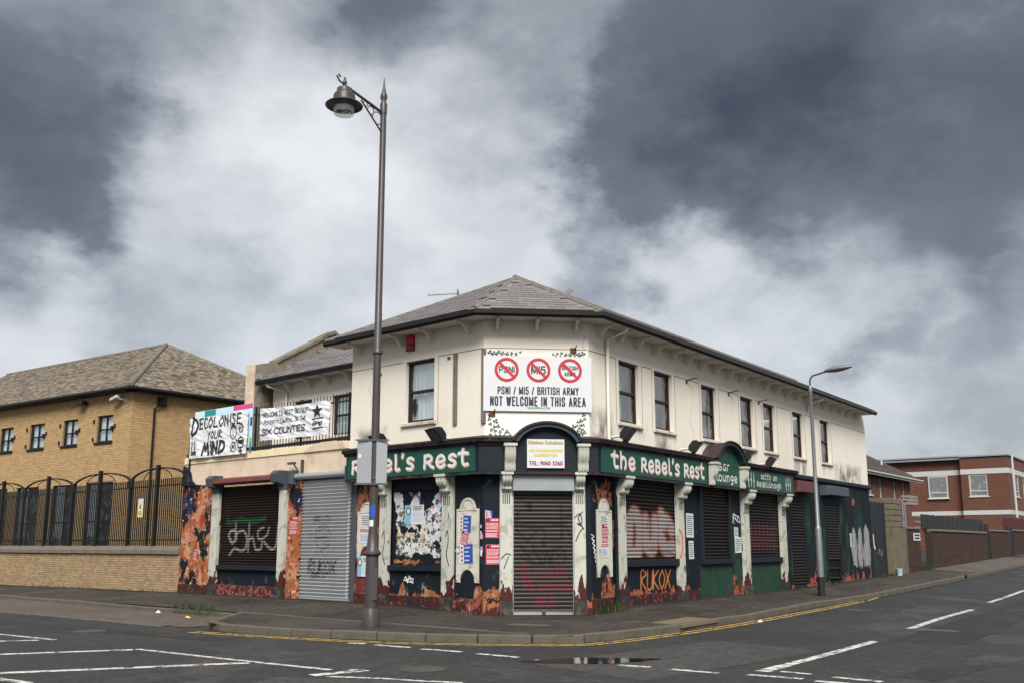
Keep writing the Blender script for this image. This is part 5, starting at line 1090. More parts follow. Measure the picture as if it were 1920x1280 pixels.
def hand(s, x0, z0, h, w, sp, slope=0., italic=.05, jit=.02):
    G = {'D': [[(.05, 0), (.1, 1)], [(.05, 1), (.5, .8), (.5, .25), (.05, 0)]], 'E': [[(.5, 1), (.08, .98), (.05, 0), (.5, .02)], [(.06, .5), (.4, .52)]], 'C': [[(.5, .85), (.25, 1), (.03, .5), (.2, 0), (.5, .15)]], 'O': [[(.28, 1), (.03, .55), (.25, 0), (.52, .5), (.28, 1)]], 'L': [[(.08, 1), (.05, 0), (.5, .03)]], 'N': [[(.03, 0), (.06, 1), (.48, 0), (.5, 1)]], 'I': [[(.2, 1), (.2, 0)]], 'S': [[(.5, .9), (.2, 1), (.08, .72), (.45, .35), (.4, .05), (.05, .08)]],
         'Y': [[(.02, 1), (.26, .5)], [(.5, 1), (.2, 0)]], 'U': [[(.04, 1), (.06, .2), (.28, 0), (.48, .2), (.5, 1)]], 'R': [[(.06, 0), (.06, 1), (.46, .8), (.1, .5), (.52, 0)]], 'M': [[(.0, 0), (.1, 1), (.3, .35), (.52, 1), (.6, 0)]]}
    out = []; x = x0; rs = random.Random(len(s) * 7 + int(h * 100))
    for ch in s:
        for st_ in G[ch]:
            pts = [(x + (a + italic * b_) * h * sp / .62 + rs.uniform(-jit, jit) * h, z0 + slope * (x - x0) + b_ * h) for a, b_ in st_]
            out.append((smooth_line(pts, 5) if ch in 'DCOSUR' and len(pts) > 3 else np.array(pts), w))
        x += sp * h * (.6 if ch == 'I' else 1.12)
    return out
def print_on(parent, strokes, yf, mat_='ink', st=.012, name='lettering', off=.009):
    P_ = np.concatenate([s[0] for s in strokes]); w = max(s[1] for s in strokes); mb = contour(strokes_fn(strokes), P_[:, 0].min() - w, P_[:, 0].max() + w, P_[:, 1].min() - w, P_[:, 1].max() + w, st)
    f = []; # split long merged runs so that the print follows the folds
    for fc in mb.f: f.append(fc)
    out = MB()
    for fc in mb.f:
        vs = [mb.v[i] for i in fc]; xa = min(v[0] for v in vs); xb = max(v[0] for v in vs)
        if len(fc) == 4 and xb - xa > .05:
            n = int((xb - xa) / .04) + 1; za, zb = min(v[2] for v in vs), max(v[2] for v in vs)
            for k in range(n): p, q = xa + (xb - xa) * k / n, xa + (xb - xa) * (k + 1) / n; out.quad((p, 0, za), (q, 0, za), (q, 0, zb), (p, 0, zb))
        else: out.add(vs, [tuple(range(len(vs)))])
    return obj(name, drape(out, yf, off), mat_, parent, FL)
ring = lambda cx, cz, rx, rz_, w: (np.array([(cx + rx * math.cos(a), cz + rz_ * math.sin(a)) for a in [2 * math.pi * i / 28 for i in range(29)]]), w)
big = hand('D', -12.07, 4.82, .52, .085, .62) + hand('ECOLONISE', -11.70, 5.0, .30, .05, .80, .0)
print_on(ban, big, yf); print_on(ban, hand('YOUR', -11.2, 4.66, .22, .04, .80, 0), yf); print_on(ban, hand('MIND', -11.45, 4.2, .36, .085, .86, 0), yf); print_on(ban, hand('LL', -12.1, 4.3, .32, .05, .5, 0) + [(np.array([(-12.12, 4.24), (-11.8, 4.25)]), .04)], yf)
em = [ring(-9.85, 4.78, .17, .21, .028), (np.array([(-9.95, 4.92), (-9.8, 4.94), (-9.75, 4.88)]), .05), (np.array([(-9.9, 4.8), (-9.86, 4.7), (-9.82, 4.66)]), .02), ring(-9.42, 4.86, .11, .12, .022), (np.array([(-9.5, 4.75), (-9.4, 5.02), (-9.34, 4.74)]), .022), (np.array([(-9.54, 4.84), (-9.28, 4.9)]), .02),
      ring(-9.82, 4.34, .14, .14, .026), (np.array([(-9.9, 4.28), (-9.86, 4.4), (-9.8, 4.3), (-9.74, 4.42)]), .024), (np.array([(-9.98, 4.2), (-9.64, 4.52)]), .022), (np.array([(-9.72, 4.53), (-9.63, 4.53), (-9.63, 4.44)]), .024), ring(-9.42, 4.44, .15, .16, .04), (np.array([(-9.42, 4.3), (-9.42, 4.12)]), .05), (np.array([(-9.5, 4.2), (-9.34, 4.2)]), .045), (np.array([(-9.48, 4.46), (-9.36, 4.46)]), .12)]
print_on(ban, em, yf, name='emblems')
bd = obj('backing_board', MB().box(-12.1, -9.02, -.05, -.03, 4.3, 5.42).box(-12.1, -9.02, -.0505, -.0295, 5.42, 5.56), 'board_blue', ban, FL)
for a, b_, z0, z1, m_ in ((-11.55, -10.95, 5.375, 5.55, 'board_teal'), (-10.0, -9.02, 5.42, 5.555, 'board_pink'), (-9.11, -9.02, 4.9, 5.15, 'board_navy'), (-9.11, -9.02, 4.42, 4.55, 'board_green'), (-9.11, -9.02, 4.15, 4.41, 'board_teal')): obj('board_colour', MB().box(a, b_, -.056, -.0508, z0, z1), m_, bd, FL)
obj('pole', MB().tube([(-12.28, -.05, 3.5), (-12.22, -.05, 5.4)], .03, 8), 'rail_black', ban, FL)
ban2 = thing('protest_banner', 'white cloth banner lettered WELCOME TO WEST BELFAST with a black star', 'banner', FL @ Matrix.Translation((-6.95, -.1, 4.38)))
cm, yf2 = cloth(-8.52, -5.42, 4.41, 5.33, 4.38, 5.29, .032, 9, -.12); obj('cloth', cm, 'banner_cloth', ban2, FL, True)
def print_caps(parent, s, x0, x1, z, h, yf, pen=.15, big=None): return print_on(parent, caps(s, x0, x1, z, h, pen, big), yf)
def print_text(parent, s, x0, x1, z, size, yf, bold=.0, mat_='ink', shear=0.):
    mb = fit_text(s, x0, x1, z, size, bold, 0, shear); return obj('lettering', drape(mb, yf), mat_, parent, FL)
print_caps(ban2, 'WELCOME TO WEST BELFAST,', -8.40, -6.28, 5.06, .13, yf2, .15, 1.2); print_caps(ban2, 'POVERTY CAPITAL OF THE', -8.3, -6.42, 4.84, .12, yf2, .15, 1.2); print_caps(ban2, 'SIX COUNTIES', -8.38, -6.42, 4.55, .19, yf2, .17)
star = MB(); pts = [(-5.92 + (.25 if i % 2 == 0 else .1) * math.sin(math.pi * i / 5), 5.03 + (.21 if i % 2 == 0 else .085) * math.cos(math.pi * i / 5)) for i in range(10)]; star.add([(-5.92, 0, 5.03)] + [(x, 0, z) for x, z in pts], [(0, 1 + i, 1 + (i + 1) % 10) for i in range(10)]); obj('star', drape(star, yf2), 'ink', ban2, FL)
print_text(ban2, 'éirígí', -6.12, -5.68, 4.66, .17, yf2, .004)
for z in (4.83, 4.57): print_on(ban2, [(np.array([(-6.12, z), (-5.66, z + .01)]), .03)], yf2, name='rule')
# ------------------------------------------------------------------ signs on the splayed corner
mat('board_white', (.455, .463, .485), .45, .03, 1.5, 20); mat('sign_red', (.36, .013, .022), .5, .08, 4); mat('print_black', (.022, .022, .026), .6, .1, 4); mat('print_green', (.02, .15, .08), .6, .1); mat('shamrock_green', (.007, .05, .02), .6, .3, 14, 50); mat('panel_white', (.58, .57, .535), .75, .05, 2, 20, streak=.1)
shp = thing('shamrock_panel', 'off-white painted panel with green shamrock sprays behind the protest signboard', 'panel', FC @ Matrix.Translation((1.2, -.01, 3.9)))
obj('panel', MB().box(.01, CL - .01, -.02, .0, 3.86, 5.94), 'panel_white', shp, FC)
sm = contour(lambda X, Z: np.minimum(np.minimum(np.hypot(X, Z - .55) - .34, np.minimum(np.hypot(X - .46, Z + .1) - .34, np.hypot(X + .46, Z + .1) - .34)), np.maximum(np.abs(X + .12 * Z * Z) - .06, np.maximum(Z - .2, -Z - .95))), -1, 1, -1, 1, .09, 0).mesh('shamrock', 'shamrock_green')
rs5 = random.Random(12)
def sham(x, z, s): link('shamrock', sm, shp, FC @ Matrix.Translation((x, -.024, z)) @ Matrix.Rotation(rs5.uniform(-.5, .5), 4, 'Y') @ Matrix.Diagonal((s, 1, s, 1)))
for i in range(8): sham(.13 + .1 * i, 5.845 + rs5.uniform(-.02, .02), .075 - .005 * i); sham(2.29 - .1 * i, 5.845 + rs5.uniform(-.02, .02), .075 - .005 * i)
for i in range(6): sham(.18 + .11 * i, 5.79, .035); sham(2.2 - .11 * i, 5.79, .035)
for side in (0, 1):
    got = []
    for i in range(400):
        u = rs5.random(); v = rs5.random() ** 1.2; x = .09 + .72 * u; zt = 4.46 - .60 * u ** .8; z = 3.95 + (zt - 3.95) * v; s_ = rs5.choice((.044, .052, .062, .074)) * (1.15 - .4 * u)
        if any(math.hypot(x - a, z - c) < (s_ + d) * .72 for a, c, d in got): continue
        got.append((x, z, s_)); sham(x if side == 0 else CL - .03 - x * .8, z + (.05 if side else 0), s_)
sb = thing('protest_signboard', 'white signboard with three red prohibition rings above bold black lettering', 'sign', FC @ Matrix.Translation((1.24, -.06, 4.5)))
obj('board', MB().box(-.02, 2.47, -.075, -.055, 4.50, 5.77), 'board_white', sb, FC)
SY = -.079
def addtext(par, F, mat_, *a, **k): return obj('lettering', fit_text(*a, **k), mat_, par, F)
for s_, a, b_, z, h_, pen in (('PSNI / MI5 / BRITISH ARMY', .30, 2.17, 4.88, .185, .15), ('NOT WELCOME IN THIS AREA', .13, 2.33, 4.615, .225, .15)): letters(sb, FC, caps(s_, a, b_, z, h_, pen), 'print_black', 'lettering', .009, SY)
letters(sb, FC, caps('WWW.IRPWA.COM', .98, 1.50, 4.55, .055, .15), 'print_green', 'lettering', .006, SY)
for cx, words in ((.51, [('PSNI', .15, 5.38, .36)]), (1.24, [('MI5', .19, 5.36, .34)]), (1.97, [('BRITISH', .10, 5.46, .37), ('ARMY', .10, 5.32, .27)])):
    for w_, sz, z, ww in words: letters(sb, FC, caps(w_, cx - ww / 2, cx + ww / 2, z, sz, .17), 'print_black', 'lettering', .008, SY)
    fn = lambda X, Z, cx=cx: np.minimum(np.abs(np.hypot(X - cx, Z - 5.45) - .245) - .032, np.maximum(np.abs(((X - cx) + (Z - 5.45)) / 1.414) - .03, np.hypot(X - cx, Z - 5.45) - .23))
    obj('prohibition_ring', contour(fn, cx - .3, cx + .3, 5.15, 5.75, .012, SY - .004), 'sign_red', sb, FC)
ks = thing('shop_sign', 'small white trade sign with yellow lettering and phone number under the blue arch', 'sign', FC @ Matrix.Translation((1.36, -.3, 3.2)))
obj('board', MB().box(.94, 1.78, -.345, -.325, 3.20, 3.84), 'board_white', ks, FC)
mat('print_gold', (.45, .38, .03), .6, .1); mat('print_maroon', (.20, .01, .04), .6, .1); mat('print_brown', (.16, .05, .01), .6, .1)
for s_, a, b_, z, sz, m_ in (('Kitchen Solutions', .97, 1.75, 3.73, .11, 'print_brown'), ('UNIT 20 HANNAHSTOWN', .98, 1.74, 3.555, .085, 'print_gold'), ('BUSINESS PARK', 1.1, 1.62, 3.455, .085, 'print_gold'), ('TEL: 9060 3260', .98, 1.74, 3.26, .13, 'print_maroon')): addtext(ks, FC, m_, s_, a, b_, z, sz, bold=.003, y=-.349)
for s_, a, b_, z, sz in (('Kitchen Solutions', .965, 1.745, 3.735, .11),): addtext(ks, FC, 'print_gold', s_, a, b_, z, sz, bold=.0, y=-.352)
# ------------------------------------------------------------------ alarm, floodlights, aerial
al = thing('alarm_box', 'red and brown burglar alarm box under the eaves of the pub', 'alarm', FL @ Matrix.Translation((-2.43, -.06, 6.2)))
mat('alarm_red', (.42, .02, .04), .45, .15, 4); mat('alarm_brown', (.14, .03, .015), .5, .2, 4)
obj('cover', MB().box(-2.55, -2.31, -.1, 0, 6.36, 6.57, .015), 'alarm_red', al, FL); obj('base', MB().box(-2.55, -2.31, -.1, 0, 6.2, 6.358, .015), 'alarm_brown', al, FL)
mat('flood_black', (.009, .009, .010), .4, .25, 4, 30); mat('lens_dark', (.05, .055, .06), .15, .1)
def flood(F, x, z, label, rz=0., rx=.9):
    f = thing('floodlight', label, 'floodlight', F @ T(x, -.02, z), 'black floodlights above the shop fascia')
    M = F @ Matrix.Translation((x, -.42, z)) @ Matrix.Rotation(rz, 4, 'Z') @ Matrix.Rotation(-rx, 4, 'X')
    obj('arm', MB().tube([(x - .02, .0, z - .06), (x - .02, -.3, z - .04)], .03, 8), 'cream_trim', f, F)
    obj('housing', MB().prism([(-.17, -.06), (-.17, .03), (-.1, .11), (.08, .11), (.17, .05), (.17, -.06)], -.22, .22), 'flood_black', f, M)
    obj('visor', MB().box(-.24, .24, -.2, .2, -.075, -.061), 'flood_black', f, M); obj('lens', MB().box(-.19, .19, -.14, .14, -.083, -.0755), 'lens_dark', f, M)
flood(FL, -1.1, 4.02, 'black floodlight between the shamrock panel and the left upper window', -.25); flood(FL, -3.1, 4.02, 'black floodlight partly hidden behind the tall lamp post', -.25)
flood(FR, 1.0, 4.08, 'black floodlight beside the cream downpipe', .3); flood(FR, 4.5, 4.06, 'black floodlight next to the bar lounge arch', .3); flood(FR, 7.9, 4.05, 'black floodlight tucked behind the bar lounge arch', .3); flood(FR, 9.6, 4.0, 'black floodlight over the small right-hand sign', .3)
ae = thing('tv_aerial', 'long thin television aerial on the pub roof slope', 'aerial', Matrix.Translation(hip(.68)))
ap = hip(.68, -.1); obj('mast', MB().tube([ap, ap + Vector((0, 0, .40))], .014, 6), 'steel_grey', ae, I4)
bt = ap + Vector((.03, 0, .30)); obj('boom', MB().tube([bt, bt + Vector((-.82, .1, -.02))], .008, 6), 'steel_grey', ae, I4)
el = MB()
for i in range(15): q = bt + Vector((-.82, .1, -.02)) * (i / 14); el.tube([q + Vector((.0, -.05, -.05)), q + Vector((0, .05, .05))], .004, 4)
el.tube([bt + Vector((-.05, 0, -.12)), bt + Vector((-.05, 0, .14))], .006, 4); obj('elements', el, 'steel_grey', ae, I4)
# ------------------------------------------------------------------ posters and papers
mat('paper_white', (.47, .48, .50), .8, .08, 4, 30); mat('paper_red', (.34, .009, .034), .7, .12, 4, 30); mat('paper_blue', (.015, .06, .26), .7, .12, 4, 30); mat('paper_sky', (.17, .32, .44), .7, .15, 5, 30); mat('paper_pink', (.55, .22, .30), .7, .15); mat('print_white', (.50, .50, .50), .7, .05)
painted('paper_mix', (.6, .6, .6), .8, alpha=True, var=.1)
rsP = random.Random(21)
def bars(x0, x1, z0, z1, rows, y, fill=.8, hk=.55, start=0.):
    mb = MB(); dzr = (z1 - z0) / rows
    for r in range(rows):
        x = x0 + start; zb = z1 - (r + 1) * dzr + dzr * (1 - hk) / 2
        while x < x1 - .008:
            w = min(rsP.uniform(.015, .05), x1 - x)
            mb.quad((x, y, zb), (x + w, y, zb), (x + w, y, zb + dzr * hk), (x, y, zb + dzr * hk)); x += w + .01
            if x > x0 + (x1 - x0) * fill * rsP.uniform(.85, 1.2): break
    return mb
def poster(F, xc, zc, w, h, kind, label, y=-.004, rot=0., group='paper posters pasted on the pub walls'):
    M = F @ Matrix.Translation((xc, y, zc)) @ Matrix.Rotation(rot, 4, 'Y')
    t_ = thing('poster', label, 'poster', M, group)
    base = {'red': 'paper_red', 'blue': 'paper_blue', 'sky': 'paper_white', 'white': 'paper_white', 'pink': 'paper_white'}[kind]
    obj('sheet', MB().box(-w / 2, w / 2, -.002, .0, -h / 2, h / 2), base, t_)
    yy = -.0035
    if kind == 'red':
        obj('print', bars(-w * .1, w * .44, h * .36, h * .46, 1, yy, 1, .8), 'print_white', t_); obj('print', MB().quad((-w * .42, yy, h * .3), (-w * .26, yy, h * .3), (-w * .26, yy, h * .47), (-w * .42, yy, h * .47)), 'print_black', t_)
        obj('print', bars(-w * .43, w * .43, -h * .06, h * .28, 5, yy, 1, .45), 'print_white', t_); obj('print', bars(-w * .43, w * .43, -h * .2, -h * .1, 2, yy, .95, .6), 'print_white', t_); obj('print', bars(-w * .43, w * .43, -h * .45, -h * .26, 3, yy, .9, .62), 'print_white', t_)
        ed = MB(); e = .006
        for a in ((-w / 2, w / 2, -h / 2, -h / 2 + e), (-w / 2, w / 2, h / 2 - e, h / 2), (-w / 2, -w / 2 + e, -h / 2, h / 2), (w / 2 - e, w / 2, -h / 2, h / 2)): ed.quad((a[0], yy, a[2]), (a[1], yy, a[2]), (a[1], yy, a[3]), (a[0], yy, a[3]))
        obj('border', ed, 'paper_pink', t_)
    elif kind == 'blue':
        obj('print', MB().quad((-w / 2, yy + .0008, -h / 2), (-w * .18, yy + .0008, -h / 2), (-w * .18, yy + .0008, h / 2), (-w / 2, yy + .0008, h / 2)), 'paper_white', t_)
        for k in range(4): z = h * (.32 - .22 * k); obj('print', bars(-w * .12, w * .36, z - .02, z + .02, 1, yy, .7, .7), 'print_white', t_); obj('print', MB().box(-w * .4, -w * .26, yy - .0005, yy, z - .025, z + .025), 'paper_red', t_)
    elif kind == 'sky':
        obj('print', MB().quad((-w / 2, yy + .0008, -h / 2), (-w * .16, yy + .0008, -h / 2), (-w * .16, yy + .0008, h / 2), (-w / 2, yy + .0008, h / 2)), 'paper_sky', t_)
        obj('print', MB().lathe([(.08, 0), (.08, .001)], 20).__class__().add([(-w * .3 + .085 * math.cos(a), yy, h * .18 + .085 * math.sin(a)) for a in [2 * math.pi * i / 20 for i in range(20)]], [tuple(range(20))]), 'print_black', t_)
        obj('print', MB().add([(-w * .3 + .06 * math.cos(a), yy - .001, h * .18 + .06 * math.sin(a)) for a in [2 * math.pi * i / 20 for i in range(20)]], [tuple(range(20))]), 'paper_white', t_)
        obj('print', bars(-w * .05, w * .4, h * .2, h * .44, 3, yy, .9, .6), 'print_black', t_); obj('print', bars(-w * .1, w * .45, -h * .4, h * .1, 6, yy, .95, .35), 'paper_sky', t_)
    elif kind == 'pink':
        obj('print', bars(-w * .45, w * .45, h * .2, h * .45, 2, yy, 1, .8), 'paper_red', t_); obj('print', bars(-w * .4, w * .3, -h * .4, h * .1, 5, yy, .9, .4), 'paper_blue', t_)
    else:
        obj('print', bars(-w * .4, w * .42, -h * .42, h * .42, max(3, int(h / .06)), yy, .9, .5), 'print_black', t_)
    return t_
poster(FC, .20, 1.885, .31, .43, 'red', 'upper of two red posters pasted left of the shuttered corner door', -.004, .01); poster(FC, .215, 1.31, .31, .43, 'red', 'lower of two red posters pasted left of the shuttered corner door', -.004, -.005)
poster(FC, .12, 2.19, .16, .17, 'blue', 'small blue sticker just above the upper red poster by the corner door', -.004)
poster(FL, -.52, 1.98, .36, .38, 'blue', 'upper blue and white poster on the arched plaque beside the red posters', -.04, .04); poster(FL, -.53, 1.67, .22, .31, 'red', 'small tilted red poster between two blue ones on the arched plaque', -.046, .2); poster(FL, -.48, 1.32, .40, .42, 'blue', 'lower blue poster on the arched plaque left of the corner door', -.04, -.03); poster(FL, -.7, 1.32, .16, .42, 'sky', 'strip of pale blue poster under the lower blue poster on the plaque', -.039)
poster(FL, -2.30, 2.23, .66, .46, 'sky', 'pale blue and white poster in the middle of the torn poster board', .062)
poster(FL, -6.93, 2.03, .36, .47, 'red', 'red poster on the orange pillar between the two left-street shutters', -.004, .0); poster(FL, -11.72, 1.23, .16, .32, 'red', 'small tilted red and white sticker on the orange mural pillar', -.004, .12)
poster(FL, -3.93, 2.12, .40, .3, 'white', 'torn white paper on the plaque behind the tall lamp post', -.04); poster(FL, -3.95, 1.75, .42, .36, 'pink', 'white and red printed paper on the plaque behind the tall lamp post', -.04, .03); poster(FL, -3.98, 1.0, .46, .5, 'sky', 'pale blue poster low on the maroon wall behind the tall lamp post', -.034)
poster(FL, -3.52, 1.16, .12, .5, 'red', 'narrow red poster low beside the white pilaster behind the lamp post', -.034)
poster(FR, .53, 1.78, .24, .42, 'red', 'red poster on the arched plaque right of the corner door', -.04); poster(FR, .53, 1.40, .34, .32, 'pink', 'white paper with pink print under the red poster right of the corner door', -.04, -.03); poster(FR, .5, 2.1, .34, .16, 'white', 'torn white scrap at the top of the plaque right of the corner door', -.04, .05)
poster(FR, 4.89, 2.03, .42, .63, 'white', 'upper black and white paper on the navy wall beside the painted-over shutter', -.004, .02); poster(FR, 4.93, 1.39, .28, .47, 'white', 'lower torn paper on the navy wall beside the painted-over shutter', -.004, -.02)
poster(FR, 7.82, 1.88, .28, .28, 'white', 'upper small white paper on the green wall under the bar lounge sign', -.004, .03); poster(FR, 7.92, 1.52, .44, .44, 'white', 'lower white notice on the green wall under the bar lounge sign', -.004, -.02)
poster(FR, 18.05, 1.7, .18, .5, 'white', 'torn white scrap left of the silver graffiti', -.006, .0)
def torn(name, F, x0, x1, z0, z1, seedv, label, y, colf, cover=.5):
    def fn(X, Z):
        n = vnoise(X, Z, 3.2, seedv, 4); e = np.minimum(np.minimum(X - x0, x1 - X), np.minimum(Z - z0, z1 - Z)); a = (n + np.clip(e * 2.2, 0, .28) > cover + .14).astype(float)
        c = colf(X, Z); return np.concatenate([c, a[:, None]], 1)
    o = spray_panel(name, None, F, x0, x1, z0, z1, fn, y, .012, 'paper_mix'); o['label'] = label; o['category'] = 'poster'; o['group'] = 'paper posters pasted on the pub walls'; return o
def collage(seedv, pal):
    def f(X, Z):
        n = vnoise(X, Z, 7, seedv, 4); m_ = vnoise(X, Z, 2.2, seedv + 5, 2); c = np.zeros((len(X), 3)) + np.array(pal[0])
        for i, (thr, col) in enumerate(pal[1:]):
            k = vnoise(X, Z, 5 + 3 * i, seedv + 9 * i + 2, 4) > thr; c[k] = col
        return c * (.85 + .3 * n[:, None])
    return f
W_ = (.45, .45, .45)
torn('torn_poster', FL, -2.98, -1.25, 1.22, 2.42, 3, 'mass of torn white bill layers on the lower half of the poster board', .066, collage(2, [W_, (.58, (.02, .022, .025)), (.66, (.36, .27, .12)), (.68, (.02, .06, .05)), (.6, (.42, .43, .43)), (.64, (.04, .04, .045))]), .43)
torn('torn_poster', FL, -3.03, -2.66, 2.2, 2.78, 6, 'ragged white bill strip at the top of the poster board by the pilaster', .066, collage(7, [W_, (.62, (.05, .05, .06))]), .50)
torn('torn_poster', FL, -2.5, -2.1, 2.42, 2.78, 8, 'small grey rag of paper at the top centre of the poster board', .066, collage(9, [(.45, .47, .5), (.56, (.08, .1, .12))]), .54)
torn('torn_poster', FL, -1.85, -1.26, 2.1, 2.76, 12, 'torn teal and white poster at the top corner of the poster board', .062, collage(13, [(.55, .57, .6), (.5, (.03, .10, .14)), (.62, (.45, .2, .25))]), .44)
torn('torn_poster', FL, -.13, -.005, 1.25, 2.0, 15, 'shredded pink and white paper at the wall corner by the red posters', -.005, collage(16, [(.6, .55, .58), (.58, (.25, .2, .3)), (.62, (.5, .25, .32))]), .30)

# ------------------------------------------------------------------ tall heritage lamp post
mat('lamp_paint', (.05, .044, .044), .42, .2, 3, 30, .05, metal=.2); mat('lamp_inside', (.16, .11, .07), .6, .2); glass('lamp_glass', (.86, .87, .86), .22, .04)
LX, LY = -2.64, 18.47; lz = pav_z(LX, LY)
lamp = thing('street_lamp', 'tall dark ornate lamp post with a hanging bell lantern at the kerb', 'lamp post', T(LX, LY, lz))
ML = T(LX, LY, lz)
obj('base', MB().lathe([(.165, 0), (.165, .30), (.14, .34), (.14, .36)], 20), 'lamp_paint', lamp, ML, True)
obj('column', MB().lathe([(.125, .36), (.12, 1.22), (.118, 1.3), (.165, 1.34), (.165, 1.37), (.12, 1.42), (.085, 1.75), (.082, 2.2), (.075, 5.18), (.105, 5.2), (.105, 5.26), (.072, 5.3), (.062, 10.3)], 20), 'lamp_paint', lamp, ML, True)
obj('access_door', MB().box(.02, .12, -.128, -.1, .5, 1.1), 'lamp_paint', lamp, ML)
obj('finial', MB().lathe([(.07, 10.2), (.075, 10.42), (.055, 10.46), (.05, 10.5), (.075, 10.56), (.07, 10.62), (.045, 10.68), (.02, 10.85), (.004, 11.02)], 14), 'lamp_paint', lamp, ML, True)
ad = Vector((-.656, -.755, 0)).normalized(); AO = Vector((0, 0, 0))
def LPt(d, z): return Vector((ad.x * d, ad.y * d, z))
obj('arm', MB().tube([LPt(.04, 10.22), LPt(.35, 10.3), LPt(.87, 10.42), LPt(1.06, 10.46)], [.032, .03, .026, .024], 8), 'lamp_paint', lamp, ML, True)
sc_ = MB().tube([LPt(.05, 9.8), LPt(.3, 10.03), LPt(.6, 10.3)], .018, 6)
for d, z, r in ((.16, 10.06, .13), (.34, 10.17, .085), (.48, 10.26, .05)):
    sc_.tube([LPt(d + r * math.cos(a), z + r * math.sin(a)) for a in [2 * math.pi * i / 14 for i in range(15)]], .011, 5, False)
sc_.tube([LPt(1.02, 10.46), LPt(1.16, 10.5), LPt(1.22, 10.58), LPt(1.17, 10.63), LPt(1.13, 10.58)], .018, 6); obj('scrollwork', sc_, 'lamp_paint', lamp, ML, True)
MLn = ML @ Matrix.Translation(LPt(1.02, 10.0))
lan = obj('lantern', MB().lathe([(.02, .62), (.03, .56), (.045, .5), (.03, .47), (.03, .4), (.15, .37), (.16, .3), (.17, .27), (.21, .24), (.22, .14), (.225, .1), (.34, .045), (.37, .02), (.365, .01), (.33, .03), (.21, .08)], 28, cap=False), 'lamp_paint', lamp, MLn, True)
obj('reflector', MB().lathe([(.21, .08), (.18, .1), (.1, .12), (.01, .12)], 24, cap=False), 'lamp_inside', lan, MLn, True)
obj('glass_bowl', MB().lathe([(.20, .08), (.205, -.0), (.205, -.12), (.19, -.16), (.12, -.18), (.01, -.185)], 26, cap=False), 'lamp_glass', lan, MLn, True)
obj('bowl_ring', MB().lathe([(.207, -.03), (.211, -.03), (.211, -.045), (.207, -.045)], 26, cap=False), 'board_white', lan, MLn, True)
mat('sign_back', (.24, .25, .265), .5, .08, 2, 20, metal=.3)
rsg = thing('road_sign', 'grey double road sign seen from behind, strapped to the tall lamp post', 'road sign', T(LX, LY, 2.62))
Msg = T(LX, LY, 0, R_(-12))
for i, (x0, x1, rz) in enumerate(((-.345, -.06, 0), (.06, .27, 0))):
    obj('panel', MB().box(x0, x1, .09, .11, 2.66, 3.5, .004), 'sign_back', rsg, T(LX, LY - .2, 0, R_(-8 if i == 0 else 12)))
obj('edge_rail', MB().box(-.36, .28, .085, .1, 2.64, 2.675).box(-.36, .28, .085, .1, 3.48, 3.51), 'steel_grey', rsg, T(LX, LY - .2, 0)); obj('strap', MB().lathe([(.09, 2.75), (.095, 2.75), (.095, 2.8), (.09, 2.8)], 16), 'steel_grey', rsg, T(LX, LY, 0)); 
obj('sticker', MB().box(-.315, -.265, .085, .089, 3.16, 3.23), 'paper_white', rsg, T(LX, LY - .2, 0, R_(-8)))
def wrap(z0, z1, r, a0, a1):
    mb = MB(); n = 8
    for i in range(n + 1): a = R_(a0 + (a1 - a0) * i / n); mb.v += [(r * math.cos(a), r * math.sin(a), z0), (r * math.cos(a), r * math.sin(a), z1)]
    mb.f = [(2 * i, 2 * i + 2, 2 * i + 3, 2 * i + 1) for i in range(n)]; mb.tint = [1.] * n; return mb
solo('sticker', wrap(2.04, 2.26, .0845, 200, 300), 'paper_blue', 'blue sticker wrapped round the tall lamp post', 'sticker', T(LX, LY, .0), smooth=True)
solo('sticker', wrap(1.86, 1.98, .0855, 215, 280), 'paper_white', 'small pale sticker below the blue one on the tall lamp post', 'sticker', T(LX, LY, .0), smooth=True)
# ------------------------------------------------------------------ plain lamp post on the right street
mat('galv_post', (.17, .18, .19), .45, .25, 3, 25, .05, metal=.5); mat('black_band', (.012, .012, .012), .5, .2); mat('lamp_head', (.13, .13, .14), .45, .15)
QX, QY = 9.13, 29.01; qz = pav_z(QX, QY); MQ = T(QX, QY, qz)
l2 = thing('street_lamp', 'slim galvanised lamp post with a flat grey head beside the pub side wall', 'lamp post', MQ)
obj('base', MB().lathe([(.105, 0), (.105, .55)], 16), 'black_band', l2, MQ); obj('column', MB().lathe([(.098, .55), (.096, 1.95), (.085, 2.0), (.06, 2.04), (.052, 6.05), (.058, 6.06), (.058, 6.2), (.035, 6.28)], 16), 'galv_post', l2, MQ, True)
aq = Vector((.8, -.6, 0)); QP = lambda d, z: Vector((aq.x * d, aq.y * d, z))
obj('arm', MB().tube([QP(0, 6.2), QP(0, 6.42), QP(.03, 6.52), QP(.1, 6.58), QP(.5, 6.66)], .028, 8), 'steel_grey', l2, MQ, True)
hd = MB(); n = 14; rings = []
for i in range(n + 1):
    u = i / n; d = .48 + .82 * u; w = .15 * math.sin(math.pi * min(1, .12 + u * .86)) ** .7 + .015; top = .10 * math.sin(math.pi * min(1, .1 + u * .85)) + .02; bot = .07 * math.sin(math.pi * min(1, .1 + u * .88)) + .01; zc = 6.67 + .06 * u
    side = Vector((-aq.y, aq.x, 0))
    rings.append([QP(d, zc) + side * (w * math.cos(a)) + Vector((0, 0, (top if math.sin(a) > 0 else bot) * math.sin(a))) for a in [2 * math.pi * k / 12 for k in range(12)]])
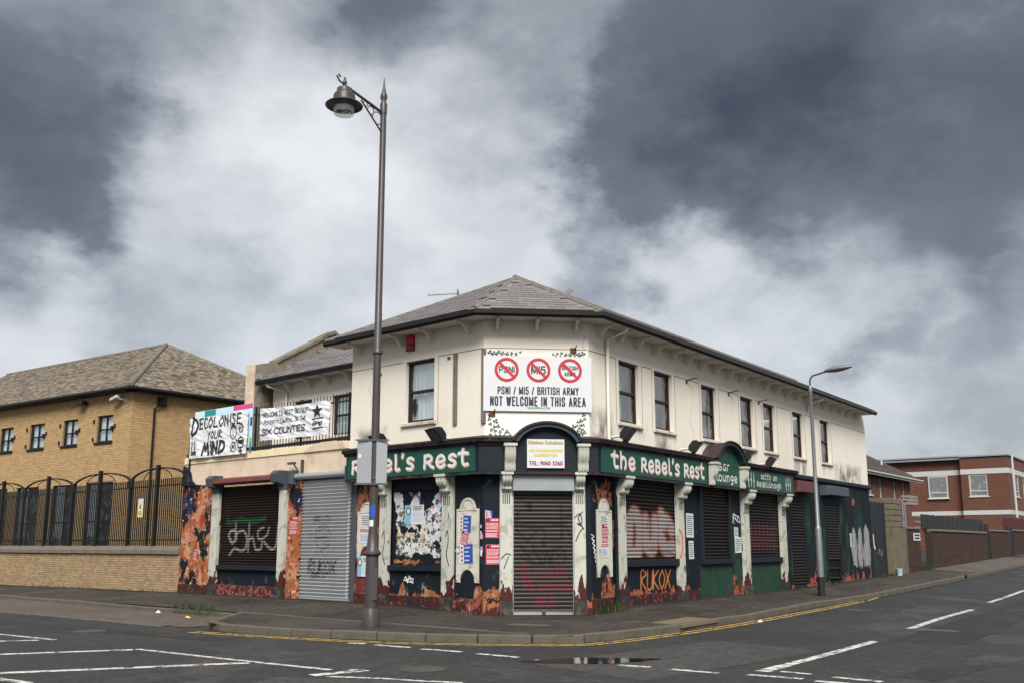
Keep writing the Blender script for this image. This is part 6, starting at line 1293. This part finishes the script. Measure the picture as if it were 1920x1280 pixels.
hd.v = [tuple(p) for r in rings for p in r]; hd.f = [(i * 12 + k, i * 12 + (k + 1) % 12, (i + 1) * 12 + (k + 1) % 12, (i + 1) * 12 + k) for i in range(n) for k in range(12)] + [tuple(range(11, -1, -1)), tuple(range(n * 12, n * 12 + 12))]; hd.tint = [1.] * len(hd.f)
obj('lamp_head', hd, 'lamp_head', l2, MQ, True)

# ------------------------------------------------------------------ yellow brick house beyond the railings
mat('brick_yellow', (.345, .228, .110), .9, .12, 3, 40, .3, tint=True, dirt_shade=((.25, .16, .08), .4)); mat('mortar', (.17, .125, .08), .95, .15, 3, 30)
mat('tile_brown', (.155, .13, .10), .9, .2, 3, 30, .3, tint=True, dirt_shade=((.06, .055, .03), .6)); mat('black_trim', (.006, .0055, .006), .5, .2)
glass('glass_dark', (.3, .32, .33), .07, .12)
HC = Vector((-16.106, 40.315, 0)); azl, azr = R_(-55.5), R_(39.5)
HL = frame((HC.x, HC.y), azl + math.pi); HR = frame((HC.x, HC.y), azr)
house = thing('brick_house', 'yellow brick two-storey house with brown tiled hip roof behind the railings', 'building', Matrix.Translation(HC))
HZ = 8.02; LEN_L = 20.; LEN_R = 10.
wl = [(-2.45, -1.32), (-5.09, -3.97), (-7.87, -6.65), (-10.5, -9.35), (-13.3, -12.1), (-16., -14.8)]
opL = [(a, b, 5.92, 7.06) for a, b in wl] + [(-2.97, -.95, 1.0, 4.17), (-5.57, -3.65, 1.0, 4.15), (-8.6, -6.7, 1.0, 4.15), (-11.3, -9.4, 1.0, 4.15)]
for F, x0, x1, ops in ((HL, -LEN_L, 0, opL), (HR, 0, LEN_R, [])):
    obj('wall', wall_mb(x0, x1, -.1, HZ, ops, .22, .012), 'mortar', house, F)
def brick_mats(F, x0, x1, z0, z1, ops, y=0., bl=.225, bh=.075):
    """stretcher bond measured from x1, bricks cut at openings and ends"""
    out = []; r = 0; z = z0
    while z + bh <= z1 + .001:
        cz = z + bh / 2; hits = [(a, b) for a, b, c, d in ops if c - bh * .4 < cz < d + bh * .4]; x = x1 + (bl / 2 if r % 2 else 0)
        while x > x0 + .01:
            a, b = max(x - bl, x0), min(x, x1)
            for p, q in hits:
                if a < p < b: b = p
                elif a < q < b: a = q
                elif p <= a and b <= q: a = b
            if b - a > .04: out.append(F @ Matrix.Translation(((a + b) / 2, y, cz)) @ Matrix.Diagonal(((b - a - .01) / .215, 1, 1, 1)))
            x -= bl
        z += bh; r += 1
    return out
bmL = brick_mats(HL, -LEN_L, 0, 1.0, HZ, opL); bmR = brick_mats(HR, 0, 8.0, 1.0, HZ, [])
cpos = Vector((0, 0, 1.5)); 
def near_first(ms, ok=lambda M: True): return sorted([m_ for m_ in ms if ok(m_)], key=lambda M: (M.translation - cpos).length)
vis = near_first(bmR + bmL, lambda M: M.translation.z > 4.3)
ids = {id(m_) for m_ in vis[:300]}
piece_set(house, 'brick', vis[:300] + [m_ for m_ in bmL + bmR if id(m_) not in ids], (-.1075, .1075, 0, .05, -.0325, .0325), 'brick_yellow', 300, (.86, 1.12), 31, 'brick_courses')
for i, (a, b, c, d) in enumerate(opL): 
    w = window(house, HL, a, b, c, d, .14, 'black_trim', True, 'black_trim' if i < 6 else 'brick_yellow', 'cross', 'curtain' if i < 6 else None, fw=.06, mid=.48, pane='glass' if i < 6 else 'glass_dark')
fix = MB().box(-.03, .03, -.06, 0, -.02, .14).mesh('shutter_hinge', 'black_trim')
for a, b in wl[:4]:
    for x, z in ((a - .22, 6.78), (a - .22, 6.0), (b + .22, 6.5)): link('shutter_hinge', fix, house, HL @ Matrix.Translation((x, 0, z)))
    obj('window_lock', MB().box(b - .02, b + .12, -.09, .0, 6.36, 6.56), 'black_trim', house, HL)
ov = .45
def isect(Fa, oa, Fb, ob): # corner of two offset lines
    pa = Fa @ Vector((0, -oa, 0)); da = (Fa @ Vector((1, -oa, 0))) - pa; pb = Fb @ Vector((0, -ob, 0)); db = (Fb @ Vector((1, -ob, 0))) - pb
    t_ = ((pb.x - pa.x) * db.y - (pb.y - pa.y) * db.x) / (da.x * db.y - da.y * db.x); return pa + da * t_
e0 = isect(HL, ov, HR, ov); e0.z = HZ + .08; eLl = HL @ Vector((-LEN_L, -ov, HZ + .08)); eRr = HR @ Vector((LEN_R + ov, -ov, HZ + .08))
ap1 = HL @ Vector((-LEN_R * .5, LEN_R * .5, 11.4)); ap2 = HL @ Vector((-LEN_L, LEN_R * .5, 11.4)); eB = HL @ Vector((-LEN_L, LEN_R + ov, HZ + .08))
mb = MB(); mb.add([eLl, e0, ap1, ap2], [(0, 1, 2, 3)]); mb.add([e0, eRr, ap1], [(0, 1, 2)]); mb.add([ap2, ap1, eRr, eB], [(0, 1, 2, 3)]); hroof = obj('roof', mb, 'tile_brown', house, I4)
tl = slate_rows([e0, eRr, ap1], .2, .13, seedv=41) + slate_rows([eLl, e0, ap1, ap2], .2, .13, seedv=42)
piece_set(hroof, 'roof_tile', tl, (-.095, .095, 0, .17, -.004, .014), 'tile_brown', 0, (.35, 1.6), 43, 'tile_courses')
ridge(e0 + Vector((0, 0, .03)), ap1 + Vector((0, 0, .03)), hroof, 20, .12); ridge(ap1, ap2, hroof, 30, .1); ridge(eRr, ap1, hroof, 20, .1)
for F, x0, x1 in ((HL, -LEN_L, .4), (HR, -.4, LEN_R)): obj('eaves_board', MB().box(x0, x1, -ov + .02, .0, HZ - .06, HZ + .05), 'black_trim', house, F); obj('gutter', MB().box(x0, x1, -ov - .09, -ov + .015, HZ - .03, HZ + .1, .03), 'gutter_black', house, F)
obj('downpipe', MB().tube([HR @ Vector(p) for p in ((1.35, -ov, HZ - .02), (1.35, -.3, HZ - .35), (1.0, -.07, HZ - .7), (1.0, -.07, 0))], .05, 8), 'gutter_black', house, I4, True); obj('meter_box', MB().box(1.15, 1.53, -.12, 0, 7.46, 7.86), 'black_trim', house, HR)
mat('camera_grey', (.35, .34, .32), .5, .1)
cctv = thing('security_camera', 'pale grey security camera under the eaves of the yellow brick house', 'camera', HL @ Matrix.Translation((-.8, -.02, 7.75)))
obj('body', MB().box(-1.05, -.55, -.42, -.26, 7.62, 7.76, .02), 'camera_grey', cctv, HL @ Matrix.Translation((-.8, 0, 7.7)) @ Matrix.Rotation(-.25, 4, 'Y') @ Matrix.Translation((.8, 0, -7.7))); obj('mount', MB().tube([(-.6, -.3, 7.66), (-.45, -.0, 7.62)], .035, 6).box(-.55, -.35, -.04, 0, 7.52, 7.7), 'camera_grey', cctv, HL)
sc2 = thing('floodlight', 'black floodlight under the eaves of the yellow brick house', 'floodlight', HL @ Matrix.Translation((-3.4, 0, 7.8))); obj('housing', MB().box(-3.65, -3.2, -.4, -.1, 7.62, 7.78, .03), 'flood_black', sc2, HL); obj('arm', MB().box(-3.46, -3.4, -.1, 0, 7.66, 7.7), 'flood_black', sc2, HL)
# ------------------------------------------------------------------ low brick wall, copings, railing
mat('coping_stone', (.12, .10, .08), .9, .3, 2, 25, .5, dirt_shade=((.04, .04, .025), .7)); mat('brick_buff', (.265, .185, .106), .9, .15, 3, 40, .3, tint=True, dirt_shade=((.16, .15, .06), .55))
lw = thing('brick_wall', 'low buff brick boundary wall with mossy stone coping left of the pub', 'wall', FL @ Matrix.Translation((-19, 0, 0)))
obj('core', MB().box(-45, -12.62, .012, .3, -.4, 1.24), 'mortar', lw, FL)
bm_ = sorted(brick_mats(FL, -30, -12.62, -.22, 1.24, []), key=lambda M: (M.translation - cpos).length); bm_ = [m_ for m_ in bm_ if m_.translation.z > .0] + [m_ for m_ in bm_ if m_.translation.z <= .0]
piece_set(lw, 'brick', bm_, (-.1075, .1075, 0, .05, -.0325, .0325), 'brick_buff', 300, (.80, 1.18), 33, 'brick_courses')
cop = MB().prism([(-.07, 1.245), (-.07, 1.36), (-.03, 1.44), (.17, 1.5), (.34, 1.44), (.37, 1.36), (.37, 1.245)], -.44, .44).mesh('coping_stone', 'coping_stone'); x = -13.07
while x > -44: link('coping_stone', cop, lw, FL @ Matrix.Translation((x, random.uniform(-.006, .006), random.uniform(-.004, .004)))); x -= .89
mat('fence_black', (.005, .005, .0055), .5, .25, 3, 30)
fe = thing('metal_railing', 'tall black metal railing with arched tops standing on the low brick wall', 'railing', FL @ Matrix.Translation((-19, .15, 1.5)))
TALL = [-14.5, -18.4, -22.5, -26.6, -30.7]; JN = [-12.74, -16.2, -20.4, -24.55, -28.65, -32.7]
for x in TALL: obj('post', MB().box(x - .06, x + .06, .1, .22, 1.45, 4.08, .01), 'fence_black', fe, FL)
for x in JN: obj('post', MB().box(x - .14, x + .14, .11, .2, 3.42, 3.66).box(x - .05, x + .05, .11, .21, 1.45, 3.6), 'fence_black', fe, FL)
bar = MB().box(-.016, .016, .135, .165, 1.5, 3.62).mesh('bar', 'fence_black')
for a, b in zip(JN, JN[1:]):
    obj('rail', MB().box(b, a, .135, .175, 3.38, 3.42), 'fence_black', fe, FL); obj('rail', MB().box(b, a, .135, .175, 1.66, 1.7), 'fence_black', fe, FL)
    tx = [t_ for t_ in TALL if b < t_ < a][0]; x = a - .12
    while x > b + .1:
        if abs(x - tx) > .09: link('bar', bar, fe, FL @ Matrix.Translation((x, 0, 0)))
        x -= .125
    for k, (dx, hh, r) in enumerate((( 1.0, .42, .022), (.55, .40, .016))):
        for s_ in (-1, 1):
            L_ = (a - tx if s_ > 0 else tx - b) * (1 if k == 0 else .52)
            pts = [(tx + s_ * L_ * math.sin(u), .155, 3.56 + hh * math.cos(u)) for u in [math.pi / 2 * i / 10 for i in range(11)]]
            obj('arch', MB().tube(pts, [r * (1 + 1.2 * (i / 10) * (k == 0)) for i in range(11)], 6), 'fence_black', fe, FL, True)
mat('warn_yellow', (.62, .52, .03), .5, .08)
ws = thing('warning_sign', 'small yellow and white warning sign fixed to the black railing', 'sign', FL @ Matrix.Translation((-15.4, .1, 2.4)))
obj('plate', MB().box(-15.57, -15.25, .118, .13, 2.42, 3.02), 'board_white', ws, FL); obj('triangle', MB().add([(-15.54, .1145, 2.68), (-15.28, .1145, 2.68), (-15.41, .1145, 2.96)], [(0, 1, 2)]), 'warn_yellow', ws, FL); obj('panel', MB().quad((-15.54, .1145, 2.46), (-15.28, .1145, 2.46), (-15.28, .1145, 2.64), (-15.54, .1145, 2.64)), 'warn_yellow', ws, FL); obj('figure', MB().add([(-15.47, .1125, 2.7), (-15.35, .1125, 2.7), (-15.41, .1125, 2.88)], [(0, 1, 2)]), 'print_black', ws, FL); obj('print', bars(-15.52, -15.3, 2.49, 2.62, 3, .1125), 'print_black', ws, FL)

# ------------------------------------------------------------------ right: gate, pier, walls, houses up the street
pz = lambda u: pav_z(*Rp(u, .3))
mat('gate_board', (.011, .015, .019), .7, .35, 3, 30, .3, streak=.3); mat('pier_stone', (.11, .09, .064), .95, .35, 2.5, 24, .8, dirt_shade=((.05, .05, .03), .7)); mat('brick_dark', (.040, .020, .014), .9, .25, 3, 30, .3, tint=True, dirt_shade=((.05, .035, .025), .6)); mat('mortar_dark', (.024, .018, .015), .95, .2)
gate = thing('yard_gate', 'dark boarded gate between the pub end and the rough stone pier', 'gate', FR @ Matrix.Translation((21.6, .0, .3)))
x = 20.66; k = 0
while x < 22.45: obj('board', MB().box(x, x + .165, -.02 + .008 * (k % 2), .03, .25, 3.22 + .03 * math.sin(k * 2.1), .006), 'gate_board', gate, FR); x += .172; k += 1
for z in (.7, 2.6): obj('rail', MB().box(20.66, 22.45, .031, .09, z, z + .14), 'gate_board', gate, FR)
wsp = [S([(20.75, 1.9), (20.8, 1.5), (20.9, 1.4)], .12, (.5, .5, .5), .04, .8), S([(21.3, 1.2), (21.5, 1.35), (21.7, 1.1), (21.9, 1.3)], .05, (.3, .3, .3), .03, .7), S([(21.1, 2.2), (21.2, 1.2), (21.9, .9), (22.2, 1.8)], .07, (.006, .006, .007), .03, .9)]
spray_panel('graffiti', gate, FR, 20.68, 22.4, .6, 2.4, wsp, y=-.026, st=.025)
pier = thing('gate_pier', 'rough mossy stone gate pier beside the dark boarded gate', 'pier', FR @ Matrix.Translation((23.2, -.1, .3)))
mb = MB(); prow = [(22.48, -.25, 24.3, .75)]
mb.box(22.48, 24.25, -.28, .7, .1, 2.25); obj('lower', mb, 'pier_stone', pier, FR)
for r in range(5):
    for c in range(3): obj('block', MB().box(22.5 + c * .56 + .01, 22.5 + (c + 1) * .56 - .01, -.26, .6, 2.26 + r * .24, 2.26 + (r + 1) * .24 - .02, .015), 'pier_stone', pier, FR)
obj('pier_edge', MB().box(24.251, 24.55, -.3, .3, .1, 2.3, .02), 'kerb_concrete', pier, FR)
def brick_wall(name, label, x0, x1, z0, z1, seedv, o=-.0, lim=150, thick=.3):
    w = thing(name, label, 'wall', FR @ Matrix.Translation(((x0 + x1) / 2, -o, z0)))
    obj('core', MB().box(x0, x1, .012 - o, thick - o, z0 - .3, z1), 'mortar_dark', w, FR)
    ms = near_first(brick_mats(FR, x0, x1, z0, z1, [], -o)); piece_set(w, 'brick', ms, (-.1075, .1075, 0, .05, -.0325, .0325), 'brick_dark', lim, (.6, 1.3), seedv, 'brick_courses')
    obj('coping', MB().box(x0, x1, -.05 - o, thick + .04 - o, z1 + .002, z1 + .11, .02), 'coping_stone', w, FR); return w
brick_wall('brick_wall', 'short brown brick wall just past the rough stone pier', 24.56, 27.4, .3, 2.2, 51, .1, 200)
brick_wall('brick_wall', 'long brown brick wall with black fencing past the driveway', 29.0, 41.0, .45, 2.15, 52, .2, 0)
brick_wall('brick_wall', 'far short brown brick wall between two dark gateways', 42.0, 47.5, .6, 2.3, 53, .2, 0)
for x0, x1, lb in ((41.02, 41.98, 'narrow dark gate at the near end of the far brick wall'), (47.52, 49.0, 'dark gate beyond the far short brick wall')):
    g_ = thing('side_gate', lb, 'gate', FR @ Matrix.Translation(((x0 + x1) / 2, 0, .8)));
    for i in range(6): w_ = (x1 - x0) / 6; obj('board', MB().box(x0 + i * w_ + .01, x0 + (i + 1) * w_ - .01, -.15, -.1, .6, 2.7), 'fence_black', g_, FR)
brick_wall('brick_wall', 'last brown brick wall before the red palisade fence', 49.0, 54., .75, 2.4, 54, .2, 0)
bf = thing('black_fence', 'black sheet fence running on top of the long brown brick wall', 'fence', FR @ Matrix.Translation((34, -.1, 2.3)))
for i in range(26): x = 28.0 + i * .5; obj('panel', MB().box(x, x + .485, -.06 + .006 * (i % 2), -.03, 2.27, 2.92 + .02 * math.sin(i * 3.3), .004), 'fence_black', bf, FR)
mat('red_paint', (.055, .012, .011), .6, .25)
pf = thing('palisade_fence', 'red steel palisade fence at the far right along the street', 'fence', FR @ Matrix.Translation((60, 0, 1)))
pb_ = MB().prism([(-.05, .7), (.05, .7), (.05, 3.3), (.0, 3.42), (-.05, 3.3)], -.02, .0, 'y').mesh('pale', 'red_paint')
for i in range(110): link('pale', pb_, pf, FR @ Matrix.Translation((50.5 + i * .2, .6, 0)))
for z in (1.2, 2.9): obj('rail', MB().box(50.3, 72.6, .61, .66, z, z + .06), 'red_paint', pf, FR)
sn = thing('street_name_sign', 'white street name plate on the short brown brick wall', 'sign', FR @ Matrix.Translation((26.9, -.12, 1.8))); obj('plate', MB().box(26.3, 27.35, -.125, -.105, 1.72, 2.05), 'board_white', sn, FR); obj('print', bars(26.4, 27.25, 1.76, 2.02, 2, -.129, 1, .6), 'print_black', sn, FR)
# things on the pier
st_ = thing('metal_grille', 'pale upright metal strips standing on top of the stone pier', 'grille', FR @ Matrix.Translation((24.3, -.1, 2.3)))
mat('strip_grey', (.20, .185, .175), .7, .25)
for i in range(11): obj('strip', MB().box(24.2 + i * .12, 24.26 + i * .12, -.1 + .02 * (i % 3), -.08 + .02 * (i % 3), 2.45 - .02 * i, 3.55 - .05 * abs(i - 4) + .04 * (i % 2)), 'strip_grey', st_, FR)
mat('cloth_blue', (.02, .03, .14), .8, .3); cl_ = MB(); 
for i in range(9):
    for j in range(7): cl_.v.append((24.35 + .045 * i + .02 * math.sin(j), -.14 - .02 * math.sin(i * 1.3 + j * .6), 3.5 - .13 * j - .02 * i))
cl_.f = [(i * 7 + j, i * 7 + j + 1, (i + 1) * 7 + j + 1, (i + 1) * 7 + j) for i in range(8) for j in range(6)]; cl_.tint = [1.] * 48
solo('blue_rag', cl_, 'cloth_blue', 'dark blue rag hanging on the metal strips above the stone pier', 'rag', FR, smooth=True)
def crate(x, z, w, h, label, o=.0, m_='strip_grey'):
    c_ = thing('plastic_crate', label, 'crate', FR @ Matrix.Translation((x, o, z)))
    obj('floor', MB().box(-w / 2, w / 2, -.2, .2, 0, .02), m_, c_)
    for zz in (.06, h * .5, h - .05): obj('band', MB().box(-w / 2, w / 2, -.21, -.19, zz, zz + .05).box(-w / 2, w / 2, .19, .21, zz, zz + .05).box(-w / 2, -w / 2 + .02, -.19, .19, zz, zz + .05).box(w / 2 - .02, w / 2, -.19, .19, zz, zz + .05), m_, c_)
    for i in range(7): obj('rib', MB().box(-w / 2 + w * i / 6.4, -w / 2 + w * i / 6.4 + .03, -.215, -.205, 0, h), m_, c_)
crate(28.4, 3.35, 1.3, .42, 'grey plastic crate balanced above the short brick wall', .5); crate(29.9, 2.28, 1.3, .62, 'grey plastic crate stacked behind the black fence', .35)
# brown-roofed terrace house
mat('brick_red', (.20, .058, .028), .9, .15, 3, 40, .25, tint=True, dirt_shade=((.10, .035, .02), .5)); mat('tile_dark', (.055, .042, .034), .9, .3, 3, 30, .3, tint=True); mat('white_trim', (.36, .36, .345), .6, .1); mat('mortar_red', (.12, .06, .04), .95, .15)
def brick_tex(name, c1, c2, mort):
    m, t, b = _start(name); c = t.new('ShaderNodeTexCoord').outputs['Object']; q = t.xyz(c); cb = t.new('ShaderNodeCombineXYZ'); t.l.new(t.math('ADD', q[0], q[1]), cb.inputs[0]); t.l.new(q[2], cb.inputs[1])
    bk = t.new('ShaderNodeTexBrick'); t.l.new(cb.outputs[0], bk.inputs['Vector']); bk.inputs['Scale'].default_value = 1; bk.inputs['Brick Width'].default_value = .225; bk.inputs['Row Height'].default_value = .075; bk.inputs['Mortar Size'].default_value = .006
    bk.inputs['Color1'].default_value = (*c1, 1); bk.inputs['Color2'].default_value = (*c2, 1); bk.inputs['Mortar'].default_value = (*mort, 1)
    t.l.new(t.mix(t.rng(t.noise(c, .7, 5), .4, .75, 0, .5), bk.outputs[0], (.09, .04, .025)), b.inputs['Base Color']); b.inputs['Roughness'].default_value = .9
    bn = t.new('ShaderNodeBump'); bn.inputs['Strength'].default_value = .5; bn.inputs['Distance'].default_value = .006; bn.invert = True; t.l.new(bk.outputs['Fac'], bn.inputs['Height']); t.l.new(bn.outputs[0], b.inputs['Normal'])
brick_tex('brick_far', (.105, .034, .018), (.073, .024, .014), (.06, .04, .03))
th = thing('terrace_house', 'small red brick house with dark tiled roof behind the yard gate', 'building', FR @ Matrix.Translation((38, 4, .5)))
FT = FR @ Matrix.Translation((0, 4, 0))
wt_ = [(34.15, 34.6, 4.2, 5.1), (36.05, 36.4, 4.0, 5.12), (38.75, 39.1, 4.15, 5.1), (40.6, 40.95, 4.2, 5.1)]
obj('wall', wall_mb(28, 42.2, 0, 5.36, wt_, .12), 'brick_far', th, FT); obj('wall', MB().box(28, 42.19, .2, 7, 0, 5.3), 'brick_far', th, FT)
for a, b, c, d in wt_: window(th, FT, a, b, c, d, .1, 'white_trim', True, 'white_trim', None, None, fw=.05)
mb = MB(); q = [FT @ Vector(p) for p in ((27.5, -.45, 5.4), (43.2, -.45, 5.4), (42.6, 3.6, 7.6), (27.5, 3.6, 7.6), (43.2, 7.5, 5.4), (27.5, 7.5, 5.4))]; mb.add(q, [(0, 1, 2, 3), (3, 2, 4, 5), (1, 4, 2)]); tr = obj('roof', mb, 'tile_dark', th, I4)
piece_set(tr, 'roof_tile', slate_rows([q[0], q[1], q[2], q[3]], .3, .3, seedv=61), (-.145, .145, 0, .36, -.004, .02), 'tile_dark', 0, (.7, 1.3), 62, 'tile_courses')
obj('fascia', MB().box(27.5, 43.2, -.47, -.43, 5.2, 5.38), 'white_trim', th, FT); obj('gutter', MB().box(27.5, 43.25, -.56, -.471, 5.3, 5.39, .02), 'white_trim', th, FT); obj('flue', MB().lathe([(.07, 0), (.07, .6)], 8), 'white_trim', th, FT @ Matrix.Translation((40.2, 1.0, 5.9)))
# flat-roofed red brick block
fb = thing('flat_roof_building', 'flat-roofed red brick block with white bands and white-framed windows up the street', 'building', FR @ Matrix.Translation((68, 3, 1)))
UQ = 68.1; F0 = FR @ Matrix.Translation((UQ, 3, 0)); FS = F0 @ Matrix.Rotation(R_(-90), 4, 'Z')   # FS: side facing the camera, x from back to street corner
FS = frame(loc(FR, UQ, 3), R_(36.9) + math.pi / 2)
winS = [(-6.3, -4.75, 5.45, 7.3), (-3.0, -1.6, 5.5, 7.3)]
def fblock(F, x0, x1, y, ops, zt):
    obj('wall', wall_mb(x0, x1, 0, zt, ops, .15, y), 'brick_far', fb, F)
    for z0, z1 in ((7.33, 7.75), (4.0, 4.35)): obj('band', MB().box(x0, x1, y - .03, y - .001, z0, z1), 'white_trim', fb, F)
    obj('roof_edge', MB().box(x0 - .05, x1 + .05, y - .12, y + .3, zt, zt + .12), 'steel_box', fb, F)
fblock(FS, -3.6, 0, 0, [winS[1]], 8.75); fblock(FS, -14, -3.62, -.7 + 1.2, [], 8.85)
fblock(FR @ Matrix.Translation((0, 3, 0)), UQ, UQ + 40, 0, [(UQ + 2.2 + 4 * i, UQ + 4.4 + 4 * i, 5.5, 7.3) for i in range(8)], 8.75)
obj('roof', MB().box(UQ, UQ + 40, .1, 16, 8.6, 8.72), 'steel_box', fb, FR @ Matrix.Translation((0, 3, 0)))
window(fb, FS, *winS[1], .1, 'white_trim', True, 'white_trim', 'sash', None, fw=.09, mid=.25)
FS2 = FS @ Matrix.Translation((0, .5, 0)); obj('wall_recess', MB().box(-6.3, -4.75, -.02, -.001, 5.42, 7.3), 'room_dark', fb, FS2); window(fb, FS2 @ Matrix.Translation((0, -.12, 0)), *winS[0], .1, 'white_trim', True, 'white_trim', 'sash', None, fw=.09, mid=.25)
for i in range(8): window(fb, FR @ Matrix.Translation((0, 3, 0)), UQ + 2.2 + 4 * i, UQ + 4.4 + 4 * i, 5.5, 7.3, .1, 'white_trim', True, 'white_trim', 'sash', None, fw=.09, mid=.25)
obj('rainwater_pipe', MB().tube([(UQ + 1.5, -.1, 8.9), (UQ + 1.5, -.1, .8)], .1, 8), 'white_trim', fb, FR @ Matrix.Translation((0, 3, 0)))
# ------------------------------------------------------------------ litter and weeds
mat('litter_white', (.45, .45, .46), .7, .15); mat('litter_orange', (.55, .16, .03), .6, .2); mat('litter_yellow', (.62, .42, .05), .6, .2); mat('litter_blue', (.25, .33, .5), .6, .2)
def scrap(x, y, zf, s, m_, label, cat='litter'):
    mb = MB(); n = 7; rs = random.Random(int(x * 100)); top = []
    for i in range(n): a = 2 * math.pi * i / n; r = s * rs.uniform(.6, 1.1); mb.v.append((r * math.cos(a), r * math.sin(a), rs.uniform(0, s * .25)))
    mb.v += [(rs.uniform(-.3, .3) * s, rs.uniform(-.3, .3) * s, s * rs.uniform(.5, .8)), (0, 0, .002)]; mb.f = [(i, (i + 1) % n, n) for i in range(n)] + [((i + 1) % n, i, n + 1) for i in range(n)]; mb.tint = [1.] * 2 * n
    solo('litter', mb, m_, label, cat, T(x, y, zf(x, y) + .006))
g1 = lambda x, y: road_z(x, y) + .014
scrap(-8.6, 24.0, g1, .1, 'litter_white', 'white paper scrap lying in the brown layby'); scrap(-7.35, 22.35, g1, .09, 'litter_yellow', 'small yellow wrapper lying in the brown layby'); scrap(11.9, 31.6, road_z, .12, 'litter_orange', 'orange can on the kerb beyond the slim lamp post'); scrap(13.2, 33.3, road_z, .1, 'litter_blue', 'pale blue can by the kerb up the right street'); scrap(5.35, 21.3, road_z, .08, 'litter_white', 'white scrap in the gutter by the dropped kerb')
ct = thing('paper_cup', 'blue and white printed tub left at the foot of the yard gate', 'tub', FR @ Matrix.Translation((22.6, -.35, pz(22.6)))); Mc = FR @ Matrix.Translation((22.6, -.42, pz(22.6))); obj('body', MB().lathe([(.10, 0), (.125, .25), (.132, .257), (.128, .265)], 14), 'paper_white', ct, Mc, True); obj('print', MB().lathe([(.1085, .06), (.1225, .20)], 14, cap=False), 'paper_sky', ct, Mc, True)
weeds('weeds', [wp(FR, .55, .18, .3), wp(FR, .9, .15, .2), wp(FR, .25, .12, .2)], 'clump of green weeds at the wall foot right of the corner door', 1, 90, .24)
weeds('weeds', [wp(FL, -12.2, .12, .3), wp(FL, -11.7, .1, .3), wp(FL, -11.2, .1, .25)], 'low weeds at the foot of the orange mural pillar', 2, 50, .12)
weeds('weeds', [wp(FL, -7.2 + .25 * i, 3.12, .25) for i in range(7)], 'grass growing in the layby gutter near the build-out', 3, 60, .14)
weeds('weeds', [wp(FR, 20.9 + .3 * i, .12, .3) for i in range(6)], 'grass strip at the foot of the yard gate', 4, 60, .12); weeds('weeds', [wp(FR, 27.5, .25, .4), wp(FR, 27.9, .1, .4)], 'tall weeds at the end of the short brick wall', 5, 70, .4)
weeds('weeds', [wp(FR, 12.5 + .5 * i, .08, .2) for i in range(9)], 'sparse weeds along the pub side wall by the door shutters', 6, 30, .09); weeds('weeds', [wp(FL, -13 - .6 * i, .06, .25) for i in range(18)], 'thin moss and weeds along the foot of the buff brick wall', 7, 30, .07)
